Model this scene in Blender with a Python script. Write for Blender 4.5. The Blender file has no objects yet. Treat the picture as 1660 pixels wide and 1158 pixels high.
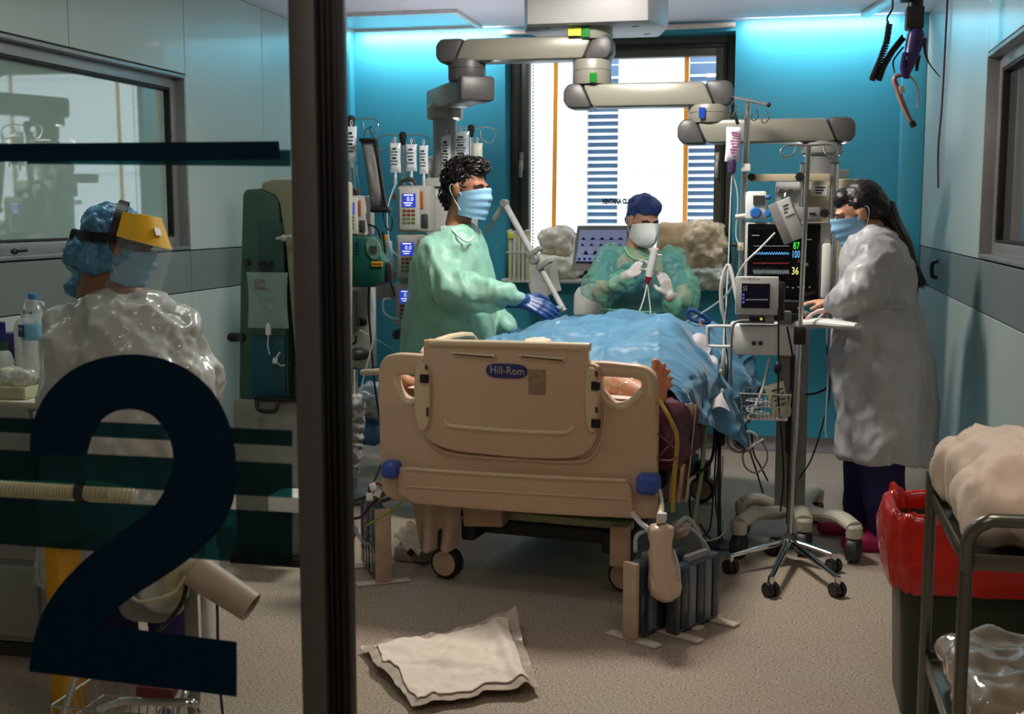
import bpy, bmesh, math, random
import numpy as np
from mathutils import Vector, Matrix, Euler, noise

# ---------------------------------------------------------------- camera, sky, light
scene = bpy.context.scene
col = scene.collection
F, CX, CY, CAMZ = 1969.0, 830.0, 579.0, 1.5
TH = math.atan(234 / F)
PS = math.atan(432 * math.cos(TH) / F)
cam_d = bpy.data.cameras.new('camera')
cam = bpy.data.objects.new('camera', cam_d)
col.objects.link(cam)
cam.location = (0, 0, CAMZ)
cam.rotation_euler = (math.pi / 2 - TH, 0, PS)
cam_d.sensor_fit = 'HORIZONTAL'
cam_d.sensor_width = 36
cam_d.lens = F / 1660 * 36
cam_d.clip_start = 0.05
cam_d.dof.use_dof = True
cam_d.dof.focus_distance = 5.2
cam_d.dof.aperture_fstop = 8.0
scene.camera = cam

world = bpy.data.worlds.new('world')
scene.world = world
world.use_nodes = True
wn = world.node_tree
bg = wn.nodes['Background']
bg.inputs[0].default_value = (0.88, 0.95, 1.0, 1)
bg.inputs[1].default_value = 2.3

vs = scene.view_settings
vs.view_transform = 'Standard'
vs.look = 'None'
vs.gamma = 1
vs.use_curve_mapping = False
vs.exposure = 0.0

def area(name, loc, rot, sx, sy, power, color):
    d = bpy.data.lights.new(name, 'AREA')
    d.shape = 'RECTANGLE'; d.size = sx; d.size_y = sy
    d.energy = power; d.color = color
    o = bpy.data.objects.new(name, d)
    o.location = loc; o.rotation_euler = rot
    col.objects.link(o)
    return o

# daylight portal in the back window, ceiling cove strips over the blue wall, corridor lamp behind the camera
po = area('window_portal', (-0.98, 8.02, 1.75), (math.pi / 2, 0, math.pi), 1.6, 1.7, 1, (1, 1, 1))
po.rotation_euler = (-math.pi / 2, 0, 0)
po.data.cycles.is_portal = True
area('cove_lamp', (-2.25, 7.66, 2.665), (math.radians(25), 0, 0), 1.0, 0.04, 11.0, (0.92, 0.97, 1.0))
area('cove_lamp', (0.22, 7.66, 2.665), (math.radians(25), 0, 0), 0.9, 0.04, 9.0, (0.92, 0.97, 1.0))
area('corridor_lamp', (-0.5, 0.1, 2.63), (0, 0, 0), 1.2, 0.6, 16, (1.0, 0.80, 0.68))
area('added_threshold_fill', (0.30, 2.0, 2.66), (0, 0, 0), 0.5, 0.3, 10.0, (1.0, 0.84, 0.74))  # added fill that brightens the linen trolley, bin and front floor
area('room_lamp', (-0.80, 5.25, 2.67), (0, 0, 0), 0.5, 0.3, 60.0, (1.0, 0.94, 0.87))
# added uplights behind the two pendant heads, there to brighten the ceiling
area('added_uplight', (-1.80, 6.84, 1.72), (math.pi, 0, 0), 0.2, 0.12, 6.0, (0.97, 0.95, 1.0))
area('added_uplight', (0.22, 6.46, 1.70), (math.pi, 0, 0), 0.2, 0.12, 6.0, (0.97, 0.95, 1.0))
area('room_lamp', (-2.05, 3.7, 2.67), (0, 0, 0), 0.6, 0.4, 7.0, (0.96, 1.0, 0.95))

# ---------------------------------------------------------------- helpers
cf = Vector((-math.sin(PS) * math.cos(TH), math.cos(PS) * math.cos(TH), -math.sin(TH)))
cr = Vector((math.cos(PS), math.sin(PS), 0))
cu = cr.cross(cf)
def ray(x, y): return cf + cr * ((x - CX) / F) - cu * ((y - CY) / F)
def at(x, y, Y):
    d = ray(x, y); return Vector((0, 0, CAMZ)) + d * (Y / d.y)
def fl(x, y, z=0.0):
    d = ray(x, y); return Vector((0, 0, CAMZ)) + d * ((z - CAMZ) / d.z)
def wx(x, y, X):
    d = ray(x, y); return Vector((0, 0, CAMZ)) + d * (X / d.x)
def sz(px, Y): return px / F * Y * 1.0

V = Vector
R = math.radians
rng = random.Random(7)

def lin(c):
    r = []
    for x in c:
        x = x / 255.0
        r.append(x / 12.92 if x <= 0.04045 else ((x + 0.055) / 1.055) ** 2.4)
    return (r[0], r[1], r[2], 1)

MATS = {}
def mt(name, rgb, rough=0.5, metal=0.0, var=0.10, scale=25.0, bump=0.0, bscale=60.0, alpha=1.0, trans=0.0,
       coat=0.0, emit=None, estr=1.0, sss=0.0, spec=0.5, ior=1.45, sheen=0.0, wr=None):
    if name in MATS: return MATS[name]
    m = bpy.data.materials.new(name); m.use_nodes = True
    nt = m.node_tree; b = nt.nodes['Principled BSDF']
    c = lin(rgb)
    tc = nt.nodes.new('ShaderNodeTexCoord')
    nz = nt.nodes.new('ShaderNodeTexNoise'); nz.inputs['Scale'].default_value = scale; nz.inputs['Detail'].default_value = 4
    nt.links.new(tc.outputs['Object'], nz.inputs['Vector'])
    rp = nt.nodes.new('ShaderNodeValToRGB')
    rp.color_ramp.elements[0].position = 0.3; rp.color_ramp.elements[1].position = 0.7
    rp.color_ramp.elements[0].color = (c[0] * (1 - var), c[1] * (1 - var), c[2] * (1 - var), 1)
    rp.color_ramp.elements[1].color = (min(1, c[0] * (1 + var)), min(1, c[1] * (1 + var)), min(1, c[2] * (1 + var)), 1)
    nt.links.new(nz.outputs['Fac'], rp.inputs['Fac'])
    nt.links.new(rp.outputs['Color'], b.inputs['Base Color'])
    b.inputs['Roughness'].default_value = rough
    b.inputs['Metallic'].default_value = metal
    b.inputs['Alpha'].default_value = alpha
    b.inputs['Transmission Weight'].default_value = trans
    b.inputs['Coat Weight'].default_value = coat
    b.inputs['Specular IOR Level'].default_value = spec
    b.inputs['IOR'].default_value = ior
    if sss: b.inputs['Subsurface Weight'].default_value = sss; b.inputs['Subsurface Radius'].default_value = (0.012, 0.005, 0.003)
    if sheen: b.inputs['Sheen Weight'].default_value = sheen
    if emit:
        e = lin(emit); b.inputs['Emission Color'].default_value = e; b.inputs['Emission Strength'].default_value = estr
    if bump:
        n2 = nt.nodes.new('ShaderNodeTexNoise'); n2.inputs['Scale'].default_value = bscale; n2.inputs['Detail'].default_value = 6
        nt.links.new(tc.outputs['Object'], n2.inputs['Vector'])
        bp = nt.nodes.new('ShaderNodeBump'); bp.inputs['Strength'].default_value = bump; bp.inputs['Distance'].default_value = 0.01
        nt.links.new(n2.outputs['Fac'], bp.inputs['Height']); nt.links.new(bp.outputs['Normal'], b.inputs['Normal'])
    if wr:   # cloth creases: ridged noise, stretched
        st, scl, sv = wr
        mp = nt.nodes.new('ShaderNodeMapping'); mp.inputs['Scale'].default_value = sv; nt.links.new(tc.outputs['Object'], mp.inputs['Vector'])
        n3 = nt.nodes.new('ShaderNodeTexNoise'); n3.noise_type = 'RIDGED_MULTIFRACTAL'; n3.inputs['Scale'].default_value = scl; n3.inputs['Detail'].default_value = 3; n3.inputs['Roughness'].default_value = 0.45
        nt.links.new(mp.outputs['Vector'], n3.inputs['Vector'])
        b3 = nt.nodes.new('ShaderNodeBump'); b3.inputs['Strength'].default_value = st; b3.inputs['Distance'].default_value = 0.02
        nt.links.new(n3.outputs['Fac'], b3.inputs['Height'])
        if b.inputs['Normal'].links: nt.links.new(b.inputs['Normal'].links[0].from_socket, b3.inputs['Normal'])
        nt.links.new(b3.outputs['Normal'], b.inputs['Normal'])
    MATS[name] = m
    return m

def film(name, rgb, alpha, rough=0.12):
    """thin clear plastic: mostly see-through, glossy, faint body colour"""
    if name in MATS: return MATS[name]
    m = mt(name, rgb, rough=rough, var=0.05)
    b = m.node_tree.nodes['Principled BSDF']; b.inputs['Alpha'].default_value = alpha
    return m

ORG = {}
class MB:
    def __init__(s): s.v = []; s.f = []; s.mi = []
    def add(s, vs_, fs_, mi=0):
        o = len(s.v); s.v += [tuple(p) for p in vs_]
        for f_ in fs_: s.f.append([i + o for i in f_]); s.mi.append(mi)
        return s
    def bm(s, b, mat=None, mi=0):
        b.verts.ensure_lookup_table()
        if mat is not None: b.transform(mat)
        b.verts.index_update()
        s.add([v.co.copy() for v in b.verts], [[v.index for v in f_.verts] for f_ in b.faces], mi); b.free(); return s
    def box(s, c, size, rot=None, bev=0.0, seg=2, mi=0):
        b = bmesh.new(); bmesh.ops.create_cube(b, size=1.0)
        bmesh.ops.scale(b, vec=size, verts=b.verts)
        if bev: bmesh.ops.bevel(b, geom=list(b.edges), offset=min(bev, min(size) * 0.49), segments=seg, affect='EDGES', profile=0.5)
        m = Matrix.Translation(c)
        if rot is not None: m = m @ (rot.to_4x4() if isinstance(rot, Matrix) else Euler(rot).to_matrix().to_4x4())
        return s.bm(b, m, mi)
    def cyl(s, p0, p1, r0, r1=None, n=12, mi=0): return s.tube([p0, p1], [r0, r0 if r1 is None else r1], n, sub=0, mi=mi)
    def tube(s, pts, r, n=8, sub=4, closed=False, cap=True, mi=0, flat=None):
        pts = [V(p) for p in pts]
        if sub and len(pts) > 2:
            rr = r if isinstance(r, (list, tuple)) else [r] * len(pts)
            np_, nr = [], []
            L = len(pts)
            for i in range(L if closed else L - 1):
                p0 = pts[i - 1] if (i > 0 or closed) else pts[0] * 2 - pts[1]
                p1 = pts[i]; p2 = pts[(i + 1) % L]
                p3 = pts[(i + 2) % L] if (closed or i + 2 < L) else p2 * 2 - p1
                for k in range(sub):
                    t = k / sub
                    np_.append(0.5 * ((2 * p1) + (p2 - p0) * t + (2 * p0 - 5 * p1 + 4 * p2 - p3) * t * t + (3 * p1 - p0 - 3 * p2 + p3) * t ** 3))
                    nr.append(rr[i] * (1 - t) + rr[(i + 1) % L] * t)
            if not closed: np_.append(pts[-1]); nr.append(rr[-1])
            pts, r = np_, nr
        rr = r if isinstance(r, (list, tuple)) else [r] * len(pts)
        L = len(pts); vs_ = []; up = None
        for i in range(L):
            if closed: t = pts[(i + 1) % L] - pts[i - 1]
            else: t = pts[min(i + 1, L - 1)] - pts[max(i - 1, 0)]
            if t.length < 1e-9: t = V((0, 0, 1))
            t.normalize()
            if up is None:
                up = V((0, 0, 1)) if abs(t.z) < 0.9 else V((1, 0, 0))
            a = (up - t * up.dot(t))
            if a.length < 1e-6: a = t.orthogonal()
            a.normalize(); up = a; b_ = t.cross(a)
            fx, fy = flat if flat else (1, 1)
            for k in range(n):
                q = 2 * math.pi * k / n
                vs_.append(pts[i] + (a * math.cos(q) * fy + b_ * math.sin(q) * fx) * rr[i])
        fs_ = []
        for i in range(L if closed else L - 1):
            j = (i + 1) % L
            for k in range(n):
                k2 = (k + 1) % n
                fs_.append([i * n + k, i * n + k2, j * n + k2, j * n + k])
        if not closed and cap:
            fs_.append([k for k in range(n)][::-1]); fs_.append([(L - 1) * n + k for k in range(n)])
        return s.add(vs_, fs_, mi)
    def lathe(s, prof, org=(0, 0, 0), axis=(0, 0, 1), n=20, mi=0):
        ax = V(axis).normalized(); a = ax.orthogonal().normalized(); b_ = ax.cross(a); o = V(org)
        vs_ = []; fs_ = []
        for (r, z) in prof:
            for k in range(n):
                q = 2 * math.pi * k / n
                vs_.append(o + ax * z + (a * math.cos(q) + b_ * math.sin(q)) * max(r, 1e-4))
        for i in range(len(prof) - 1):
            for k in range(n):
                k2 = (k + 1) % n
                fs_.append([i * n + k, i * n + k2, (i + 1) * n + k2, (i + 1) * n + k])
        fs_.append([k for k in range(n)][::-1]); fs_.append([(len(prof) - 1) * n + k for k in range(n)])
        return s.add(vs_, fs_, mi)
    def prism(s, outl, d, mi=0, bev=0.0):
        """outl: closed list of 3-D points in one plane, d: thickness vector"""
        n = len(outl); d = V(d)
        b = bmesh.new()
        va = [b.verts.new(V(p)) for p in outl]
        f0 = b.faces.new(va)
        g = bmesh.ops.extrude_face_region(b, geom=[f0])
        vv = [e for e in g['geom'] if isinstance(e, bmesh.types.BMVert)]
        bmesh.ops.translate(b, vec=d, verts=vv)
        bmesh.ops.recalc_face_normals(b, faces=b.faces)
        if bev:
            ed = [e for e in b.edges if len(e.link_faces) == 2 and e.calc_face_angle(0) > 0.9]
            bmesh.ops.bevel(b, geom=ed, offset=bev, segments=2, affect='EDGES', profile=0.5)
        bmesh.ops.triangulate(b, faces=[f_ for f_ in b.faces if len(f_.verts) > 4])
        return s.bm(b, None, mi)
    def ell(s, c, rad, rot=None, nu=16, nv=10, mi=0):
        b = bmesh.new(); bmesh.ops.create_uvsphere(b, u_segments=nu, v_segments=nv, radius=1.0)
        if not isinstance(rad, (list, tuple)): rad = (rad,) * 3
        m = Matrix.Translation(V(c))
        if rot is not None: m = m @ (rot.to_4x4() if isinstance(rot, Matrix) else Euler(rot).to_matrix().to_4x4())
        m = m @ Matrix.Diagonal((rad[0], rad[1], rad[2], 1))
        return s.bm(b, m, mi)
    def cap(s, p0, p1, r0, r1=None, n=14):
        """tapered capsule"""
        p0 = V(p0); p1 = V(p1); r1 = r0 if r1 is None else r1
        t = (p1 - p0)
        L = t.length
        if L < 1e-6: return s.ell(p0, r0)
        t.normalize()
        prof = []
        for k in range(5):
            q = math.pi / 2 * (k / 4 - 1); prof.append((r0 * math.cos(q), r0 * math.sin(q)))
        for k in range(5):
            q = math.pi / 2 * (k / 4); prof.append((r1 * math.cos(q), L + r1 * math.sin(q)))
        return s.lathe(prof, p0, t, n)
    def chain(s, pts, rr):
        for i in range(len(pts) - 1): s.cap(pts[i], pts[i + 1], rr[i], rr[i + 1])
        return s
    def loft(s, rings, n=32, e=2.0):
        """rings: (centre, half width, half depth, z-rotation) stacked into one closed solid"""
        vs_ = []; fs_ = []
        for (c, rx, ry, rz) in rings:
            ca, sa = math.cos(rz), math.sin(rz)
            for k in range(n):
                q = 2 * math.pi * k / n
                x = rx * math.copysign(abs(math.cos(q)) ** (2 / e), math.cos(q)); y = ry * math.copysign(abs(math.sin(q)) ** (2 / e), math.sin(q))
                vs_.append(V(c) + V((x * ca - y * sa, x * sa + y * ca, 0)))
        for i in range(len(rings) - 1):
            for k in range(n):
                k2 = (k + 1) % n
                fs_.append([i * n + k, i * n + k2, (i + 1) * n + k2, (i + 1) * n + k])
        a = [k for k in range(n)]; b_ = [(len(rings) - 1) * n + k for k in range(n)]
        if rings[0][0][2] < rings[-1][0][2]: fs_.append(a[::-1]); fs_.append(b_)
        else:
            fs_ = [f_[::-1] for f_ in fs_]; fs_.append(a); fs_.append(b_[::-1])
        return s.add(vs_, fs_)
    def sheet(s, fn, nu, nv, thick=0.0, mi=0):
        P = [[V(fn(i / nu, j / nv)) for j in range(nv + 1)] for i in range(nu + 1)]
        idx = lambda i, j: i * (nv + 1) + j
        vs_ = [P[i][j] for i in range(nu + 1) for j in range(nv + 1)]
        fs_ = [[idx(i, j), idx(i + 1, j), idx(i + 1, j + 1), idx(i, j + 1)] for i in range(nu) for j in range(nv)]
        if thick:
            N = []
            for i in range(nu + 1):
                for j in range(nv + 1):
                    a = P[min(i + 1, nu)][j] - P[max(i - 1, 0)][j]; b_ = P[i][min(j + 1, nv)] - P[i][max(j - 1, 0)]
                    c = a.cross(b_); N.append(c.normalized() if c.length > 1e-12 else V((0, 0, 1)))
            m = len(vs_)
            vs_ += [vs_[i] - N[i] * thick for i in range(m)]
            fs_ += [[m + q for q in f_][::-1] for f_ in fs_]
            edge = [(idx(i, 0), idx(i + 1, 0)) for i in range(nu)] + [(idx(nu, j), idx(nu, j + 1)) for j in range(nv)] \
                 + [(idx(i + 1, nv), idx(i, nv)) for i in range(nu - 1, -1, -1)] + [(idx(0, j + 1), idx(0, j)) for j in range(nv - 1, -1, -1)]
            fs_ += [[b_, a, a + m, b_ + m] for a, b_ in edge]
        return s.add(vs_, fs_, mi)
    def text(s, body, org, ux, uy, size, depth=0.0006, align='CENTER', mi=0, squeeze=1.0, bold=0.0):
        cu_ = bpy.data.curves.new('t', 'FONT'); cu_.body = body; cu_.size = 1.0; cu_.align_x = align; cu_.align_y = 'CENTER'
        cu_.extrude = depth / size / 2; cu_.resolution_u = 2; cu_.offset = bold
        o = bpy.data.objects.new('t', cu_); col.objects.link(o)
        dg = bpy.context.evaluated_depsgraph_get(); dg.update()
        me = bpy.data.meshes.new_from_object(o.evaluated_get(dg))
        ux = V(ux).normalized() * size * squeeze; uy = V(uy).normalized(); uy = uy * size; uz = ux.cross(uy).normalized() * size
        vs_ = [V(org) + ux * v.co.x + uy * v.co.y + uz * v.co.z for v in me.vertices]
        s.add(vs_, [list(p.vertices) for p in me.polygons], mi)
        bpy.data.objects.remove(o); bpy.data.meshes.remove(me); bpy.data.curves.remove(cu_)
        return s
    def build(s, name, mat, parent=None, smooth=35, org=None, kind=None, subsurf=0, label=None, weld=False):
        me = bpy.data.meshes.new(name)
        if parent is not None: o0 = ORG[parent]
        elif org is not None: o0 = V(org)
        else:
            a = np.array([tuple(p) for p in s.v]); o0 = V(((a[:, 0].min() + a[:, 0].max()) / 2, (a[:, 1].min() + a[:, 1].max()) / 2, a[:, 2].min()))
        me.from_pydata([(p[0] - o0.x, p[1] - o0.y, p[2] - o0.z) for p in s.v], [], s.f)
        if isinstance(mat, (list, tuple)):
            for m in mat: me.materials.append(m)
            me.polygons.foreach_set('material_index', s.mi)
        else: me.materials.append(mat)
        me.update()
        if smooth:
            me.polygons.foreach_set('use_smooth', [True] * len(me.polygons))
            me.set_sharp_from_angle(angle=R(smooth))
        o = bpy.data.objects.new(name, me); col.objects.link(o)
        if parent is not None: o.parent = parent
        else: o.location = o0
        ORG[o] = o0
        if kind: o['kind'] = kind
        if label: o['label'] = label
        return o

def tag(o, label, cat, group=None, kind=None):
    o['label'] = label; o['category'] = cat
    if group: o['group'] = group
    if kind: o['kind'] = kind
    return o
def thing(name, loc, label, cat, group=None):
    o = bpy.data.objects.new(name, None); col.objects.link(o); o.location = loc; o.empty_display_size = 0.1
    ORG[o] = V(loc); return tag(o, label, cat, group)
def dup(root, delta, label=None, rz=0.0):
    r = root.copy(); col.objects.link(r); r.location = root.location + V(delta); r.rotation_euler = (0, 0, rz)
    if label: r['label'] = label
    ORG[r] = ORG[root] + V(delta)
    for ch in list(root.children):
        c = ch.copy(); col.objects.link(c); c.parent = r; ORG[c] = ORG[r]
        for g in list(ch.children):
            d = g.copy(); col.objects.link(d); d.parent = c; ORG[d] = ORG[r]
    return r

def blob(mb, voxel=0.008, smooth=4, factor=0.5):
    """weld overlapping solids into one continuous surface; returns an MB"""
    me = bpy.data.meshes.new('b'); me.from_pydata(mb.v, [], mb.f); me.update()
    o = bpy.data.objects.new('b', me); col.objects.link(o)
    r = o.modifiers.new('r', 'REMESH'); r.mode = 'VOXEL'; r.voxel_size = voxel; r.adaptivity = 0
    if smooth:
        sm = o.modifiers.new('s', 'SMOOTH'); sm.iterations = smooth; sm.factor = factor
    dg = bpy.context.evaluated_depsgraph_get(); dg.update()
    m2 = bpy.data.meshes.new_from_object(o.evaluated_get(dg))
    out = MB(); out.v = [tuple(v.co) for v in m2.vertices]; out.f = [list(p.vertices) for p in m2.polygons]; out.mi = [0] * len(out.f)
    bpy.data.objects.remove(o); bpy.data.meshes.remove(me); bpy.data.meshes.remove(m2)
    return out

def normals(mb):
    v = np.array(mb.v); n = np.zeros_like(v)
    f4 = np.array([f_ for f_ in mb.f if len(f_) == 4], dtype=int).reshape(-1, 4)
    f3 = np.array([f_ for f_ in mb.f if len(f_) == 3], dtype=int).reshape(-1, 3)
    if len(f4):
        c = np.cross(v[f4[:, 2]] - v[f4[:, 0]], v[f4[:, 3]] - v[f4[:, 1]])
        for k in range(4): np.add.at(n, f4[:, k], c)
    if len(f3):
        c = np.cross(v[f3[:, 1]] - v[f3[:, 0]], v[f3[:, 2]] - v[f3[:, 0]])
        for k in range(3): np.add.at(n, f3[:, k], c)
    return n / (np.linalg.norm(n, axis=1, keepdims=True) + 1e-12)

def crumple(mb, amp, freq, stretch=(1, 1, 1), seed=0, ridge=True, mask=None, facet=False):
    """push the surface along its normals with ridged noise: cloth creases as real relief"""
    n = normals(mb); off = V((seed * 3.1, seed * 1.7, seed * 5.3)); out = []
    for i, p in enumerate(mb.v):
        q = V((p[0] * stretch[0], p[1] * stretch[1], p[2] * stretch[2])) * freq + off
        if facet:
            dv, _ = noise.voronoi(q); w = (dv[0] - 0.45) * 1.3
        else: w = noise.noise(q) + 0.5 * noise.noise(q * 2.1)
        if ridge and not facet: w = 0.45 - abs(w) * 1.5
        a = amp * (mask(p) if mask else 1.0)
        out.append((p[0] + n[i][0] * w * a, p[1] + n[i][1] * w * a, p[2] + n[i][2] * w * a))
    mb.v = out
    return mb

def frame(fwd, up=(0, 0, 1)):
    """matrix whose -Y axis... columns: right, forward, up"""
    f_ = V(fwd).normalized(); r_ = f_.cross(V(up)).normalized(); u_ = r_.cross(f_)
    return Matrix((r_, f_, u_)).transposed()
# ---------------------------------------------------------------- room
XL, XR, YB, ZC, YF = -2.95, 0.84, 7.8, 2.675, -1.6

def speckle(name, base, dark, light, scale=260):
    m = bpy.data.materials.new(name); m.use_nodes = True; nt = m.node_tree; b = nt.nodes['Principled BSDF']
    tc = nt.nodes.new('ShaderNodeTexCoord')
    vo = nt.nodes.new('ShaderNodeTexNoise'); vo.inputs['Scale'].default_value = scale; vo.inputs['Detail'].default_value = 3
    nt.links.new(tc.outputs['Object'], vo.inputs['Vector'])
    rp = nt.nodes.new('ShaderNodeValToRGB'); e = rp.color_ramp.elements
    e[0].position = 0.36; e[0].color = lin(dark); e[1].position = 0.64; e[1].color = lin(light)
    k = e.new(0.44); k.color = lin(base); k = e.new(0.58); k.color = lin(base)
    nt.links.new(vo.outputs['Fac'], rp.inputs['Fac'])
    big = nt.nodes.new('ShaderNodeTexNoise'); big.inputs['Scale'].default_value = 1.3
    nt.links.new(tc.outputs['Object'], big.inputs['Vector'])
    mx = nt.nodes.new('ShaderNodeMix'); mx.data_type = 'RGBA'; mx.blend_type = 'MULTIPLY'; mx.inputs[0].default_value = 0.25
    nt.links.new(rp.outputs['Color'], mx.inputs[6]); nt.links.new(big.outputs['Color'], mx.inputs[7])
    nt.links.new(mx.outputs[2], b.inputs['Base Color'])
    b.inputs['Roughness'].default_value = 0.42
    MATS[name] = m
    return m

m_floor = speckle('speckled_vinyl', (180, 162, 143), (106, 95, 84), (212, 197, 179), 130)
m_cove = speckle('dark_speckled_vinyl', (100, 98, 95), (66, 64, 62), (128, 125, 120))
m_blue = mt('teal_wall_paint', (50, 138, 160), rough=0.40, var=0.03, scale=3, bump=0.03, bscale=200)
m_panel = mt('pale_wall_laminate', (172, 184, 178), rough=0.3, var=0.03, scale=2, coat=0.3)
m_band = mt('grey_wall_band', (112, 119, 116), rough=0.35, var=0.04, scale=3, coat=0.2)
m_seam = mt('dark_seam', (34, 36, 36), rough=0.7)
m_ceil = mt('ceiling_paint', (206, 202, 210), rough=0.7, var=0.02, scale=2)
m_alu = mt('brushed_aluminium', (150, 150, 150), rough=0.38, metal=0.55, var=0.05, scale=8)
m_dkfr = mt('bronze_window_frame', (74, 71, 60), rough=0.45, metal=0.2, var=0.08)
m_dkfr2 = mt('dark_gasket', (26, 26, 25), rough=0.6)
m_corr = mt('corridor_wall_paint', (150, 140, 130), rough=0.6, var=0.03)

def struct(o):
    o['kind'] = 'structure'; return o

XO = 0.13   # wall thickness behind the panels
struct(MB().box(((XL + XR) / 2, (YF + 8.1) / 2, -0.05), (XR - XL + 0.5, 8.1 - YF + 0.5, 0.1)).build('floor', m_floor, smooth=0))
struct(MB().box(((XL + XR) / 2, (YF + 8.1) / 2, ZC + 0.05), (XR - XL + 0.5, 8.1 - YF + 0.5, 0.1)).build('ceiling', m_ceil, smooth=0))
struct(MB().box(((XL + XR) / 2, YF - 0.06, ZC / 2), (XR - XL + 0.5, 0.1, ZC)).build('wall_front', m_corr, smooth=0))

# back wall with the window recess
WL, WR, WT, WB = -1.745, -0.285, 2.615, 1.05
mb = MB()
mb.box(((XL - 0.2 + WL) / 2, YB + 0.15, ZC / 2), (WL - XL + 0.2, 0.3, ZC))
mb.box(((XR + 0.2 + WR) / 2, YB + 0.15, ZC / 2), (XR + 0.2 - WR, 0.3, ZC))
mb.box(((WL + WR) / 2, YB + 0.15, WB / 2), (WR - WL, 0.3, WB))
mb.box(((WL + WR) / 2, YB + 0.15, (WT + ZC) / 2), (WR - WL, 0.3, ZC - WT))
struct(mb.build('wall_back', m_blue, smooth=0))
# boxed-in pilasters in both corners of the back wall
for xa, xb, nm in ((XL, -2.76, 'trim_1'), (0.70, XR, 'trim_2')):
    mb = MB(); mb.box(((xa + xb) / 2, YB - 0.05, ZC / 2), (xb - xa - 0.002, 0.098, ZC - 0.002), bev=0.008)
    struct(mb.build(nm, m_blue))
mb = MB()
mb.sheet(lambda s, t: (XL + (XR - XL) * s, YB - 0.045 * (1 - math.sin(t * math.pi / 2)) - 0.006, 0.085 * (1 - math.cos(t * math.pi / 2)) + 0.001), 2, 8, 0.004)
struct(mb.build('baseboard_back', m_cove))

def wall_side(name, X, sgn, cells):
    mb = MB(); mb.box((X + sgn * (XO + 0.03), (YF + YB + .3) / 2, ZC / 2), (0.06, YB + .3 - YF, ZC))
    w = struct(mb.build(name, m_seam, smooth=0))
    g = 0.0025
    for (y0, y1, z0, z1, m) in cells:
        MB().box((X + sgn * XO / 2, (y0 + y1) / 2, (z0 + z1) / 2), (XO, y1 - y0 - 2 * g, z1 - z0 - 2 * g), bev=0.002, seg=1).build('panel', m, w, smooth=0)
    return w

ZB0, ZB1 = 1.095, 1.308
cellsL = []
for y0, y1 in ((YF, 3.3), (3.3, 5.775), (5.775, 6.73), (6.73, YB)):
    cellsL += [(y0, y1, 0.0, ZB0, m_panel), (y0, y1, ZB0, ZB1, m_band)]
    if y0 != 3.3: cellsL.append((y0, y1, ZB1, ZC, m_panel))
cellsL += [(3.3, 4.74, 2.195, ZC, m_panel), (4.74, 5.775, 2.195, ZC, m_panel)]
wl = wall_side('wall_left', XL, -1, cellsL)
cellsR = []
for y0, y1 in ((YF, 3.3), (3.3, 5.5), (5.5, 6.69), (6.69, YB)):
    cellsR += [(y0, y1, 0.0, ZB0 - 0.01, m_panel), (y0, y1, ZB0 - 0.01, ZB1 - 0.005, m_band)]
    if y0 != 3.3: cellsR.append((y0, y1, ZB1 - 0.005, ZC, m_panel))
cellsR += [(3.3, 4.5, 2.165, ZC, m_panel), (4.5, 5.5, 2.165, ZC, m_panel)]
wr = wall_side('wall_right', XR, 1, cellsR)
# pull handle and hanging wall cable on the right wall
mb = MB(); c = wx(1513, 437, XR - 0.02); mb.tube([c + V((0.02, 0, 0.045)), c + V((-0.004, 0, 0.035)), c + V((-0.008, 0, 0)), c + V((-0.004, 0, -0.035)), c + V((0.02, 0, -0.045))], 0.011, 8)
tag(mb.build('pull_handle', mt('black_plastic', (22, 22, 23), 0.4)), 'small black pull handle on the grey band of the right wall', 'handle')
mb = MB(); mb.tube([wx(1536, 0, XR - 0.012) + V((0, 0, 0.09)), wx(1533, 60, XR - 0.012), wx(1527, 170, XR - 0.01), wx(1521, 240, XR - 0.012), wx(1521, 305, XR - 0.012)], 0.005, 6)
tag(mb.build('wall_cable', mt('dark_red_cable', (70, 20, 26), 0.5)), 'thin dark red cable hanging down the right wall', 'cable')

# back window
def thin_glass(name, tint, refl):
    m = bpy.data.materials.new(name); m.use_nodes = True; nt = m.node_tree; out = nt.nodes['Material Output']
    nt.nodes.remove(nt.nodes['Principled BSDF'])
    tr = nt.nodes.new('ShaderNodeBsdfTransparent'); tr.inputs[0].default_value = tint + (1,)
    gl_ = nt.nodes.new('ShaderNodeBsdfGlossy'); gl_.inputs['Roughness'].default_value = 0.0
    fr = nt.nodes.new('ShaderNodeFresnel'); fr.inputs[0].default_value = refl
    mx = nt.nodes.new('ShaderNodeMixShader')
    nt.links.new(fr.outputs[0], mx.inputs[0]); nt.links.new(tr.outputs[0], mx.inputs[1]); nt.links.new(gl_.outputs[0], mx.inputs[2]); nt.links.new(mx.outputs[0], out.inputs[0])
    MATS[name] = m; return m
m_glass = thin_glass('window_glass', (0.96, 0.98, 0.98), 1.2)
win = struct(MB().box(((WL + WR) / 2, YB + 0.02, WB + 0.012), (WR - WL - 0.004, 0.30, 0.024), bev=0.006).build('window_1', mt('window_sill_stone', (188, 186, 180), 0.4)))
YW = YB + 0.20
def rectframe(mb, x0, x1, z0, z1, w, Y, d, wt=None):
    wt = wt or w
    mb.box((x0 + w / 2, Y, (z0 + z1) / 2), (w, d, z1 - z0), bev=0.004); mb.box((x1 - w / 2, Y, (z0 + z1) / 2), (w, d, z1 - z0), bev=0.004)
    mb.box(((x0 + x1) / 2, Y, z1 - wt / 2), (x1 - x0 - 2 * w, d, wt), bev=0.004); mb.box(((x0 + x1) / 2, Y, z0 + w / 2), (x1 - x0 - 2 * w, d, w), bev=0.004)
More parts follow.
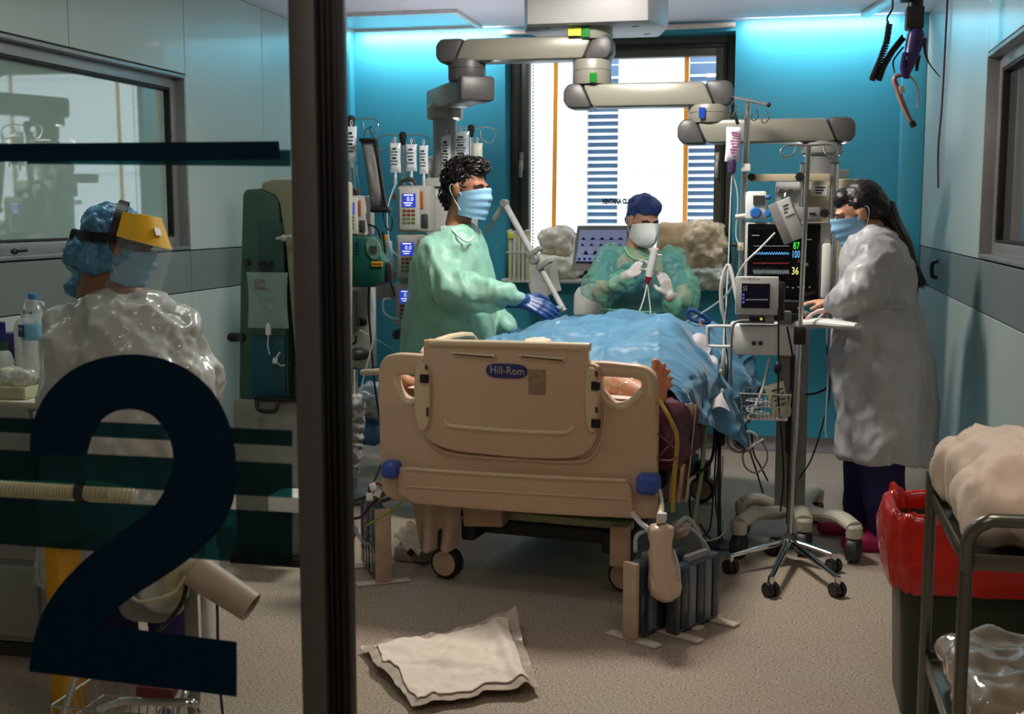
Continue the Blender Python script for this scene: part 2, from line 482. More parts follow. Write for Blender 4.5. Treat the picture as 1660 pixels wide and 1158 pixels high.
mb = MB(); rectframe(mb, WL, WR, WB + 0.02, WT, 0.06, YW + 0.02, 0.10); mb.build('frame', m_dkfr, win)
mb = MB(); rectframe(mb, WL + 0.055, WR - 0.055, WB + 0.075, WT - 0.055, 0.02, YW - 0.015, 0.09); mb.build('gasket', m_dkfr2, win)
mb = MB(); rectframe(mb, WL + 0.07, WR - 0.07, WB + 0.085, WT - 0.07, 0.055, YW - 0.005, 0.085); mb.build('sash', m_dkfr, win)
mb = MB(); mb.box(((WL + WR) / 2, YW, (WB + WT) / 2), (WR - WL - 0.25, 0.006, WT - WB - 0.27)); pane = mb.build('pane', m_glass, win, smooth=0)
for u_ in (846, 1163):
    c = at(u_, 262, YW - 0.06)
    mb = MB(); mb.box(c, (0.03, 0.02, 0.12), bev=0.006); mb.box(c + V((0, -0.025, -0.02)), (0.02, 0.03, 0.02), bev=0.004); mb.box(c + V((0, -0.045, -0.05)), (0.022, 0.018, 0.11), bev=0.006)
    mb.build('window_handle', mt('handle_metal', (160, 155, 140), 0.35, 0.7), win)
m_tape = mt('ochre_tape', (205, 150, 50), rough=0.5, var=0.15, scale=40)
_n = m_tape.node_tree; _t = _n.nodes.new('ShaderNodeBsdfTranslucent'); _t.inputs[0].default_value = (0.45, 0.30, 0.09, 1); _a = _n.nodes.new('ShaderNodeAddShader')
_n.links.new(_n.nodes['Principled BSDF'].outputs[0], _a.inputs[0]); _n.links.new(_t.outputs[0], _a.inputs[1]); _n.links.new(_a.outputs[0], _n.nodes['Material Output'].inputs[0])
for u_ in (900, 1112):
    a, b_ = at(u_ + 2, 60, YW - 0.006), at(u_ - 3, 420, YW - 0.006)
    mb = MB(); mb.prism([a + V((-0.014, 0, 0)), a + V((0.014, 0, 0)), b_ + V((0.014, 0, 0)), b_ + V((-0.014, 0, 0))], (0, -0.001, 0))
    mb.build('tape_strip', m_tape, pane, smooth=0)
mb = MB()
x = at(865, 200, YW - 0.03).x
for k in range(62): mb.box((x, YW - 0.045, WB + 0.16 + k * 0.0215), (0.008, 0.006, 0.013))
mb.build('bead_chain', mt('yellow_beads', (190, 170, 90), 0.4), win, smooth=0)
p = at(976, 327, YW - 0.008)
mb = MB(); mb.text('VENTANA CLAUSURADA', p, (1, 0, 0), (0, 0, 1), sz(10.6, 8), align='LEFT', squeeze=0.64, bold=0.06)
mb.build('window_lettering', mt('black_print', (14, 14, 16), 0.6), pane, smooth=0)
# curtain rail over the window
mb = MB(); mb.cyl(at(813, 53, 7.74), at(1192, 40, 7.74), 0.017, n=14)
for q in (0.02, 0.5, 0.98):
    c = at(813, 53, 7.74).lerp(at(1192, 40, 7.74), q); mb.box(c + V((0, 0.03, 0)), (0.02, 0.06, 0.02))
tag(mb.build('curtain_rail', mt('pale_rail', (205, 190, 180), 0.35, 0.2)), 'pale round curtain rail above the back window', 'rail')

# building across the yard: white facade with louvre bays
fac = thing('building_facade', (-0.9, 11.6, -3.0), 'bright white building with louvred bays seen through the back window', 'building')
m_fac = mt('white_facade', (236, 238, 240), 0.8, var=0.03, scale=1.0)
m_lou = mt('louvre_shade_glass', (120, 148, 182), 0.3, var=0.08, scale=2)
YFc = 11.6
bays = [(at(950, 300, YFc).x, at(1001, 300, YFc).x), (at(1114, 300, YFc).x, at(1190, 300, YFc).x)]
xs = [-7.0, bays[0][0], bays[0][1], bays[1][0], bays[1][1], 4.0]
mb = MB()
for i in (0, 2, 4): mb.box(((xs[i] + xs[i + 1]) / 2, YFc + 0.1, 1.0), (xs[i + 1] - xs[i], 0.2, 8.0))
mb.build('wall', m_fac, fac, smooth=0)
mb = MB()
for k in range(1, 9): mb.box((-1.5, YFc - 0.006, -3 + k * 0.98), (11, 0.01, 0.012))
mb.build('wall_joint', mt('facade_joint', (214, 218, 222), 0.8), fac, smooth=0)
for x0, x1 in bays:
    MB().box(((x0 + x1) / 2, YFc + 0.17, 1.0), (x1 - x0, 0.05, 8.0)).build('louvre_backing', m_lou, fac, smooth=0)
    sl = None
    for k in range(30):
        zc = 0.86 + k * 0.066
        if sl is None:
            sl = MB().box(((x0 + x1) / 2, YFc + 0.08, zc), (x1 - x0 - 0.004, 0.05, 0.020), rot=(R(12), 0, 0)).build('louvre_slat', m_fac, fac, smooth=0)
        else:
            c = sl.copy(); col.objects.link(c); c.location = (0, 0, k * 0.066)

# side windows
m_pane = mt('side_window_glass', (150, 172, 164), rough=0.03, var=0.04, scale=1.5, coat=1.0, ior=2.1)
m_pane2 = mt('dark_side_window_glass', (92, 98, 96), rough=0.05, var=0.04, scale=1.5, coat=1.0, ior=1.8)
def side_window(name, X, sgn, y0, y1, z0, z1, mp, wn_):
    s = sgn
    mb = MB()
    def ring(a, b_, c, d, w, xin, dep):
        mb.box((xin + s * dep / 2, a + w / 2, (c + d) / 2), (dep, w, d - c), bev=0.003); mb.box((xin + s * dep / 2, b_ - w / 2, (c + d) / 2), (dep, w, d - c), bev=0.003)
        mb.box((xin + s * dep / 2, (a + b_) / 2, d - w / 2), (dep, b_ - a - 2 * w, w), bev=0.003); mb.box((xin + s * dep / 2, (a + b_) / 2, c + w / 2), (dep, b_ - a - 2 * w, w), bev=0.003)
    ring(y0, y1, z0, z1, 0.018, X - s * 0.004, 0.12)
    w = struct(mb.build(name, m_alu))
    mb = MB(); ring(y0 + 0.018, y1 - 0.018, z0 + 0.018, z1 - 0.018, 0.05, X + s * 0.045, 0.07); mb.build('sash', m_alu, w)
    mb = MB(); ring(y0 + 0.068, y1 - 0.068, z0 + 0.068, z1 - 0.068, 0.012, X + s * 0.05, 0.05); mb.build('gasket', m_dkfr2, w)
    mb = MB(); mb.box((X + s * 0.085, (y0 + y1) / 2, (z0 + z1) / 2), (0.012, y1 - y0 - 0.15, z1 - z0 - 0.15)); mb.build('pane', mp, w, smooth=0)
    return w
w2 = side_window('window_2', XL, -1, 3.305, 5.77, 1.312, 2.19, m_pane, 2)
w3 = side_window('window_3', XR, 1, 3.305, 5.495, 1.308, 2.16, m_pane2, 3)
c = wx(28, 408, XL + 0.02)
mb = MB(); mb.ell(c + V((-0.012, 0, 0)), (0.012, 0.022, 0.012)); mb.box(c + V((0.002, 0.03, 0.002)), (0.014, 0.06, 0.012), bev=0.004)
mb.build('catch', MATS['black_plastic'], w2)

# recessed ceiling luminaire (switched off) and ceiling track
pts = [fl(576, 50, ZC), fl(786, 45, ZC), fl(744, 16, ZC), fl(520, 22, ZC)]
cen = sum(pts, V()) / 4
lt = thing('ceiling_luminaire', (cen.x, cen.y, ZC - 0.03), 'switched-off flush ceiling light panel left of the pendant mount', 'ceiling light')
x0, x1 = min(p.x for p in pts), max(p.x for p in pts); y0, y1 = min(p.y for p in pts), max(p.y for p in pts); y1 = min(y1, 7.62)
mb = MB()
for (a, b_, c, d) in ((x0, x1, y0, y0 + 0.03), (x0, x1, y1 - 0.03, y1), (x0, x0 + 0.03, y0 + 0.03, y1 - 0.03), (x1 - 0.03, x1, y0 + 0.03, y1 - 0.03)):
    mb.box(((a + b_) / 2, (c + d) / 2, ZC - 0.012), (b_ - a, d - c, 0.022))
mb.build('frame', mt('white_enamel', (205, 205, 205), 0.4), lt, smooth=0)
MB().box(((x0 + x1) / 2, (y0 + y1) / 2, ZC - 0.006), (x1 - x0 - 0.06, y1 - y0 - 0.06, 0.01)).build('diffuser', mt('dull_diffuser', (150, 165, 165), 0.25, var=0.03), lt, smooth=0)
a, b_ = fl(1441, 0, ZC - 0.02), fl(1408, 20, ZC - 0.02)
mb = MB(); dv = (b_ - a); mb.box((a + b_) / 2 - dv * 0.8, (0.05, dv.length * 3.0, 0.035), rot=Matrix.Rotation(math.atan2(-dv.x, dv.y), 3, 'Z'), bev=0.006)
tag(mb.build('ceiling_track', mt('track_metal', (190, 195, 195), 0.3, 0.4)), 'metal ceiling track at the top right', 'track')

# sliding glass door with the room number
YG = 1.7
dr = thing('door_1', at(525, 900, YG) * V((1, 1, 0)) if False else V((at(525, 900, YG).x, YG, 0)), 'sliding glass door with big number two and dark stripes', 'door')
del dr['category']; del dr['label']; dr['kind'] = 'structure'
xa = at(487, 579, YG).x; xb = at(528, 579, YG).x; xc = at(562, 579, YG).x
mb = MB(); mb.box(((xa + xb) / 2, YG, 1.3), (xb - xa, 0.045, 2.6), bev=0.003); mb.build('stile', mt('grey_anodised', (84, 84, 83), 0.5, 0.3, var=0.06, scale=120), dr)
mb = MB(); mb.box(((xb + xc) / 2, YG + 0.008, 1.3), (xc - xb, 0.03, 2.6), bev=0.002)
for k in range(3): mb.box((xb + (xc - xb) * (0.25 + 0.27 * k), YG - 0.008, 1.3), (0.0045, 0.012, 2.6), bev=0.001)
mb.build('rubber_seal', mt('black_rubber', (12, 12, 13), 0.5), dr)
m_dglass = thin_glass('door_glass', (0.93, 0.96, 0.95), 1.15)
mb = MB(); mb.box(((xa - 2.2) / 2, YG + 0.004, 1.3), (xa + 2.2, 0.008, 2.6)) if False else mb.box(((xa + 0.002 + -2.2) / 2, YG + 0.004, 1.3), (xa + 2.2, 0.008, 2.6))
gl = mb.build('glass_pane', m_dglass, dr, smooth=0)
m_two = mt('navy_vinyl', (2, 32, 50), 0.8, var=0.12, scale=60, spec=0.1)
def tfilm(name, rgb, alpha):
    m = bpy.data.materials.new(name); m.use_nodes = True; nt = m.node_tree; out = nt.nodes['Material Output']
    b = nt.nodes['Principled BSDF']; b.inputs['Base Color'].default_value = lin(rgb); b.inputs['Roughness'].default_value = 0.5
    tr = nt.nodes.new('ShaderNodeBsdfTransparent'); tr.inputs[0].default_value = (0.12, 0.42, 0.44, 1)
    mx = nt.nodes.new('ShaderNodeMixShader'); mx.inputs[0].default_value = alpha
    nt.links.new(tr.outputs[0], mx.inputs[1]); nt.links.new(b.outputs[0], mx.inputs[2]); nt.links.new(mx.outputs[0], out.inputs[0])
    MATS[name] = m; return m
m_str = tfilm('translucent_navy_vinyl', (2, 30, 46), 0.35)
m_str2 = tfilm('translucent_green_vinyl', (8, 48, 48), 0.4)
def decal(pts, name, m, yo):
    P = [at(u_, v_, YG - yo) for u_, v_ in pts]
    return MB().prism(P, (0, -0.0004, 0)).build(name, m, gl, smooth=0)
two = [(48, 738), (49, 702), (60, 662), (84, 626), (120, 596), (165, 579), (215, 573), (265, 580), (310, 601), (345, 633), (369, 676), (382, 724), (383, 768), (381, 803), (373, 830), (354, 863), (309, 906), (261, 939), (213, 968), (179, 997), (166, 1014),
       (384, 1041), (384, 1130), (47, 1089), (51, 1052), (63, 1005), (86, 963), (118, 925), (155, 892), (200, 860), (240, 832), (262, 806), (274, 778), (281, 748), (280, 725), (269, 698), (249, 674), (228, 665), (205, 663), (182, 668), (164, 681), (150, 704), (141, 738)]
_c = {(48, 738), (166, 1014), (384, 1041), (384, 1130), (47, 1089), (141, 738)}
for _ in range(2):
    q = []
    for i in range(len(two)):
        a, b_ = two[i], two[(i + 1) % len(two)]
        if a in _c: q.append(a)
        else: q.append((a[0] * .75 + b_[0] * .25, a[1] * .75 + b_[1] * .25))
        if b_ not in _c: q.append((a[0] * .25 + b_[0] * .75, a[1] * .25 + b_[1] * .75))
    two = q
decal(two, 'number_two', m_two, 0.0022)
decal([(-60, 233.5), (452, 229), (455, 259), (-60, 263)], 'stripe', mt('dark_navy_vinyl', (3, 36, 52), 0.8, var=0.25, scale=8, spec=0.1), 0.0014)
decal([(44, 262), (44, 266), (471, 270), (471, 243), (200, 246)], 'stripe', m_str2, 0.0006)
decal([(-60, 674), (474, 698), (474, 724), (-60, 698)], 'stripe', m_str, 0.0006)
decal([(-60, 726), (474, 752), (474, 808), (-60, 776)], 'stripe', m_str, 0.0006)
decal([(-60, 803), (474, 831), (474, 918), (-60, 878)], 'stripe', m_str, 0.0006)
MB().text('jar', at(22, 261, YG - 0.001), (1, 0, 0), (0, 0, 1), sz(20, YG), depth=0.0003).build('lettering', m_two, gl, smooth=0)
# ---------------------------------------------------------------- shared shapes and materials for equipment
m_grey = mt('equipment_grey', (128, 128, 124), 0.45, var=0.05)
m_lgrey = mt('light_equipment_grey', (176, 176, 170), 0.42, var=0.05)
m_white = mt('white_plastic', (212, 212, 206), 0.4, var=0.04)
m_beige = mt('beige_plastic', (178, 166, 138), 0.45, var=0.05)
m_black = MATS['black_plastic']
m_dark = mt('dark_grey_plastic', (52, 52, 53), 0.45, var=0.06)
m_steel = mt('stainless_steel', (190, 190, 188), 0.22, 0.95, var=0.05)
m_chrome = mt('chrome', (215, 215, 215), 0.1, 1.0, var=0.02)
m_scr_blue = mt('pump_screen', (20, 30, 90), 0.2, emit=(45, 70, 190), estr=0.9)
m_scr_txt = mt('screen_text_white', (235, 238, 245), 0.3, emit=(235, 238, 255), estr=0.9)
m_bagclear = film('clear_bag_plastic', (214, 222, 224), 0.42, 0.12)
m_fluid = film('clear_fluid_bag', (226, 233, 236), 0.72, 0.15)
m_print = MATS['black_print']
m_tubing = film('clear_tubing', (205, 215, 218), 0.55, 0.15)
m_cable = mt('black_cable', (14, 14, 15), 0.45)
m_whcable = mt('white_cable', (190, 190, 182), 0.45)

def pbox(mb, u0, v0, u1, v1, Y, dep, bev=0.0, seg=2, mi=0):
    um, vm = (u0 + u1) / 2, (v0 + v1) / 2
    x0, x1 = at(u0, vm, Y).x, at(u1, vm, Y).x; z0, z1 = at(um, v1, Y).z, at(um, v0, Y).z
    return mb.box(((x0 + x1) / 2, Y + dep / 2, (z0 + z1) / 2), (x1 - x0, dep, z1 - z0), bev=bev, seg=seg, mi=mi)
def base_pt(u0, u1, v1, Y): return at((u0 + u1) / 2, v1, Y)

def pillow(mb, c, w, h, d, ux=(1, 0, 0), uz=(0, 0, 1), n=10, wob=0.0, seed=0):
    """soft flat bag: two bulged faces meeting in a thin welded seam"""
    ux = V(ux).normalized(); uz = V(uz).normalized(); uy = ux.cross(uz); c = V(c)
    def face(sgn):
        def fn(s, t):
            a, b_ = s * 2 - 1, t * 2 - 1
            rr = 0.14
            x, z = a * w / 2, b_ * h / 2
            k = max(0.0, (1 - abs(a) ** 3) * (1 - abs(b_) ** 3))
            pinch = 1 - 0.07 * (1 - abs(b_) ** 2) * abs(a)
            y = sgn * (d / 2 * k ** 0.6 + 0.0008)
            if wob: y += sgn * wob * k * noise.noise(V((x * 40 + seed, z * 40, sgn * 3.0 + seed)))
            return c + ux * x * pinch + uz * z + uy * y
        return fn
    mb.sheet(face(-1), n, n); mb.sheet(lambda s, t: face(1)(1 - s, t), n, n)
    return mb

def wheel(root, c, r, w, ax, m_tyre=None, name='caster'):
    ax = V(ax).normalized()
    a = MB().lathe([(r * 0.6, -w / 2), (r * 0.94, -w / 2), (r, -w * 0.3), (r, w * 0.3), (r * 0.94, w / 2), (r * 0.6, w / 2)], c, ax, 20)
    o = a.build(name, m_tyre or m_black, root)
    MB().lathe([(r * 0.1, -w * 0.56), (r * 0.62, -w * 0.52), (r * 0.62, w * 0.52), (r * 0.1, w * 0.56)], c, ax, 16).build('hub', m_dark, o)
    return o

def cable(name, pts, r, m, label, group=None, n=6, cat='cable', sub=5):
    return tag(MB().tube(pts, r, n, sub=sub).build(name, m), label, cat, group)

# ---------------------------------------------------------------- ceiling pendant with its jointed arms
YP = 6.2
m_arm = mt('pendant_arm_grey', (132, 130, 118), 0.32, 0.15, var=0.04, scale=4)
m_armcap = mt('pendant_cap_grey', (74, 72, 72), 0.42, 0.1, var=0.05, scale=4)
m_mount = mt('pendant_mount_grey', (150, 150, 150), 0.45, 0.1, var=0.05, scale=4)
pen = thing('ceiling_pendant', (at(962, 50, YP).x, YP, 1.1), 'grey jointed ceiling pendant with arms reaching left and right', 'ceiling pendant')
cxp = at(960, 60, YP).x
zb = at(960, 46, YP).z
mb = MB()
o8 = [(-0.37, 0), (-0.3, -0.28), (0.3, -0.28), (0.37, 0), (0.3, 0.28), (-0.3, 0.28)]
mb.prism([V((cxp + a, YP + 0.1 + b_, zb + 0.0)) for a, b_ in o8], (0, 0, ZC - zb - 0.002), bev=0.012)
bx_ = mb.build('mount_box', m_mount, pen)
mb = MB()
for a, b_ in ((-0.22, -0.15), (0.22, -0.12), (0.05, 0.2), (0.25, 0.15)): mb.box((cxp + a, YP + 0.1 + b_, zb - 0.001), (0.035, 0.012, 0.002))
mb.build('vent_slot', m_dkfr2, bx_, smooth=0)
def vcol(u, v0, v1, Y, r, m, nm, ring=True, **kw):
    a, b_ = at(u, v0, Y), at(u, v1, Y); b_.x = a.x
    L = a.z - b_.z
    pr_ = [(r * 0.96, 0), (r, 0.008), (r, L * 0.55), (r * 0.97, L * 0.555), (r * 0.97, L * 0.575), (r, L * 0.58), (r, L - 0.008), (r * 0.96, L)] if ring else [(r, 0), (r, L)]
    return MB().lathe(pr_, b_, (0, 0, 1), 28).build(nm, m, pen)
j1 = vcol(960, 24, 66, YP, sz(33, YP), m_arm, 'joint')
pbox(MB(), 921, 44, 942, 58, YP - 0.115, 0.006, 0.001).build('warning_sticker', mt('yellow_sticker', (214, 205, 40), 0.5), j1, smooth=0)
pbox(MB(), 943, 42, 956, 60, YP - 0.115, 0.006, 0.001).build('brake_light', mt('green_lens', (20, 110, 30), 0.2), j1, smooth=0)
def arm(u0, u1, v0, v1, Y, dl, dr, cap=38):
    H = at(900, v0, Y).z - at(900, v1, Y).z; zt = at((u0 + u1) / 2, v0, Y).z; zl = zt - H
    x0, x1 = at(u0, (v0 + v1) / 2, Y).x, at(u1, (v0 + v1) / 2, Y).x
    c0, c1 = at(u0 + cap, v0, Y).x, at(u1 - cap, v0, Y).x
    s = H * 0.45; W = 0.17; y0 = Y - W / 2
    P = lambda x, z: V((x, y0, z))
    MB().prism([P(c0 - dl * s / 2, zt), P(c1 - dr * s / 2, zt), P(c1 + dr * s / 2, zl), P(c0 + dl * s / 2, zl)], (0, W, 0), bev=0.022).build('arm_body', m_arm, pen)
    q = 0.004; e = 0.003
    MB().prism([P(x0 + .02, zt + e), P(c0 - dl * s / 2, zt + e), P(c0 + dl * s / 2, zl - e), P(x0 + .02, zl - e), P(x0, zl + H * .3), P(x0, zl + H * .7)], (0, W + 2 * q, 0), bev=0.022).build('arm_cap', m_armcap, pen)
    MB().prism([P(c1 - dr * s / 2, zt + e), P(x1 - .02, zt + e), P(x1, zl + H * .7), P(x1, zl + H * .3), P(x1 - .02, zl - e), P(c1 + dr * s / 2, zl - e)], (0, W + 2 * q, 0), bev=0.022).build('arm_cap', m_armcap, pen)
arm(712, 995, 63, 101, YP, -1, -1)
j2 = vcol(960, 98, 138, YP, sz(31, YP), m_arm, 'joint')
pbox(MB(), 956, 118, 967, 133, YP - 0.11, 0.006, 0.001).build('brake_light', MATS['green_lens'], j2, smooth=0)
arm(917, 1190, 136, 174, YP, 1, 1)
j3 = vcol(1150, 171, 200, YP, sz(33, YP), m_arm, 'joint')
pbox(MB(), 1133, 174, 1143, 192, YP - 0.115, 0.006, 0.001).build('brake_light', mt('blue_lens', (20, 60, 150), 0.2), j3, smooth=0)
arm(1100, 1386, 194, 231, YP, 1, 1)
vcol(757, 98, 132, YP, sz(31, YP), m_armcap, 'joint')
# short arm turning away to the left column
a = at(766, 146, YP); b_ = at(718, 163, YP + 0.42)
mb = MB()
d_ = (b_ - a); L = d_.length; d_.normalize(); rt = V((d_.y, -d_.x, 0)).normalized()
def slab(mb, c0, c1, w0, w1, h):
    for (c, w, t) in ((c0, w0, 0), (c1, w1, 1)): pass
    pts = [c0 - rt * w0, c0 + rt * w0, c1 + rt * w1, c1 - rt * w1]
    mb.prism([p + V((0, 0, -h / 2)) for p in pts], (0, 0, h), bev=0.02)
slab(mb, a + d_ * 0.06, b_ + d_ * 0.05, 0.085, 0.085, 0.12); mb.build('arm_body', m_arm, pen)
mb = MB(); slab(mb, a - d_ * 0.09, a + d_ * 0.065, 0.095, 0.09, 0.128); mb.build('arm_cap', m_armcap, pen)
YL = YP + 0.36
mb = MB(); c = at(721, 183, YL)
mb.lathe([(0.085, -0.04), (0.1, -0.03), (0.1, 0.03), (0.07, 0.06), (0.06, 0.1)], c, (0, 0, 1), 24); mb.build('collar', m_arm, pen)
zl0 = at(721, 292, YL).z
mb = MB(); mb.cyl((c.x, YL, zl0), (c.x, YL, c.z - 0.03), 0.066, n=24); mb.build('drop_column', m_grey, pen)
mb = MB(); pbox(mb, 690, 288, 760, 520, YL - 0.1, 0.22, 0.012); hd = mb.build('service_head', m_lgrey, pen)
mb = MB(); pbox(mb, 691, 302, 759, 305, YL - 0.104, 0.01, 0.001); mb.build('groove', m_dkfr2, hd, smooth=0)
pbox(MB(), 703, 309, 727, 319, YL - 0.104, 0.004).build('label_plate', m_white, hd, smooth=0)
# right drop column, service head
YR = 6.2
cxr = at(1332, 250, YR).x
mb = MB(); mb.cyl((cxr, YR, at(1332, 300, YR).z), (cxr, YR, at(1332, 229, YR).z), 0.08, n=24); mb.lathe([(0.09, 0), (0.1, 0.01), (0.1, 0.045), (0.09, 0.06)], (cxr, YR, at(1332, 252, YR).z), (0, 0, 1), 24); mb.build('drop_column', m_grey, pen)
mb = MB(); pbox(mb, 1292, 290, 1408, 480, YR - 0.1, 0.2, 0.012); hd2 = mb.build('service_head', m_beige, pen)
pbox(MB(), 1314, 300, 1341, 318, YR - 0.104, 0.004).build('label_plate', m_white, hd2, smooth=0)
mb = MB()
for k in range(3): pbox(mb, 1322, 303 + k * 4.5, 1338 - k * 3, 305 + k * 4.5, YR - 0.106, 0.003)
mb.build('print', m_print, hd2, smooth=0)
for u_ in (1304.5, 1353):
    a = at(u_, 266, YR - 0.16); b_ = at(u_ - 3, 560, YR - 0.16); b_.x = a.x
    mb = MB(); mb.cyl(b_, a, 0.021, n=16); o = mb.build('rail_post', m_steel, pen)
    MB().cyl(a, a + V((0, 0, 0.006)), 0.0215, n=16).build('cap', m_black, o)
mb = MB(); pbox(mb, 1212, 282, 1345, 294, YR - 0.2, 0.012, 0.003); o = mb.build('cross_rail', m_beige, pen)
def star_knob(c, r, parent, m=m_black):
    mb = MB(); pts = []
    for k in range(24):
        q = 2 * math.pi * k / 24; rr_ = r * (1 + 0.13 * math.cos(8 * q)); pts.append(V(c) + V((rr_ * math.cos(q), 0, rr_ * math.sin(q))))
    mb.prism(pts, (0, 0.03, 0)); return mb.build('clamp_knob', m, parent)
star_knob(at(1218, 287, YR - 0.24), 0.018, o); star_knob(at(1297, 287, YR - 0.24), 0.022, o)
for c_, w_ in ((V((-1.80, 6.84, 1.69)), (0.23, 0.15)), (V((0.22, 6.46, 1.67)), (0.23, 0.15))):
    mb = MB(); mb.box(c_, (w_[0], w_[1], 0.012), bev=0.003)
    for s in (-1, 1): mb.box(c_ + V((s * w_[0] / 2, 0, 0.022)), (0.008, w_[1], 0.05), bev=0.002); mb.box(c_ + V((0, s * w_[1] / 2, 0.022)), (w_[0], 0.008, 0.05), bev=0.002)
    mb.box(c_ - V((0, 0.1, 0.05)), (0.03, 0.2, 0.08)); mb.build('added_uplight_tray', m_lgrey, pen)  # invented trays for the added uplights, tucked out of view behind the heads
# gas outlet plate
ga = thing('gas_outlet', at(1276, 342, YR - 0.14), 'white gas outlet plate with two round chrome couplings', 'gas outlet')
mb = MB(); pbox(mb, 1257, 295, 1303, 345, YR - 0.14, 0.05, 0.006); mb.build('plate', m_lgrey, ga)
for u_ in (1266, 1281):
    mb = MB(); c = at(u_, 311, YR - 0.165); mb.lathe([(0.016, -0.004), (0.018, 0), (0.018, 0.025)], c, (0, 1, 0), 18); o = mb.build('coupling', m_chrome, ga)
    MB().lathe([(0.009, -0.01), (0.011, -0.002)], c, (0, 1, 0), 12).build('valve', m_dark, o)
MB().tube([at(1274, 313, YR - 0.17), at(1272, 325, YR - 0.18), at(1272, 336, YR - 0.17)], 0.007, 8).build('stem', m_chrome, ga)

# ---------------------------------------------------------------- drip poles and bags
def drip_pole(u, vt, vb, Y, spans, label, r=0.010, cat='drip pole'):
    a, b_ = at(u, vt, Y), at(u, vb, Y); b_.x = a.x
    t = thing('drip_pole', b_, label, cat)
    MB().cyl(b_, a, r, n=14).build('pole', m_steel, t)
    MB().lathe([(r * 1.3, -0.05), (r * 2.0, -0.012), (r * 2.0, 0.012), (r * 1.2, 0.02)], a, (0, 0, 1), 16).build('hub', m_black, t)
    for du in spans:           # du: end of this wire in pixels from the pole
        s = 1 if du > 0 else -1
        e = at(u + du, vt, Y).x
        L = abs(e - a.x); q = sz(12, Y)
        MB().tube([a, a + V((s * (L - q), 0, 0.003)), a + V((s * L, -0.01, -q * 0.7)), a + V((s * (L - q * 0.6), -0.018, -q * 2.0)), a + V((s * (L - q * 1.9), -0.01, -q * 1.5)), a + V((s * (L - q * 2.2), -0.005, -q * 0.4))], 0.0035, 7).build('hook', m_steel, t)
        if L > q * 4.5:
            m_ = L * 0.42
            MB().tube([a + V((s * (m_ - q), -0.005, 0.0)), a + V((s * (m_ - q), -0.012, -q)), a + V((s * (m_ - q * .2), -0.015, -q * 2.1)), a + V((s * m_, -0.008, -q * 0.8))], 0.003, 7).build('hook', m_steel, t)
    return t
drip_pole(653, 220, 345, 6.35, (-41, 43), 'drip pole of four wire hooks above the infusion pump tower')
drip_pole(764, 208, 330, 6.6, (-45, 40), 'drip pole with wire hooks behind the dark-haired man')
drip_pole(569, 194, 330, 5.9, (45, -30), 'drip pole beside the black door edge holding the pressure bag')

def fluid_bag(u, v0, v1, w, Y, label, m=None, lines=6, ink=m_print, name='infusion_bag', tail=20, tilt=0.0):
    h = at(u, v0, Y).z - at(u, v1, Y).z; c = at(u, (v0 + v1) / 2, Y); ww = at(u + w / 2, v0, Y).x - at(u - w / 2, v0, Y).x
    t = thing(name, at(u, v1 + tail, Y), label, 'infusion bag', 'infusion bags on the drip poles')
    ux = V((math.cos(tilt), 0, math.sin(tilt))); uz = V((-math.sin(tilt), 0, math.cos(tilt)))
    pillow(MB(), c, ww, h, 0.035, ux, uz, wob=0.006, seed=u).build('bag', m or m_fluid, t)
    mb = MB()
    for k in range(lines):
        wd = ww * (0.35 + 0.35 * ((k * 37 % 10) / 10))
        mb.box(c + uz * (h * (0.3 - 0.62 * k / max(lines, 1))) + V((0, -0.0195, 0)), (wd, 0.0015, h * (0.03 if k % 3 else 0.055)), rot=Matrix((ux, V((0, 1, 0)), uz)).transposed())
    mb.build('print', ink, t, smooth=0)
    MB().tube([c - uz * h / 2 + V((0, 0, 0.004)), c - uz * (h / 2 + 0.03)], 0.006, 8, sub=0).build('port', m_white, t)
    MB().tube([c + uz * h / 2, c + uz * (h / 2 + 0.018) + V((0.006, 0, 0)), c + uz * (h / 2 + 0.03), c + uz * (h / 2 + 0.018) - V((0.006, 0, 0)), c + uz * h / 2], 0.0018, 6).build('hanger', m_white, t)
    return t
fluid_bag(641, 232, 280, 18, 6.30, 'leftmost small clear infusion bag above the pump tower')
fluid_bag(667, 234, 278, 18, 6.30, 'middle small clear infusion bag above the pump tower', lines=5)
fluid_bag(687, 236, 282, 15, 6.30, 'narrow clear infusion bag at the right hook above the pump tower', lines=6)
fluid_bag(723, 219, 280, 17, 6.5, 'tall narrow printed infusion bag left of the man\'s hair', lines=8)
fluid_bag(748, 213, 262, 26, 6.55, 'wide clear infusion bag with bold print above the man\'s hair', lines=7)
fluid_bag(774, 232, 262, 17, 6.55, 'small milky infusion bag above the man\'s forehead', m=mt('milky_fluid', (210, 208, 190), 0.35), lines=0, tail=6)
fluid_bag(570, 205, 262, 18, 5.85, 'clear infusion bag half hidden by the black door edge', lines=6)
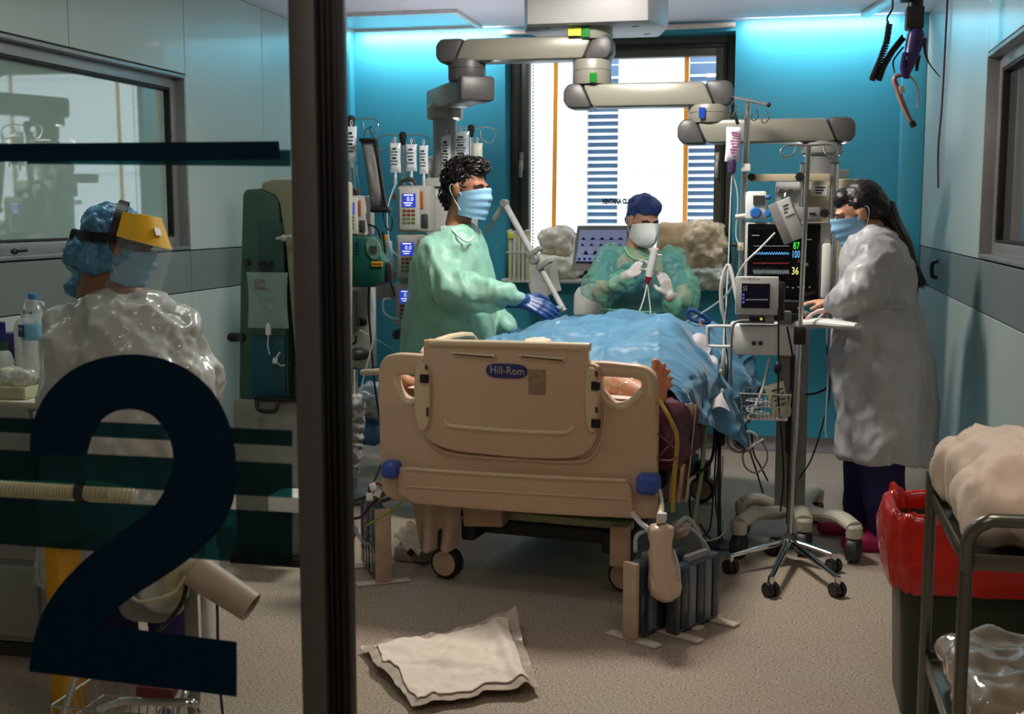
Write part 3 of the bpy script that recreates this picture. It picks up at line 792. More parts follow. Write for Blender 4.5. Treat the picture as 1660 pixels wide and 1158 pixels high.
# round drip chambers and lines below the bags
for (u_, Y, v0, v1, u2, lb) in ((641, 6.3, 280, 345, 636, 'leftmost drip line below the bags over the pump tower'), (667, 6.3, 278, 340, 668, 'middle drip line below the bags over the pump tower'),
                           (687, 6.3, 282, 350, 690, 'right drip line below the bags over the pump tower'), (578, 5.85, 265, 340, 582, 'drip line beside the black door edge'),):
    t = thing('drip_line', at(u2, v1, Y), lb, 'drip line')
    MB().tube([at(u_, v0 + 4, Y), at((u_ + u2) / 2 + 2, (v0 + v1) / 2, Y), at(u2, v1, Y)], 0.0028, 6).build('tube', m_tubing, t)
    c = at(u_, v0 + 12, Y); MB().lathe([(0.003, -0.03), (0.009, -0.024), (0.009, 0.024), (0.005, 0.03)], c, (0, 0, 1), 12).build('drip_chamber', m_bagclear, t)
    MB().box(at(u2 * .5 + u_ * .5, v0 * .4 + v1 * .6, Y), (0.014, 0.016, 0.03), bev=0.003).build('roller_clamp', mt('orange_clamp', (178, 92, 40), 0.4), t)
# syringe tube balloon, white sphere behind the bags
mb = MB(); c = at(699, 268, 6.6); mb.ell(c, (0.045, 0.045, 0.05)); mb.cyl(c - V((0, 0, 0.1)), c - V((0, 0, 0.04)), 0.02, n=14)
tag(mb.build('humidifier_flask', m_white), 'round white flask behind the bags over the pump tower', 'flask')

# pressure infuser bag (grey cuff)
t = thing('pressure_infuser', at(612, 345, 5.85), 'grey pressure cuff bag with black straps hanging beside the door edge', 'pressure bag')
a, b_ = at(598, 228, 5.82), at(614, 338, 5.82); uz = (a - b_).normalized(); ux = V((uz.z, 0, -uz.x))
pillow(MB(), (a + b_) / 2, 0.085, (a - b_).length, 0.06, ux, uz, n=12, wob=0.008, seed=3).build('cuff', mt('grey_nylon', (110, 110, 108), 0.6, bump=0.2, bscale=300), t)
MB().box((a + b_) / 2 + ux * 0.04 + V((0, -0.012, 0)), (0.014, 0.03, (a - b_).length * 0.97), rot=Matrix((ux, V((0, 1, 0)), uz)).transposed(), bev=0.005).build('edge_band', m_black, t)
MB().box(a + V((0, 0, 0.002)), (0.09, 0.05, 0.018), bev=0.006).build('top_band', m_black, t)
for s in (-1, 1): MB().tube([a + ux * 0.03 * s, a + uz * 0.05 + ux * 0.012 * s, at(603, 205, 5.82)], 0.006, 6, flat=(1, 0.3)).build('strap', m_black, t)
MB().box(b_ + V((0.01, 0, -0.006)), (0.1, 0.05, 0.03), bev=0.01).build('bottom_cap', m_black, t)
MB().tube([b_ + V((0.02, 0, -0.01)), b_ + V((0.035, -0.01, -0.08)), b_ + V((0.06, 0, -0.11)), b_ + V((0.07, 0, -0.05)), b_ + V((0.04, 0, -0.01))], 0.004, 7).build('inflation_hose', m_black, t)

# ---------------------------------------------------------------- infusion pumps
m_pump = mt('pump_housing', (158, 156, 148), 0.4, var=0.04)
m_key = mt('rust_key', (120, 58, 38), 0.45); m_key2 = mt('green_key', (96, 110, 60), 0.45)
def pump(u0, v0, u1, v1, Y, label, handle=False, dep=0.16):
    t = thing('infusion_pump', base_pt(u0, u1, v1, Y), label, 'infusion pump', 'infusion pumps')
    w, h = u1 - u0, v1 - v0
    def sub(a, b_, c, d, yo, dp, bev, m, nm, par=t, sm=35):
        return pbox(MB(), u0 + a * w, v0 + b_ * h, u0 + c * w, v0 + d * h, Y - yo, dp, bev).build(nm, m, par, smooth=sm)
    sub(0, 0, 1, 1, 0, dep, 0.018, m_pump, 'housing')
    f_ = sub(0.08, 0.05, 0.70, 0.95, 0.008, 0.02, 0.006, m_lgrey, 'front_panel')
    sc = sub(0.17, 0.17, 0.60, 0.46, 0.0105, 0.006, 0.0, m_scr_blue, 'screen', sm=0)
    c = at(u0 + 0.38 * w, v0 + 0.31 * h, Y - 0.012); hz = sz(h, Y)
    mb = MB()
    mb.box(c + V((0, 0, hz * 0.11)), (sz(w * 0.32, Y), 0.001, hz * 0.025))
    mb.text('0.0', c + V((sz(w, Y) * 0.05, 0, hz * 0.02)), (1, 0, 0), (0, 0, 1), hz * 0.13)
    for k in range(2): mb.box(c + V((-sz(w * 0.02, Y), 0, -hz * (0.06 + 0.05 * k))), (sz(w * (0.3 - 0.1 * k), Y), 0.001, hz * 0.022))
    mb.build('readout', m_scr_txt, sc, smooth=0)
    for r_ in range(4):
        for k in range(3):
            o = pbox(MB(), u0 + (0.19 + 0.14 * k) * w, v0 + (0.51 + 0.085 * r_) * h, u0 + (0.30 + 0.14 * k) * w, v0 + (0.565 + 0.085 * r_) * h, Y - 0.0105, 0.004, 0.001).build('key', m_key if r_ < 2 else m_key2, t, smooth=0)
    sub(0.76, 0.60, 0.98, 0.92, 0.004, 0.02, 0.008, m_dark, 'clamp_recess')
    sub(0.76, 0.12, 0.84, 0.5, 0.004, 0.01, 0.002, mt('orange_stripe', (178, 84, 40), 0.45), 'stripe')
    if handle:
        a, b_ = at(u0 + 0.12 * w, v0 + 2, Y + 0.05), at(u0 + 0.62 * w, v0 + 2, Y + 0.05)
        MB().tube([a, a + V((0.01, 0, 0.03)), (a + b_) / 2 + V((0, 0, 0.04)), b_ + V((-0.01, 0, 0.03)), b_], 0.012, 8).build('carry_handle', m_dark, t)
    return t
pump(643, 301, 694, 377, 6.2, 'topmost infusion pump of the tower with blue screen', True)
pump(641, 380, 690, 455, 6.2, 'middle infusion pump of the tower with blue screen')
pump(639, 458, 688, 530, 6.2, 'lowest infusion pump of the tower, partly behind the green gown')
pump(548, 317, 592, 383, 5.8, 'infusion pump mostly hidden behind the black door edge', True)
# pump tower pole and clamp
t = thing('pump_tower', at(664, 555, 6.42), 'vertical rail carrying the three stacked infusion pumps', 'pump rail')
MB().cyl(at(664, 560, 6.42), at(664, 345, 6.42), 0.016, n=14).build('pole', m_steel, t)
MB().box(at(651, 540, 6.25), (0.03, 0.2, 0.05), bev=0.006).build('clamp', m_dark, t)
MB().cyl(at(636, 543, 6.2), at(655, 543, 6.2), 0.009, n=10).build('clamp_screw', m_black, t)
# horizontal grey beam and left floor column
mb = MB(); pbox(mb, 585, 462, 690, 486, 6.48, 0.06, 0.006); pbox(mb, 585, 440, 690, 450, 6.48, 0.03, 0.004)
tag(mb.build('equipment_rail', m_grey), 'grey horizontal equipment rail behind the pump tower', 'rail')
t = thing('equipment_column', at(580, 600, 5.95), 'tall pale grey equipment column beside the door edge', 'equipment column')
mb = MB(); pbox(mb, 555, 462, 599, 598, 5.95, 0.12, 0.01); mb.build('panel', m_lgrey, t)
mb = MB(); pbox(mb, 556, 470, 574, 540, 5.9, 0.05, 0.006); mb.build('connector_block', m_grey, t)
for (u_, v_, r_) in ((580, 523, 0.022), (586, 523, 0.02)): MB().lathe([(r_, 0), (r_, 0.02), (r_ * .7, 0.025)], at(u_, v_, 5.88), (0.6, 0.8, 0), 14).build('valve_knob', m_black, t)
MB().lathe([(0.028, 0), (0.034, 0.01), (0.034, 0.05), (0.028, 0.06)], at(572, 575, 5.86), (0.8, 0.6, 0), 18).build('round_knob', m_dark, t)
MB().lathe([(0.028, 0), (0.03, 0.02), (0.02, 0.04)], at(585, 575, 5.9), (0.8, 0.6, 0), 18).build('round_knob', m_dark, t)
MB().tube([at(566, 530, 5.88), at(566, 555, 5.88), at(576, 556, 5.88), at(577, 545, 5.88)], 0.006, 7).build('hook', m_black, t)
MB().cyl(at(571, 900, 5.95), at(571, 598, 5.95), 0.03, n=14).build('foot_post', m_lgrey, t)
mb = MB(); c = fl(571, 905); mb.lathe([(0.2, 0), (0.21, 0.02), (0.16, 0.05), (0.04, 0.07)], V((at(571, 900, 5.95).x, 6.0, 0)), (0, 0, 1), 24); mb.build('foot', m_grey, t)
# green device
t = thing('green_pump_unit', base_pt(563, 622, 466, 5.75), 'dark green box-shaped medical device with yellow label', 'medical device')
P = lambda u_, v_: at(u_, v_, 5.7)
mb = MB(); mb.prism([P(556, 466), P(606, 466), P(620, 458), P(621, 425), P(617, 418), P(601, 386), P(590, 383), P(556, 384)], (0, 0.2, 0), bev=0.012); mb.build('housing', mt('dark_green_plastic', (10, 72, 62), 0.35, var=0.06), t)
mb = MB(); pts = []
for k in range(16): q = 2 * math.pi * k / 16; pts.append(P(605.5 + 11.5 * math.cos(q) + 3 * math.sin(q), 403 + 18 * math.sin(q)) + V((0, -0.004, 0)))
mb.prism(pts, (0, 0.01, 0)); fp = mb.build('control_plate', mt('sage_plate', (92, 128, 112), 0.4), t)
MB().box(P(606, 404) + V((0, -0.007, 0)), (0.035, 0.004, 0.03)).build('display', m_dark, fp, smooth=0)
pbox(MB(), 602, 424, 620, 432, 5.695, 0.004).build('warning_label', mt('orange_label', (222, 160, 30), 0.5), t, smooth=0)
mb = MB()
for k in range(4): pbox(mb, 603.5 + k * 4, 426.5, 606 + k * 4, 429.5, 5.693, 0.002)
mb.build('label_print', m_print, t, smooth=0)
mb = MB()
for k in range(5): pbox(mb, 577, 391 + k * 4.5, 582, 393 + k * 4.5, 5.694, 0.006)
mb.build('vent_slot', mt('blue_slot', (20, 60, 90), 0.4), t, smooth=0)
MB().box(P(623, 442) + V((0, 0.08, 0)), (0.03, 0.1, 0.1), bev=0.012).build('side_knob', m_black, t)
# small box with orange top behind pumps
t = thing('wall_dispenser', base_pt(612, 630, 432, 6.6), 'small white dispenser with orange top behind the green device', 'dispenser')
mb = MB(); pbox(mb, 612, 391, 630, 432, 6.6, 0.08, 0.008); mb.build('body', m_white, t); mb = MB(); pbox(mb, 615, 381, 625, 392, 6.62, 0.06, 0.005); mb.build('top', MATS['orange_label'], t)
# cables hanging on the left
CB = 'cables hanging by the pump tower'
cable('cable', [at(594, 363, 5.84), at(612, 372, 5.84), at(620, 400, 5.86), at(628, 440, 5.9), at(640, 480, 6.0)], 0.005, m_cable, 'black cable running from the hidden pump to the tower', CB)
cable('cable', [at(620, 375, 5.8), at(623, 420, 5.8)] + [at(598, 470, 5.75), at(602, 560, 5.75), at(607, 620, 5.7), at(620, 735, 5.6), at(600, 795, 5.4)], 0.0055, m_cable, 'long black cable hanging down beside the bed', CB)
cable('clear_tube', [at(606, 468, 5.7), at(606, 540, 5.7), at(598, 580, 5.7), at(590, 610, 5.7), at(583, 640, 5.7)], 0.004, m_tubing, 'clear tube hanging below the green device', CB, cat='tube')
cable('clear_tube', [at(583, 535, 5.8), at(618, 555, 5.9), at(650, 575, 6.05)], 0.003, m_tubing, 'thin clear tube crossing behind the footboard corner', CB, cat='tube')
cable('clear_tube', [at(634, 485, 6.25), at(622, 486, 6.2), at(622, 505, 6.2), at(634, 515, 6.2), at(648, 517, 6.18)], 0.006, m_tubing, 'thick clear loop of tube left of the pump tower', CB, cat='tube')
cable('clear_tube', [at(640, 300, 6.25), at(630, 330, 6.2), at(628, 360, 6.2), at(633, 400, 6.2), at(645, 415, 6.18)], 0.0035, m_tubing, 'clear tube looping beside the topmost pump', CB, cat='tube')
# ---------------------------------------------------------------- right-hand equipment
# drip pole clamped to the pendant rail, with perspective crossbar
t = thing('drip_pole', at(1198, 475, 5.95), 'chrome drip pole with four hooks carrying the small blood bag', 'drip pole')
a = at(1213, 160, 5.95); b_ = at(1199, 475, 5.95)
MB().cyl(b_, a, 0.014, n=16).build('pole', m_steel, t)
MB().cyl(a + V((0, 0, -0.3)) * 1, a, 0.011, n=14).build('upper_pole', m_steel, t)
c0, c1 = at(1188, 158, 5.95), at(1246, 170, 5.9)
MB().cyl(c0, c1, 0.008, n=10).build('crossbar', m_steel, t)
for q in (0.06, 0.4, 0.66, 0.95):
    p = c0.lerp(c1, q)
    MB().tube([p, p + V((0.002, 0, -0.03)), p + V((0.012, 0, -0.06)), p + V((-0.006, 0, -0.085)), p + V((-0.022, 0, -0.075)), p + V((-0.016, 0, -0.055))], 0.003, 7).build('hook', m_chrome, t)
for q in (0, 1): MB().ell(c0.lerp(c1, q), 0.011).build('end_cap', m_black, t)
MB().box(at(1209, 272, 5.93), (0.045, 0.06, 0.035), bev=0.005).build('clamp', m_white, t)
MB().box(at(1201, 400, 5.93), (0.03, 0.05, 0.04), bev=0.005).build('lower_clamp', m_beige, t)
MB().cyl(at(1186, 397, 5.92), at(1199, 398, 5.92), 0.009, n=10).build('clamp_screw', m_black, t)
t = thing('blood_bag', at(1187, 280, 5.9), 'small white bag with lilac print hanging from the chrome drip pole', 'infusion bag')
a, b_ = at(1190, 206, 5.88), at(1187, 262, 5.88); uz = (a - b_).normalized(); ux = V((uz.z, 0, -uz.x))
pillow(MB(), (a + b_) / 2, 0.072, (a - b_).length, 0.04, ux, uz, wob=0.005, seed=9).build('bag', mt('pale_bag', (200, 192, 196), 0.3), t)
mb = MB()
for k in range(9): mb.box((a + b_) / 2 + uz * (0.055 - 0.013 * k) + ux * 0.008 + V((0, -0.022, 0)), (0.04 - 0.008 * (k % 3), 0.002, 0.006))
mb.build('print', mt('lilac_print', (150, 90, 140), 0.5), t, smooth=0)
MB().lathe([(0.004, -0.05), (0.018, -0.04), (0.02, 0), (0.014, 0.02)], b_ + V((0, 0, -0.01)), (0, 0, 1), 14).build('filter', mt('purple_filter', (52, 36, 74), 0.3), t)
MB().box(at(1193, 192, 5.89), (0.016, 0.02, 0.06), rot=(0, R(-20), 0), bev=0.004).build('hanger_clip', m_black, t)
cable('clear_tube', [at(1187, 276, 5.88), at(1184, 330, 5.88), at(1181, 420, 5.8), at(1177, 500, 5.7), at(1178, 590, 5.6)], 0.0035, m_tubing, 'clear tube hanging straight down from the blood bag', cat='tube')
cable('clear_tube', [at(1187, 276, 5.88), at(1196, 320, 5.9), at(1193, 380, 5.92), at(1200, 400, 5.9)], 0.003, m_whcable, 'white thin tube from the blood bag back to its pole', cat='tube')

# infusion/oxygen controller clamped to the pole
t = thing('gas_controller', base_pt(1207, 1245, 357, 5.85), 'white controller with small dark display and blue dial', 'controller')
mb = MB(); pbox(mb, 1208, 310, 1243, 356, 5.82, 0.09, 0.014); mb.build('housing', m_white, t)
pbox(MB(), 1221, 317, 1240, 332, 5.812, 0.01, 0.001).build('display', m_dark, t, smooth=0)
MB().lathe([(0.02, 0), (0.026, 0.008), (0.026, 0.02)], at(1225, 345, 5.795), (0, 1, 0), 20).build('dial', mt('blue_dial', (40, 100, 170), 0.35), t)
MB().lathe([(0.012, 0), (0.016, 0.006), (0.016, 0.02)], at(1244, 346, 5.80), (0.3, 1, 0), 16).build('side_dial', MATS['blue_dial'], t)
MB().ell(at(1246, 320, 5.83), (0.014, 0.014, 0.012)).build('blue_button', MATS['blue_dial'], t)
MB().cyl(at(1192, 352, 5.86), at(1210, 350, 5.86), 0.012, n=12).build('clamp', m_lgrey, t)

# tilted grey device bracketed in front of the monitor
t = thing('tilted_module', at(1285, 392, 5.6), 'grey rectangular module hanging tilted in front of the big monitor', 'medical device')
rz = Matrix.Rotation(R(-27), 3, 'Y') @ Matrix.Rotation(R(0), 3, 'X')
rz = Matrix.Rotation(R(24), 3, 'Y')
rz = Matrix.Rotation(R(-24), 3, 'Y')
c = at(1276, 358, 5.58)
MB().box(c, (0.105, 0.06, 0.19), rot=rz, bev=0.006).build('housing', m_grey, t)
MB().box(c + rz @ V((0.018, -0.035, 0.0)), (0.06, 0.03, 0.185), rot=rz, bev=0.004).build('front_cover', m_lgrey, t)
lb = MB().box(c + rz @ V((0.02, -0.0515, 0.05)), (0.045, 0.002, 0.06), rot=rz).build('paper_label', m_white, t, smooth=0)
mb = MB()
for k in range(3): mb.box(c + rz @ V((0.02 - 0.006 * k, -0.053, 0.065 - k * 0.014)), (0.026 - 0.005 * k, 0.001, 0.005), rot=rz)
mb.build('print', m_print, t, smooth=0)
t2 = thing('bracket', at(1310, 356, 5.8), 'grey bracket arm with black knob beside the tilted module', 'bracket')
pbox(MB(), 1287, 336, 1330, 356, 5.78, 0.03, 0.004).build('plate', m_grey, t2)
star_knob(at(1337, 346, 5.76), 0.02, t2)
pbox(MB(), 1312, 345, 1322, 348, 5.775, 0.01).build('slot', m_black, t2, smooth=0)

# patient monitor
t = thing('patient_monitor', at(1275, 490, 5.85), 'large black-screened patient monitor showing 87, 100 and 36', 'monitor')
YM = 5.80
mb = MB(); pbox(mb, 1207, 360, 1346, 490, YM + 0.03, 0.06, 0.012); mb.build('housing', m_lgrey, t)
pbox(MB(), 1211, 363, 1329, 487, YM + 0.012, 0.02, 0.006).build('bezel', mt('black_gloss', (9, 10, 11), 0.15), t)
sc = pbox(MB(), 1217, 372, 1324, 480, YM + 0.009, 0.004).build('screen', mt('monitor_glass', (5, 6, 8), 0.08), t, smooth=0)
pbox(MB(), 1332, 395, 1347, 485, YM - 0.03, 0.07, 0.012).build('module_bay', m_white, t)
def glow(nm, c, s=1.0): return mt('glow_' + nm, c, 0.5, emit=c, estr=s)
g_g, g_b, g_y, g_r, g_w = glow('green', (60, 220, 60), .8), glow('blue', (90, 170, 230), .8), glow('yellow', (230, 220, 130), .8), glow('red', (150, 30, 40), .6), glow('grey', (120, 125, 130), .5)
def num(s, u_, v_, h, m, par, Y, sq=0.66):
    MB().text(s, at(u_, v_, Y), (1, 0, 0), (0, 0, 1), sz(h, Y) * 1.4, squeeze=sq).build('reading', m, par, smooth=0)
YS = YM + 0.006
num('87', 1291, 399, 11, g_g, sc, YS); num('100', 1290, 413, 12, g_b, sc, YS, .52); num('36', 1289, 440, 12, g_y, sc, YS); num('42', 1308, 429, 5, g_w, sc, YS); num('17', 1295, 424, 5, g_r, sc, YS)
def trace(v_, amp, m, fn, u0=1221, u1=1279, n=90, r=0.0011):
    pts = [at(u0 + (u1 - u0) * k / n, v_ - amp * fn(k / n), YS) for k in range(n + 1)]
    MB().tube(pts, r, 4, sub=0).build('trace', m, sc, smooth=0)
trace(399, 4, g_w, lambda x: (1 if (x * 15) % 1 > 0.86 else 0) - 0.1 * math.sin(x * 190))
trace(413, 4, g_b, lambda x: abs(math.sin(x * 45)) ** 2)
trace(427, 1.5, g_r, lambda x: math.sin(x * 40) * 0.4)
trace(441, 4.5, g_w, lambda x: math.sin(x * 130) * 0.9)
mb = MB()
for k in range(7): pbox(mb, 1257 + k * 9, 465 + (k % 2), 1260 + k * 9, 466.5 + (k % 2), YS, 0.001)
pbox(mb, 1219, 381, 1231, 382.5, YS, 0.001); pbox(mb, 1308, 388, 1316, 389, YS, 0.001)
mb.build('menu_marks', g_w, sc, smooth=0)
MB().box(at(1285, 500, YM + 0.1), (0.09, 0.12, 0.1), bev=0.01).build('mount_arm', m_black, t)

# small monitor reading 55 on a box, both on the wheeled column
t = thing('small_monitor', base_pt(1193, 1262, 524, 5.45), 'small square grey monitor reading 55, standing on the white box', 'monitor')
mb = MB(); pbox(mb, 1192, 449, 1262, 511, 5.40, 0.05, 0.006); mb.build('front_frame', m_lgrey, t)
pbox(MB(), 1202, 460, 1248, 500, 5.396, 0.01).build('screen', mt('violet_dark_screen', (22, 18, 40), 0.15), t, smooth=0)
pbox(MB(), 1196, 510, 1255, 525, 5.42, 0.1, 0.004).build('button_strip', m_grey, t)
pbox(MB(), 1214, 513, 1240, 522, 5.415, 0.01, 0.002).build('button_panel', mt('navy_panel', (18, 22, 48), 0.3), t)
MB().ell(at(1234, 517.5, 5.413), 0.006).build('power_light', glow('amber', (220, 190, 60), .8), t)
pbox(MB(), 1252, 458, 1272, 520, 5.46, 0.10, 0.008).build('rear_housing', m_black, t)
num('55', 1208, 468, 8, g_w, t, 5.392)
MB().text('UVI MEDICA', at(1216, 453, 5.394), (1, 0, 0), (0, 0, 1), sz(6, 5.4), squeeze=0.9).build('name_strip', m_print, t, smooth=0)
mb = MB()
pts = [at(1209 + 36 * k / 40, 488 - 3 * abs(math.sin(k * 0.9)), 5.393) for k in range(41)]; mb.tube(pts, 0.001, 4, sub=0); mb.build('trace', g_w, t, smooth=0)
mb = MB()
for k in range(3): pbox(mb, 1203, 476 + k * 6, 1207, 480 + k * 6, 5.393, 0.001)
mb.build('icons', glow('violet', (80, 70, 150), .6), t, smooth=0)

ct = thing('monitor_cart', V((fl(1285, 880).x, fl(1285, 880).y, 0)), 'pale wheeled monitor cart with curved five-caster base', 'cart')
YC = 5.6
xc0 = at(1281, 700, YC)
mb = MB(); zt = at(1280, 505, YC).z
mb.box((xc0.x - 0.035, YC, (zt + 0.16) / 2 + 0.0), (0.055, 0.09, zt - 0.16), bev=0.01); mb.box((xc0.x + 0.05, YC + 0.01, (zt + 0.16) / 2), (0.045, 0.09, zt - 0.16), bev=0.012)
mb.build('column', m_grey, ct)
MB().box((xc0.x + 0.01, YC - 0.005, (zt + 0.16) / 2), (0.05, 0.05, zt - 0.18), bev=0.004).build('column_core', m_dark, ct)
mb = MB(); pbox(mb, 1181, 528, 1290, 577, 5.47, 0.22, 0.012); mb.build('equipment_box', m_white, ct)
for u_ in (1222, 1233): MB().lathe([(0.008, 0), (0.01, 0.006), (0.01, 0.015)], at(u_, 557, 5.46), (0, 1, 0), 14).build('knob', m_dark, ct)
a = [at(1186, 529, 5.47), at(1152, 529, 5.47), at(1147, 533, 5.47), at(1147, 557, 5.47), at(1152, 561, 5.47), at(1186, 562, 5.47)]
MB().tube(a, 0.007, 8, sub=3).build('side_handle', m_white, ct)
MB().tube([p + V((0.004, 0.01, 0)) for p in a], 0.007, 8, sub=3).build('side_handle_pad', m_black, ct)
hp = [at(1300, 527, 5.48), at(1330, 524, 5.28), at(1365, 527, 5.14), at(1391, 529, 5.08)]
MB().tube(hp, [0.034, 0.032, 0.026, 0.018], 14, flat=(1.3, 0.7)).build('push_handle', m_white, ct)
MB().box(at(1297, 521, 5.48), (0.04, 0.05, 0.05), bev=0.005).build('handle_clamp', m_black, ct)
MB().box(at(1283, 705, 5.53), (0.045, 0.03, 0.17), bev=0.006).build('power_box', m_black, ct)
# curved base legs with casters
bc = V((fl(1288, 868).x, fl(1288, 868).y, 0.15))
ends = [fl(1197, 905), fl(1383, 912), fl(1203, 868), fl(1322, 848), fl(1302, 900)]
m_base = mt('pale_base_plastic', (190, 186, 166), 0.35, var=0.04)
for i, e in enumerate(ends):
    e = V((e.x, e.y, 0.155))
    MB().tube([bc, bc.lerp(e, 0.35) + V((0, 0, -0.01)), bc.lerp(e, 0.75) + V((0, 0, 0.02)), e], [0.05, 0.042, 0.038, 0.036], 14, flat=(1.1, 0.75)).build('base_leg', m_base, ct)
    MB().lathe([(0.034, -0.045), (0.036, -0.03), (0.036, 0.0), (0.028, 0.01)], e, (0, 0, 1), 18).build('caster_housing', m_base, ct)
    wheel(ct, V((e.x, e.y, 0.056)), 0.056, 0.045, (0.9, -0.35, 0), m_dark)
# wire basket
YBk = 5.42
def wire_basket(t, c, w, d, h, nx, ny, r, m, top=1.15):
    P = lambda a, b_, k: c + V((a * w / 2 * (1 + (top - 1) * k), b_ * d / 2 * (1 + (top - 1) * k), h * k))
    for k in (0.0, 0.5, 1.0):
        MB().tube([P(-1, -1, k), P(1, -1, k), P(1, 1, k), P(-1, 1, k)], r * (1.6 if k == 1 else 1), 5, sub=0, closed=True).build('rim_wire', m, t)
    mb = MB()
    for i in range(nx + 1):
        q = -1 + 2 * i / nx; mb.tube([P(q, -1, 1), P(q, -1, 0), P(q, 1, 0), P(q, 1, 1)], r, 5, sub=0)
    for i in range(1, ny):
        q = -1 + 2 * i / ny; mb.tube([P(-1, q, 1), P(-1, q, 0), P(1, q, 0), P(1, q, 1)], r, 5, sub=0)
    mb.build('wire_mesh', m, t)
bk = thing('wire_basket', at(1240, 678, YBk), 'wire basket hanging on the monitor cart column', 'basket')
wire_basket(bk, at(1240, 676, YBk), 0.19, 0.17, 0.115, 11, 8, 0.002, m_steel)
t = thing('packet', at(1262, 660, YBk + 0.03), 'pale striped packet stuck upright in the wire basket', 'packet')
mb = MB(); pillow(mb, at(1262, 650, YBk + 0.03), 0.09, 0.16, 0.02, (0.95, 0.1, 0.3), (-0.3, 0, 0.95)); mb.build('wrapper', mt('pale_green_packet', (184, 186, 150), 0.4), t)
mb = MB()
for k in range(4): mb.box(at(1260 + k * 2, 632 + k * 8, YBk + 0.018), (0.05, 0.002, 0.006), rot=(0, R(-17), 0))
mb.build('print', m_print, t, smooth=0)
t = thing('coiled_tube', at(1226, 670, YBk), 'clear tubing coiled inside the wire basket', 'tube')
mb = MB(); pts = []
for k in range(40):
    q = k * 0.55; pts.append(at(1228, 660, YBk - 0.01) + V((0.05 * math.cos(q), 0.04 * math.sin(q), 0.03 * math.sin(q * 0.37))))
mb.tube(pts, 0.0035, 6, sub=2); mb.build('coil', m_tubing, t)

# five-star drip stand in front of the cart
sb = V((fl(1279, 912).x, fl(1279, 912).y, 0))
ds = thing('drip_stand', sb, 'chrome drip stand on a five-armed base with black casters', 'drip stand')
top = at(1311, 236, sb.y)
MB().cyl(sb + V((0, 0, 0.1)), sb.lerp(top, 0.55), 0.0135, n=14).build('lower_pole', m_steel, ds)
MB().cyl(sb.lerp(top, 0.5), top, 0.010, n=14).build('upper_pole', m_steel, ds)
p = sb.lerp(top, 0.555); MB().box(p, (0.05, 0.05, 0.075), bev=0.006).build('height_clamp', m_black, ds)
MB().lathe([(0.05, 0), (0.05, 0.02), (0.03, 0.04), (0.02, 0.06)], sb + V((0, 0, 0.07)), (0, 0, 1), 20).build('hub', m_dark, ds)
for (u_, v_) in ((1184, 930), (1249, 968), (1357, 968), (1351, 928), (1252, 900)):
    e = fl(u_, v_)
    s_ = V((e.x, e.y, 0.075))
    MB().tube([sb + V((0, 0, 0.095)), (sb + V((0, 0, 0.1))).lerp(s_, 0.25), s_], [0.018, 0.017, 0.011], 10, flat=(1, 0.8), sub=4).build('base_arm', m_chrome, ds)
    MB().cyl(s_ + V((0, 0, -0.03)), s_ + V((0, 0, 0.008)), 0.013, n=12).build('arm_end', m_chrome, ds)
    ax = V((0.75, 0.6, 0)).normalized()
    for s in (-1, 1):
        wheel(ds, V((e.x, e.y, 0.03)) + ax * 0.014 * s, 0.03, 0.02, ax)
for du, w in ((-42, 1), (45, 1)):
    s = 1 if du > 0 else -1; L = sz(abs(du), sb.y); q = 0.03
    MB().tube([top, top + V((s * (L - q), 0, 0.002)), top + V((s * L, -0.01, -q * 0.7)), top + V((s * (L - q * 0.5), -0.02, -q * 1.6)), top + V((s * (L - q * 1.7), -0.015, -q * 1.2)), top + V((s * (L - q * 2), 0, -q * 0.1))], 0.0042, 8).build('hook', m_steel, ds)

# thin bed-side pole with clamp
bp = V((fl(1166, 885).x, fl(1166, 885).y, 0.0))
t = thing('side_pole', bp, 'thin dark pole with pale clamp standing right of the bed', 'pole')
MB().cyl(bp, at(1166, 605, bp.y), 0.009, n=12).build('pole', m_dark, t)
MB().box(at(1158, 610, bp.y), (0.07, 0.06, 0.06), bev=0.008).build('clamp', m_beige, t)
MB().box(at(1167, 711, bp.y), (0.045, 0.05, 0.06), bev=0.006).build('joint', m_black, t)
MB().lathe([(0.08, 0.0), (0.085, 0.008), (0.03, 0.02)], bp, (0, 0, 1), 18).build('foot', m_dark, t)

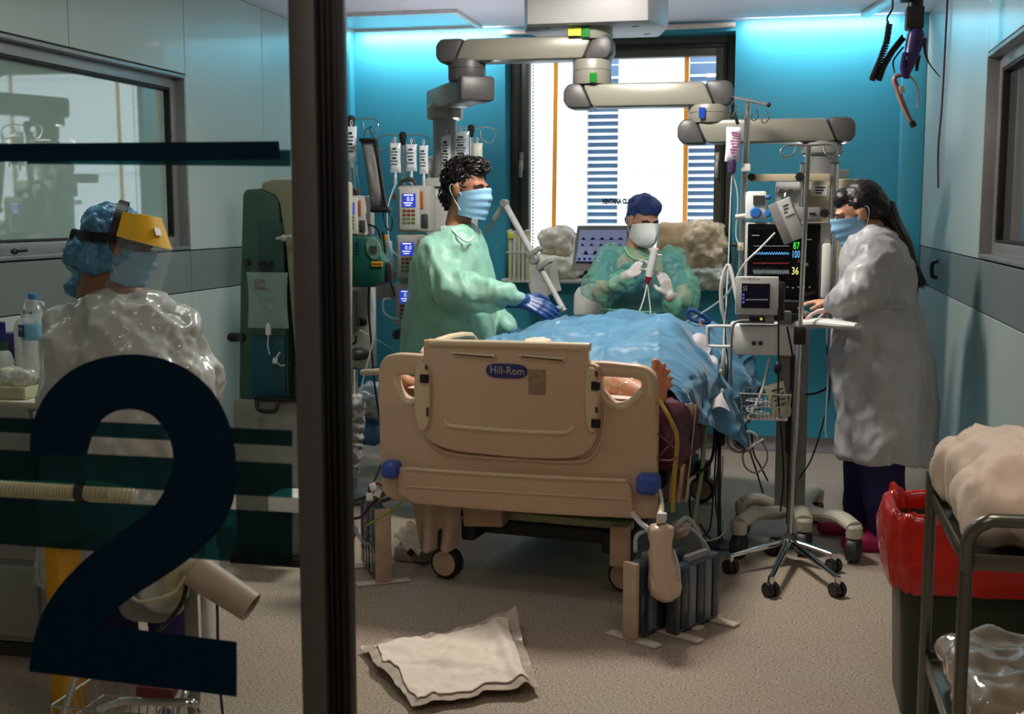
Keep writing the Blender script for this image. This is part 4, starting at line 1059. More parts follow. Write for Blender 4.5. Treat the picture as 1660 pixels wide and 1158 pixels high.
# cables and tubes around the cart
CG = 'cables around the monitor cart'
for nm, pts, r, m, lb in (
    ('cable', [at(1262, 500, 5.4), at(1262, 590, 5.4), at(1262, 650, 5.4), at(1268, 720, 5.4), at(1270, 780, 5.45), at(1265, 830, 5.5)], 0.004, m_cable, 'black cable with oval switch dropping past the white box'),
    ('cable', [at(1276, 530, 5.42), at(1285, 580, 5.42), at(1287, 640, 5.42), at(1282, 700, 5.42), at(1290, 745, 5.42), at(1278, 800, 5.48), at(1276, 850, 5.5)], 0.0045, m_cable, 'black cable winding down in front of the cart column'),
    ('cable', [at(1305, 640, 5.5), at(1325, 637, 5.5), at(1346, 620, 5.5), at(1352, 560, 5.52)], 0.005, m_cable, 'black cable sagging between cart column and white gown'),
    ('cable', [at(1296, 775, 5.5), at(1315, 745, 5.48), at(1333, 690, 5.46), at(1345, 630, 5.45), at(1340, 560, 5.5)], 0.0035, m_cable, 'thin black cable hanging at the edge of the white gown'),
    ('clear_tube', [at(1343, 590, 5.44), at(1341, 640, 5.44), at(1338, 690, 5.44), at(1340, 710, 5.44)], 0.004, m_tubing, 'clear tube hanging at the edge of the white gown'),
    ('cable', [at(1237, 800, 5.5), at(1225, 760, 5.5), at(1213, 720, 5.5), at(1210, 670, 5.5), at(1240, 615, 5.5), at(1247, 580, 5.5)], 0.004, m_cable, 'black cable curving beneath the wire basket'),
    ('white_hose', [at(1247, 580, 5.5), at(1236, 630, 5.45), at(1220, 665, 5.4), at(1195, 700, 5.4), at(1176, 703, 5.4)], 0.006, m_whcable, 'white hose running behind the wire basket to the left'),
    ('white_hose', [at(1176, 705, 5.38), at(1185, 728, 5.38), at(1207, 732, 5.38), at(1228, 712, 5.38), at(1215, 700, 5.38), at(1198, 708, 5.38), at(1192, 720, 5.38), at(1210, 728, 5.36), at(1238, 712, 5.36)], 0.006, m_whcable, 'white hose coiled below the wire basket'),
    ('grey_hose', [at(1222, 730, 5.36), at(1205, 735, 5.36), at(1208, 757, 5.36), at(1225, 767, 5.36), at(1240, 755, 5.36), at(1244, 735, 5.36), at(1235, 715, 5.36)], 0.004, m_grey, 'grey cable loop hanging below the wire basket'),
    ('cable', [at(1245, 780, 5.45), at(1232, 755, 5.45), at(1222, 735, 5.42), at(1218, 700, 5.42)], 0.004, m_cable, 'short black cable beside the grey loop'),
    ('white_hose', [at(1196, 492, 5.5), at(1182, 430, 5.55), at(1170, 460, 5.55), at(1170, 500, 5.55), at(1176, 530, 5.55), at(1170, 620, 5.5), at(1168, 700, 5.5)], 0.009, m_whcable, 'thick white hose arching left of the small monitor'),
    ('cable', [at(1192, 400, 5.8), at(1188, 440, 5.7), at(1180, 490, 5.6), at(1176, 545, 5.5), at(1180, 600, 5.5), at(1170, 660, 5.5)], 0.0035, m_cable, 'black cable hanging left of the small monitor'),
    ('white_hose', [at(1256, 378, 5.55), at(1230, 405, 5.5), at(1205, 430, 5.5), at(1180, 475, 5.6), at(1150, 500, 5.9), at(1105, 527, 6.2)], 0.005, m_whcable, 'pale cable running from the tilted module down to the drape'),
    ('cable', [at(1215, 520, 5.4), at(1195, 522, 5.38), at(1187, 535, 5.38), at(1185, 580, 5.4), at(1183, 640, 5.45), at(1178, 670, 5.45)], 0.006, m_grey, 'grey cable plugged into the small monitor'),
    ('cable', [at(1160, 640, 5.3), at(1158, 720, 5.2), at(1148, 755, 5.1), at(1122, 770, 5.0)], 0.007, m_cable, 'thick black cable bending towards the bed'),
    ('cable', [at(1168, 720, 5.4), at(1160, 800, 5.3), at(1165, 850, 5.25), at(1172, 880, 5.2), at(1150, 872, 5.15), at(1135, 850, 5.1)], 0.0045, m_cable, 'black cable trailing to the floor by the thin pole'),
    ('cable', [at(1162, 712, 5.4), at(1157, 790, 5.3), at(1150, 860, 5.2), at(1128, 865, 5.1), at(1118, 820, 5.0), at(1122, 780, 5.0)], 0.0045, m_cable, 'black cable looping down beside the bed wheel'),
    ('cable', [at(1172, 740, 5.4), at(1170, 820, 5.3), at(1176, 855, 5.25), at(1165, 872, 5.2), at(1140, 878, 5.1)], 0.004, m_whcable, 'white cable trailing to the floor by the thin pole'),
    ('green_hose', [at(1146, 640, 5.15), at(1142, 700, 5.12), at(1138, 760, 5.08), at(1130, 810, 5.02), at(1124, 850, 4.98)], 0.010, mt('green_tint_hose', (120, 138, 96), 0.35), 'pale green hose hanging below the drape corner')):
    cable(nm, pts, r, m, lb, CG, cat='tube' if 'hose' in nm or 'tube' in nm else 'cable')
MB().ell(at(1261, 597, 5.39), (0.018, 0.012, 0.028)).build('cable_switch', m_black, bpy.data.objects['cable.002'] if False else None) if False else None
t = tag(MB().ell(at(1261, 597, 5.39), (0.017, 0.012, 0.028)).build('inline_switch', m_black), 'oval black switch on the cable below the white box', 'switch')
# blue bed pull handle on a tan stalk behind the drape
t = thing('blue_handle', at(1142, 560, 6.0), 'blue ring-shaped handle on a tan stalk right of the drape', 'handle')
m_bh = mt('navy_handle', (26, 52, 108), 0.4)
MB().tube([at(1115, 507, 6.0), at(1121, 502, 6.0), at(1134, 509, 6.0), at(1149, 519, 6.0), at(1146, 523, 6.0), at(1131, 521, 6.0), at(1119, 516, 6.0)], 0.011, 8, closed=True).build('grip', m_bh, t)
MB().tube([at(1134, 519, 6.0), at(1139, 540, 6.0), at(1138, 560, 6.0), at(1133, 572, 6.0)], [0.011, 0.011, 0.012, 0.012], 10).build('stalk', mt('tan_stalk', (170, 128, 100), 0.5), t)

# ---------------------------------------------------------------- ventilator, support arm, window-sill bundles
t = thing('ventilator', V((at(968, 560, 7.3).x, 7.35, 0)), 'ventilator with tilted grey touch screen showing curves behind the nurse', 'ventilator')
P = lambda u_, v_, y=7.25: at(u_, v_, y)
q0 = [P(936, 366), P(1022, 366), P(1022, 441), P(926, 439)]
MB().prism(q0, (0, 0.05, 0), bev=0.006).build('screen_housing', mt('vent_housing', (150, 146, 140), 0.45), t)
sc = MB().prism([P(940, 373, 7.247), P(1016, 373, 7.247), P(1016, 427, 7.247), P(934, 426, 7.247)], (0, 0.004, 0)).build('screen', mt('vent_screen', (150, 158, 190), 0.2, emit=(150, 160, 205), estr=0.28, var=0.02), t, smooth=0)
m_ink = mt('screen_ink', (16, 24, 60), 0.5)
def curve(v_, amp, fn, nm):
    mb = MB(); n = 60; u0, u1 = 942, 1014
    pts = [P(u0 + (u1 - u0) * k / n, v_, 7.244) for k in range(n + 1)] + [P(u0 + (u1 - u0) * k / n, v_ - amp * max(0.06, fn(k / n)), 7.244) for k in range(n, -1, -1)]
    mb.prism(pts, (0, 0.002, 0)); mb.build(nm, m_ink, sc, smooth=0)
curve(389, 4, lambda x: max(0, math.sin(x * 30)) ** 0.8, 'waveform')
curve(399, 4, lambda x: max(0, math.sin(x * 30 + 0.8)) ** 2, 'waveform')
curve(413, 8, lambda x: max(0, 1 - abs(((x * 4.7) % 1) - 0.5) * 3.4), 'waveform')
mb = MB()
for k in range(5): mb.lathe([(0.009, 0), (0.009, 0.002)], P(939 + k * 8.5, 420, 7.2445), (0, 1, 0), 12)
mb.build('dial_icons', mt('icon_blue', (40, 50, 140), 0.5), sc, smooth=0)
mb = MB(); pbox(mb, 934, 424, 1016, 427, 7.2445, 0.002); mb.build('screen_bar', m_ink, sc, smooth=0)
pts = [P(928, 512), P(930, 478), P(936, 466), P(948, 464), P(1010, 464), P(1020, 478), P(1022, 512)]
MB().prism(pts, (0, 0.3, 0), bev=0.02).build('body', m_white, t)
MB().box((at(968, 500, 7.35).x, 7.42, 0.45), (0.35, 0.34, 0.8), bev=0.02).build('trolley_body', m_lgrey, t)
MB().cyl(P(975, 466, 7.4), P(975, 425, 7.32), 0.03, n=14).build('neck', m_grey, t)
# breathing-circuit support arm
t = thing('support_arm', at(812, 350, 6.75), 'jointed white support arm angled down over the bed behind the man', 'support arm')
m_sup = mt('support_arm_white', (176, 174, 170), 0.4)
A0, A1, A2, A3 = at(787, 378, 6.9), at(818, 330, 6.75), at(868, 420, 6.65), at(915, 505, 6.5)
MB().cyl(A0, A0.lerp(A1, 0.55), 0.010, n=12).build('rod', m_steel, t); MB().cyl(A0.lerp(A1, 0.5), A1, 0.017, n=14).build('sleeve', m_sup, t)
MB().lathe([(0.02, -0.02), (0.024, -0.015), (0.024, 0.015), (0.02, 0.02)], A1, (0.3, 1, 0), 18).build('elbow', m_grey, t)
MB().cyl(A1, A2, 0.018, n=14).build('upper_tube', m_sup, t); MB().cyl(A2.lerp(A3, 0.12), A3, 0.016, n=14).build('lower_tube', m_sup, t)
MB().lathe([(0.022, -0.022), (0.028, -0.016), (0.028, 0.016), (0.022, 0.022)], at(866, 421, 6.6), (0.3, 1, 0), 18).build('elbow', m_grey, t)
for u_, v_ in ((864, 410), (880, 430)):
    c = at(u_, v_, 6.6); MB().box(c, (0.075, 0.05, 0.028), rot=(0, R(-35), 0), bev=0.008).build('clamp', m_grey, t)
    MB().ell(c + V((0.035, 0, 0.022)), (0.022, 0.02, 0.016)).build('wing_knob', m_grey, t)
MB().box(at(903, 499, 6.48), (0.07, 0.03, 0.018), rot=(0, R(-14), 0), bev=0.003).build('clear_clip', m_bagclear, t)
# catheter rack on the wall
t = thing('catheter_rack', base_pt(822, 858, 460, 7.62), 'clear rack of long yellow-tipped catheters beside the window', 'rack')
for k in range(5):
    pbox(MB(), 824 + k * 7, 372 + (k % 2) * 3, 829 + k * 7, 457, 7.60, 0.03, 0.003).build('sleeve', mt('catheter_%d' % (k % 2), ((206, 208, 150), (205, 212, 205))[k % 2], 0.35, alpha=0.8), t)
for v_ in (374, 408, 455): pbox(MB(), 821, v_, 859, v_ + 3, 7.59, 0.05, 0.002).build('rack_bar', m_tubing, t)
MB().box(at(828, 382, 7.585), (0.04, 0.01, 0.04), bev=0.008).build('yellow_tag', mt('yellow_tag', (205, 205, 60), 0.5), t)

def bundle(name, u, v, w, h, Y, dep, m, label, seed, cat='bag', amp=0.03, freq=9, extra=None, tilt=0.0, boxy=False):
    c = at(u, v, Y); ww = sz(w, Y); hh = sz(h, Y)
    mb = MB()
    if boxy: mb.box(c, (ww, dep, hh), bev=0.02, rot=(0, tilt, 0))
    else:
        mb.ell(c, (ww / 2, dep / 2, hh / 2), nu=24, nv=16, rot=(0, tilt, 0))
        mb.box(c - V((0, 0, hh * 0.1)), (ww * 0.8, dep * 0.8, hh * 0.7), bev=0.04, rot=(0, tilt, 0))
    if extra: extra(mb, c)
    b = blob(mb, 0.011 if hh > 0.12 else 0.007, 3); crumple(b, amp * 0.8, freq * 0.8, seed=seed); crumple(b, amp * 0.9, freq * 1.3, seed=seed + 5, facet=True); crumple(b, amp * 0.45, freq * 3.2, seed=seed + 6, facet=True)
    return tag(b.build(name, m, smooth=60), label, cat)
m_clearbag = mt('crinkled_clear_plastic', (214, 210, 198), 0.18, var=0.1, scale=14, coat=0.5, sss=0.0)
m_linen = mt('white_linen', (205, 203, 195), 0.8, var=0.06)
bundle('linen_bundle', 905, 392, 62, 46, 7.84, 0.28, mt('bagged_blanket', (198, 188, 172), 0.3, var=0.14, scale=12, wr=(0.5, 9, (1, 1, 1))), 'plastic-wrapped cream bundle upper left on the window sill', 21)
bundle('linen_bundle', 900, 432, 96, 46, 7.82, 0.3, mt('yellow_white_linen', (214, 212, 188), 0.5, var=0.08, scale=12, wr=(0.4, 9, (1, 1, 1))), 'white wrapped bundle lower left on the window sill', 22)
bundle('paper_sack', 1092, 408, 50, 90, 7.86, 0.2, mt('kraft_paper', (206, 178, 138), 0.6, var=0.1), 'tan paper pack on the sill behind the nurse', 23, 'pack', amp=0.012, boxy=True)
bundle('plastic_bag', 1143, 408, 66, 108, 7.82, 0.3, mt('cream_bag', (214, 190, 156), 0.25, var=0.12, scale=9, coat=0.5, wr=(0.6, 9, (1, 1, .7))), 'big crinkled cream plastic bag at the right of the sill', 24, amp=0.05, freq=7)
bundle('plastic_sheet', 1142, 452, 78, 36, 7.70, 0.14, mt('frosted_plastic', (206, 208, 190), 0.3, var=0.08, coat=0.4, wr=(0.5, 9, (1, 1, 1))), 'frosted plastic wrap drooping over the right end of the sill', 25, 'wrap', amp=0.03)
mb = MB()
def cl(s, t_):
    p = at(842 + 66 * s, 425 + 20 * s * (1 - s), 7.68).lerp(at(866 + 40 * s, 498 - 25 * s, 7.66), t_)
    return p + V((0.02 * math.sin(s * 11 + t_ * 3), -0.03 * math.sin(s * 9) - 0.02, 0.012 * math.sin(t_ * 9 + s * 5)))
mb.sheet(cl, 24, 24, 0.004); tag(mb.build('draped_cloth', m_linen, smooth=60), 'white cloth hanging from the left end of the window sill', 'cloth')

# ---------------------------------------------------------------- hanging device at the top right
t = thing('ceiling_lift', at(1487, 205, 5.2), 'ceiling hoist with violet body, coiled cord and hook handle at top right', 'hoist')
YH = 5.2
m_vio = mt('violet_plastic', (62, 48, 108), 0.35)
pbox(MB(), 1462, -30, 1500, -2, YH - 0.03, 0.1, 0.006).build('carriage', m_black, t)
mb = MB(); pbox(mb, 1469, 9, 1499, 46, YH - 0.02, 0.08, 0.008); mb.build('motor_block', m_dark, t)
MB().cyl(at(1485, -10, YH + .02), at(1484, 12, YH + .02), 0.03, n=14).build('stem', m_black, t)
b = MB(); b.chain([at(1485, 58, YH), at(1480, 80, YH), at(1474, 105, YH - .02), at(1470, 122, YH - .02)], [0.035, 0.033, 0.022, 0.012]); blob(b, 0.006, 4).build('body', m_vio, t)
MB().tube([at(1467, 85, YH - .04), at(1463, 110, YH - .04), at(1469, 125, YH - .04), at(1475, 105, YH - .04), at(1474, 85, YH - .04)], 0.01, 8).build('lever', m_vio, t)
hk = [at(1475, 126, YH - .03), at(1459, 122, YH - .03), at(1450, 128, YH - .03), at(1454, 142, YH - .03), at(1462, 165, YH - .03), at(1473, 190, YH - .03), at(1482, 204, YH - .03)]
MB().tube(hk, [0.008, 0.011, 0.015, 0.017, 0.017, 0.014, 0.011], 10, flat=(1, 0.7)).build('hook_handle', mt('rose_grey_plastic', (150, 112, 104), 0.35), t)
MB().box(at(1462, 145, YH - .048), (0.02, 0.004, 0.03), rot=(0, R(-15), 0), bev=0.002).build('tag', m_white, t)
MB().cyl(at(1478, 197, YH - .03), at(1482, 206, YH - .03), 0.013, n=10).build('hook_tip', m_black, t)
def coil(pts, r, turns, rt):
    L = len(pts) - 1; out = []
    N = turns * 8
    for k in range(N + 1):
        x = k / N * L; i = min(int(x), L - 1); p = pts[i].lerp(pts[i + 1], x - i); d = (pts[i + 1] - pts[i]).normalized(); a = d.orthogonal().normalized(); b_ = d.cross(a)
        q = 2 * math.pi * k / 8; out.append(p + (a * math.cos(q) + b_ * math.sin(q)) * r)
    return MB().tube(out, rt, 5, sub=0)
coil([at(1442, 38, YH), at(1437, 70, YH), at(1424, 105, YH), at(1413, 130, YH)], 0.010, 26, 0.0045).build('coiled_cord', m_black, t)
coil([at(1465, 60, YH), at(1445, 85, YH), at(1432, 108, YH), at(1424, 130, YH)], 0.010, 26, 0.0045).build('coiled_cord', m_black, t)
MB().tube([at(1447, -5, YH), at(1446, 15, YH), at(1438, 30, YH), at(1441, 38, YH)], 0.004, 6).build('cord', m_black, t)
MB().tube([at(1465, 76, YH), at(1455, 88, YH), at(1448, 100, YH), at(1450, 118, YH - .02)], 0.0035, 6).build('cord', m_black, t)
MB().tube([at(1490, 90, YH), at(1487, 105, YH), at(1486, 115, YH)], [0.008, 0.007, 0.006], 7).build('pin', m_black, t)
MB().tube([at(1499, 62, YH), at(1500, 85, YH), at(1507, 104, YH), at(1524, 125, YH)], [0.01, 0.006, 0.003, 0.002], 7).build('strap', mt('brown_strap', (90, 70, 58), 0.6), t)
MB().tube([at(1476, 124, YH - .02), at(1484, 135, YH), at(1489, 155, YH), at(1487, 175, YH)], 0.004, 6).build('clear_strap', m_whcable, t)
# ---------------------------------------------------------------- hospital bed
AL = R(7.5)
EX = V((math.cos(AL), -math.sin(AL), 0)); EY = V((math.sin(AL), math.cos(AL), 0))
FC = at(843, 700, 4.5); FC.z = 0
def bl(x, y, z): return FC + EX * x + EY * y + V((0, 0, z))
def fb(u, v, off=0.0):
    """point on the footboard plane (off: metres in front of it)"""
    d = ray(u, v); o = V((0, 0, CAMZ)); p0 = FC - EY * off
    return o + d * ((p0 - o).dot(EY) / d.dot(EY))
def f2(u, v, off=0.0):
    p = fb(u, v, off) - FC; return (p.dot(EX), p.z)
def plate(splines, ext, bev, off, mb=None):
    """flat board with holes on the footboard plane, rounded edges"""
    cu_ = bpy.data.curves.new('c', 'CURVE'); cu_.dimensions = '2D'; cu_.fill_mode = 'BOTH'; cu_.extrude = ext - bev; cu_.bevel_depth = bev; cu_.bevel_resolution = 2
    for sp in splines:
        s = cu_.splines.new('POLY'); s.points.add(len(sp) - 1)
        for i, (x, z) in enumerate(sp): s.points[i].co = (x, z, 0, 1)
        s.use_cyclic_u = True
    o = bpy.data.objects.new('c', cu_); col.objects.link(o)
    dg = bpy.context.evaluated_depsgraph_get(); dg.update()
    me = bpy.data.meshes.new_from_object(o.evaluated_get(dg))
    mb = mb or MB()
    mb.add([FC - EY * (off + v.co.z) + EX * v.co.x + V((0, 0, v.co.y)) for v in me.vertices], [list(p.vertices) for p in me.polygons])
    bpy.data.objects.remove(o); bpy.data.meshes.remove(me); bpy.data.curves.remove(cu_)
    b = bmesh.new(); me = bpy.data.meshes.new('x'); me.from_pydata(mb.v, [], mb.f); b.from_mesh(me); bpy.data.meshes.remove(me)
    bmesh.ops.remove_doubles(b, verts=b.verts, dist=1e-5); bmesh.ops.recalc_face_normals(b, faces=b.faces)
    return MB().bm(b)
def smooth2(pts, it=2, closed=True):
    for _ in range(it):
        q = []
        for i in range(len(pts)):
            a, b_ = pts[i], pts[(i + 1) % len(pts)]
            q += [(a[0] * .75 + b_[0] * .25, a[1] * .75 + b_[1] * .25), (a[0] * .25 + b_[0] * .75, a[1] * .25 + b_[1] * .75)]
        pts = q
    return pts
m_bed = mt('bed_beige_plastic', (196, 167, 138), 0.36, var=0.04, scale=6, bump=0.02, bscale=400)
m_bed2 = mt('bed_cream_plastic', (206, 184, 152), 0.34, var=0.04, scale=6)
m_bframe = mt('bed_frame_dark', (46, 46, 44), 0.5, 0.2, var=0.1)
m_bbar = mt('bed_frame_olive', (150, 152, 112), 0.4, 0.2, var=0.08)
m_blueb = mt('blue_bumper', (58, 84, 168), 0.35, var=0.04)
bed = thing('hospital_bed', FC, 'beige hospital bed with tall moulded footboard facing the camera', 'bed')
S = lambda L: [f2(u_, v_) for u_, v_ in L]
outer = smooth2(S([(628, 806), (624, 770), (623, 720), (621, 660), (620, 610), (622, 592), (630, 580), (645, 576), (668, 577), (692, 579), (692, 579), (760, 582), (900, 588), (958, 590), (958, 590), (985, 590), (1020, 594), (1045, 597), (1058, 606), (1063, 622), (1063, 680), (1062, 740), (1062, 790), (1062, 836), (1062, 836), (1000, 834), (850, 826), (700, 814)]), 2)
holeL = smooth2(S([(643, 604), (660, 603), (683, 603), (684, 603), (684, 636), (679, 649), (665, 650), (652, 640), (645, 622)]), 2)
holeR = smooth2(S([(973, 607), (974, 605), (1010, 607), (1036, 609), (1046, 616), (1045, 630), (1030, 647), (1012, 656), (995, 655), (983, 642), (973, 632)]), 2)
foot = plate([outer, holeL[::-1], holeR[::-1]], 0.024, 0.010, 0.0).build('footboard', m_bed, bed)
# rounded hand grips
MB().tube([fb(626, 640), fb(624, 606), fb(632, 588), fb(652, 588), fb(692, 590)], 0.024, 12).build('grip', m_bed2, foot)
MB().tube([fb(965, 597), fb(1010, 600), fb(1038, 602), fb(1053, 612), fb(1057, 640)], 0.026, 12).build('grip', m_bed2, foot)
MB().tube([fb(640, 606, .008), fb(645, 628, .012), fb(655, 648, .014), fb(668, 654, .014), fb(680, 648, .012)], 0.015, 10).build('hole_lip', m_bed2, foot)
MB().tube([fb(974, 636, .008), fb(985, 652, .012), fb(1003, 661, .014), fb(1020, 656, .014), fb(1042, 634, .012)], 0.016, 10).build('hole_lip', m_bed2, foot)
cen = smooth2(S([(697, 552), (697, 552), (760, 553), (880, 557), (955, 560), (955, 560), (957, 588), (973, 592), (974, 600), (975, 660), (972, 705), (958, 728), (930, 738), (880, 738), (800, 732), (735, 724), (706, 712), (690, 690), (685, 640), (683, 588), (697, 582)]), 1)
cpan = plate([cen], 0.016, 0.006, 0.036).build('center_panel', m_bed, foot)
MB().tube([fb(696, 556, .045), fb(820, 559, .045), fb(957, 563, .045)], 0.016, 12).build('top_rail', m_bed2, foot)
for s_ in ((682, 706, 587, 692), (956, 975, 594, 696)):
    plate([smooth2(S([(s_[0], s_[2]), (s_[1], s_[2] + 1), (s_[1], s_[3]), (s_[0] + 3, s_[3])]), 2)], 0.010, 0.003, 0.056).build('slot_plate', m_bed2, foot)
for (u_, v_) in ((688, 614), (966, 626), (966, 687)):
    c = fb(u_, v_, 0.07); MB().box(c, (0.034, 0.016, 0.032), rot=(0, 0, -AL), bev=0.003).build('clip', m_black, foot)
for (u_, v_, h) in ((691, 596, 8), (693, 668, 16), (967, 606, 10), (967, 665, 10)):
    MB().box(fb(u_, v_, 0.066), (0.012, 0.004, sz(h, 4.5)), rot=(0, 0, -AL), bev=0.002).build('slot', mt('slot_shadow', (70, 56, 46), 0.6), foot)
for a, b_ in (((733, 573), (803, 578)), ((842, 577), (916, 583))):
    MB().tube([fb(*a, .054), fb(*b_, .054)], 0.0075, 8, sub=0).build('slot_ridge', m_bed2, foot)
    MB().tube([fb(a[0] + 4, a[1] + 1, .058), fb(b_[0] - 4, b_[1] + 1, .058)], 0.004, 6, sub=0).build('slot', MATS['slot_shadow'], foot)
MB().tube([fb(722, 680, .045), fb(728, 690, .05), fb(760, 694, .05), fb(830, 699, .05), fb(900, 702, .05), fb(922, 700, .05), fb(930, 690, .045)], 0.009, 8).build('ridge', m_bed2, foot)
MB().tube([fb(683, 660, .02), fb(690, 700, .026), fb(708, 726, .03), fb(745, 738, .03), fb(830, 744, .03), fb(930, 749, .03), fb(962, 738, .028), fb(978, 700, .024), fb(980, 650, .02)], 0.008, 8).build('recess_rim', m_bed, foot)
low = plate([smooth2(S([(655, 757), (655, 757), (760, 764), (900, 772), (1018, 778), (1026, 786), (1028, 834), (1028, 834), (900, 828), (760, 818), (655, 808)]), 1)], 0.014, 0.006, 0.034).build('lower_panel', m_bed, foot)
MB().tube([fb(658, 760, .046), fb(740, 766, .046), fb(860, 773, .046), fb(1015, 780, .046)], 0.008, 8).build('ridge', m_bed2, low)
MB().tube([fb(658, 789, .046), fb(760, 795, .046), fb(900, 803, .046), fb(1016, 810, .046)], 0.006, 8).build('ridge', m_bed, low)
for (u0, v0, u1, v1) in ((620, 745, 652, 776), (1033, 767, 1070, 801)):
    c = fb((u0 + u1) / 2, (v0 + v1) / 2, 0.035); MB().box(c, (sz(u1 - u0, 4.5), 0.09, sz(v1 - v0, 4.5)), rot=(0, 0, -AL), bev=0.022, seg=3).build('corner_bumper', m_blueb, bed)
pts = []
for k in range(28):
    q = 2 * math.pi * k / 28; x = math.copysign(abs(math.cos(q)) ** 0.55, math.cos(q)); z = math.copysign(abs(math.sin(q)) ** 0.8, math.sin(q))
    pts.append(f2(822 + 33 * x, 601.5 + 11.5 * z + 1.3 * x, .05))
lab = plate([pts], 0.0025, 0.001, 0.054).build('badge', mt('badge_navy', (48, 50, 104), 0.4), cpan)
MB().text('Hill-Rom', fb(822, 601.5, .058), EX + V((0, 0, -0.015)), (0, 0, 1), sz(15, 4.5) * 1.25, squeeze=0.9).build('badge_lettering', mt('badge_cream', (190, 176, 160), 0.5), cpan, smooth=0)
plate([S([(864, 596), (891, 597), (891, 637), (864, 636)])], 0.0012, 0.0003, 0.053).build('faded_sticker', mt('faded_sticker', (146, 116, 90), 0.6, var=0.2, scale=50), cpan)
# chassis
mb = MB()
for x in (-0.36, 0.36): mb.box(bl(x, 1.05, 0.46), (0.06, 2.0, 0.10), rot=(0, 0, -AL), bev=0.01)
for y in (0.12, 0.8, 1.5, 2.0): mb.box(bl(0, y, 0.46), (0.74, 0.07, 0.08), rot=(0, 0, -AL), bev=0.01)
mb.box(bl(0, 1.05, 0.56), (0.86, 1.96, 0.08), rot=(0, 0, -AL), bev=0.01)
mb.build('upper_frame', m_bframe, bed)
mb = MB()
for x in (-0.30, 0.30): mb.box(bl(x, 1.05, 0.2), (0.06, 1.7, 0.09), rot=(0, 0, -AL), bev=0.01)
for x in (-0.2, 0.2):
    for y in (0.5, 1.5): mb.box(bl(x, y, 0.33), (0.07, 0.12, 0.3), rot=(R(20), 0, -AL), bev=0.01)
mb.build('lower_frame', m_bframe, bed)
MB().cyl(bl(-0.26, 0.16, 0.36), bl(0.40, 0.16, 0.36), 0.016, n=12).build('cross_bar', m_bbar, bed)
MB().box(bl(0.06, 0.24, 0.27), (0.66, 0.04, 0.035), rot=(0, 0, -AL), bev=0.006).build('cross_bar', m_bbar, bed)
MB().box(bl(0.06, 0.35, 0.21), (0.66, 0.2, 0.06), rot=(0, 0, -AL), bev=0.01).build('pedal_beam', m_bframe, bed)
for k in range(4): MB().box(bl(-0.2 + 0.16 * k, 0.12, 0.375), (0.03, 0.04, 0.07), rot=(0, 0, -AL), bev=0.004).build('bracket', m_dark, bed)
MB().box(bl(-0.22, 0.20, 0.27), (0.17, 0.08, 0.08), rot=(0, R(-4), -AL), bev=0.006).build('wheel_guard', m_bed, bed)
MB().box(bl(0.37, 0.12, 0.22), (0.07, 0.06, 0.16), rot=(0, 0, -AL), bev=0.006).build('wheel_guard', m_bed, bed)
wl_ = fl(725, 937)
for (x, y) in (((wl_ - FC).dot(EX), (wl_ - FC).dot(EY)), (0.36, 0.24), (-0.33, 1.85), (0.36, 1.85)):
    c = bl(x, y, 0.068)
    wheel(bed, c, 0.068, 0.05, (0.25, 1, 0), mt('grey_tyre', (28, 30, 30), 0.5))
    MB().lathe([(0.052, -0.03), (0.052, -0.027)], c, (0.25, 1, 0), 20).build('wheel_disc', m_bed, bed)
    MB().box(c + V((0, 0.02, 0.1)), (0.07, 0.09, 0.09), rot=(0, 0, -AL), bev=0.015).build('caster_fork', m_bframe, bed)
# left side rail
MB().tube([bl(-0.56, 0.35, 0.8), bl(-0.56, 0.4, 0.93), bl(-0.56, 0.9, 0.93), bl(-0.56, 0.95, 0.8)], 0.017, 10).build('side_rail', m_bed2, bed)
MB().cyl(at(588, 604, 5.4), at(640, 602, 5.0), 0.015, n=10).build('side_rail', m_bed2, bed)

mat_ = MB().box(bl(0.0, 1.05, 0.70), (0.92, 1.9, 0.19), rot=(0, 0, -AL), bev=0.05, seg=3)
tag(mat_.build('mattress', mt('mattress_grey', (170, 172, 178), 0.6)), 'grey mattress on the hospital bed under the sheets', 'mattress')
# maroon cushion along the right edge with quilted seams
b = MB().box(bl(0.532, 0.36, 0.645), (0.13, 0.52, 0.27), rot=(0, 0, -AL), bev=0.07, seg=4)
b = blob(b, 0.012, 3); crumple(b, 0.02, 7, seed=4)
mc = tag(b.build('maroon_cushion', mt('maroon_vinyl', (74, 26, 42), 0.45, var=0.12, scale=18), smooth=60), 'quilted maroon cushion squeezed between footboard and drape', 'cushion')
for pts in (((1062, 700), (1080, 715), (1096, 730)), ((1098, 700), (1085, 722), (1066, 742)), ((1064, 745), (1085, 747), (1098, 742))):
    MB().tube([at(u_, v_, 4.42) for u_, v_ in pts], 0.003, 6).build('seam', mt('maroon_seam', (110, 52, 68), 0.5), mc)
st = [at(1066, 645, 4.42), at(1080, 668, 4.40), at(1092, 692, 4.40), at(1098, 715, 4.42), at(1093, 770, 4.45), at(1090, 830, 4.45)]
mb = MB(); mb.tube(st, [0.012, 0.012, 0.013, 0.016, 0.02, 0.018], 8, flat=(1, 0.35)); tag(mb.build('yellow_strap', mt('gold_strap', (168, 138, 48), 0.35, var=0.2, scale=40)), 'yellow strap running down the maroon cushion', 'strap')
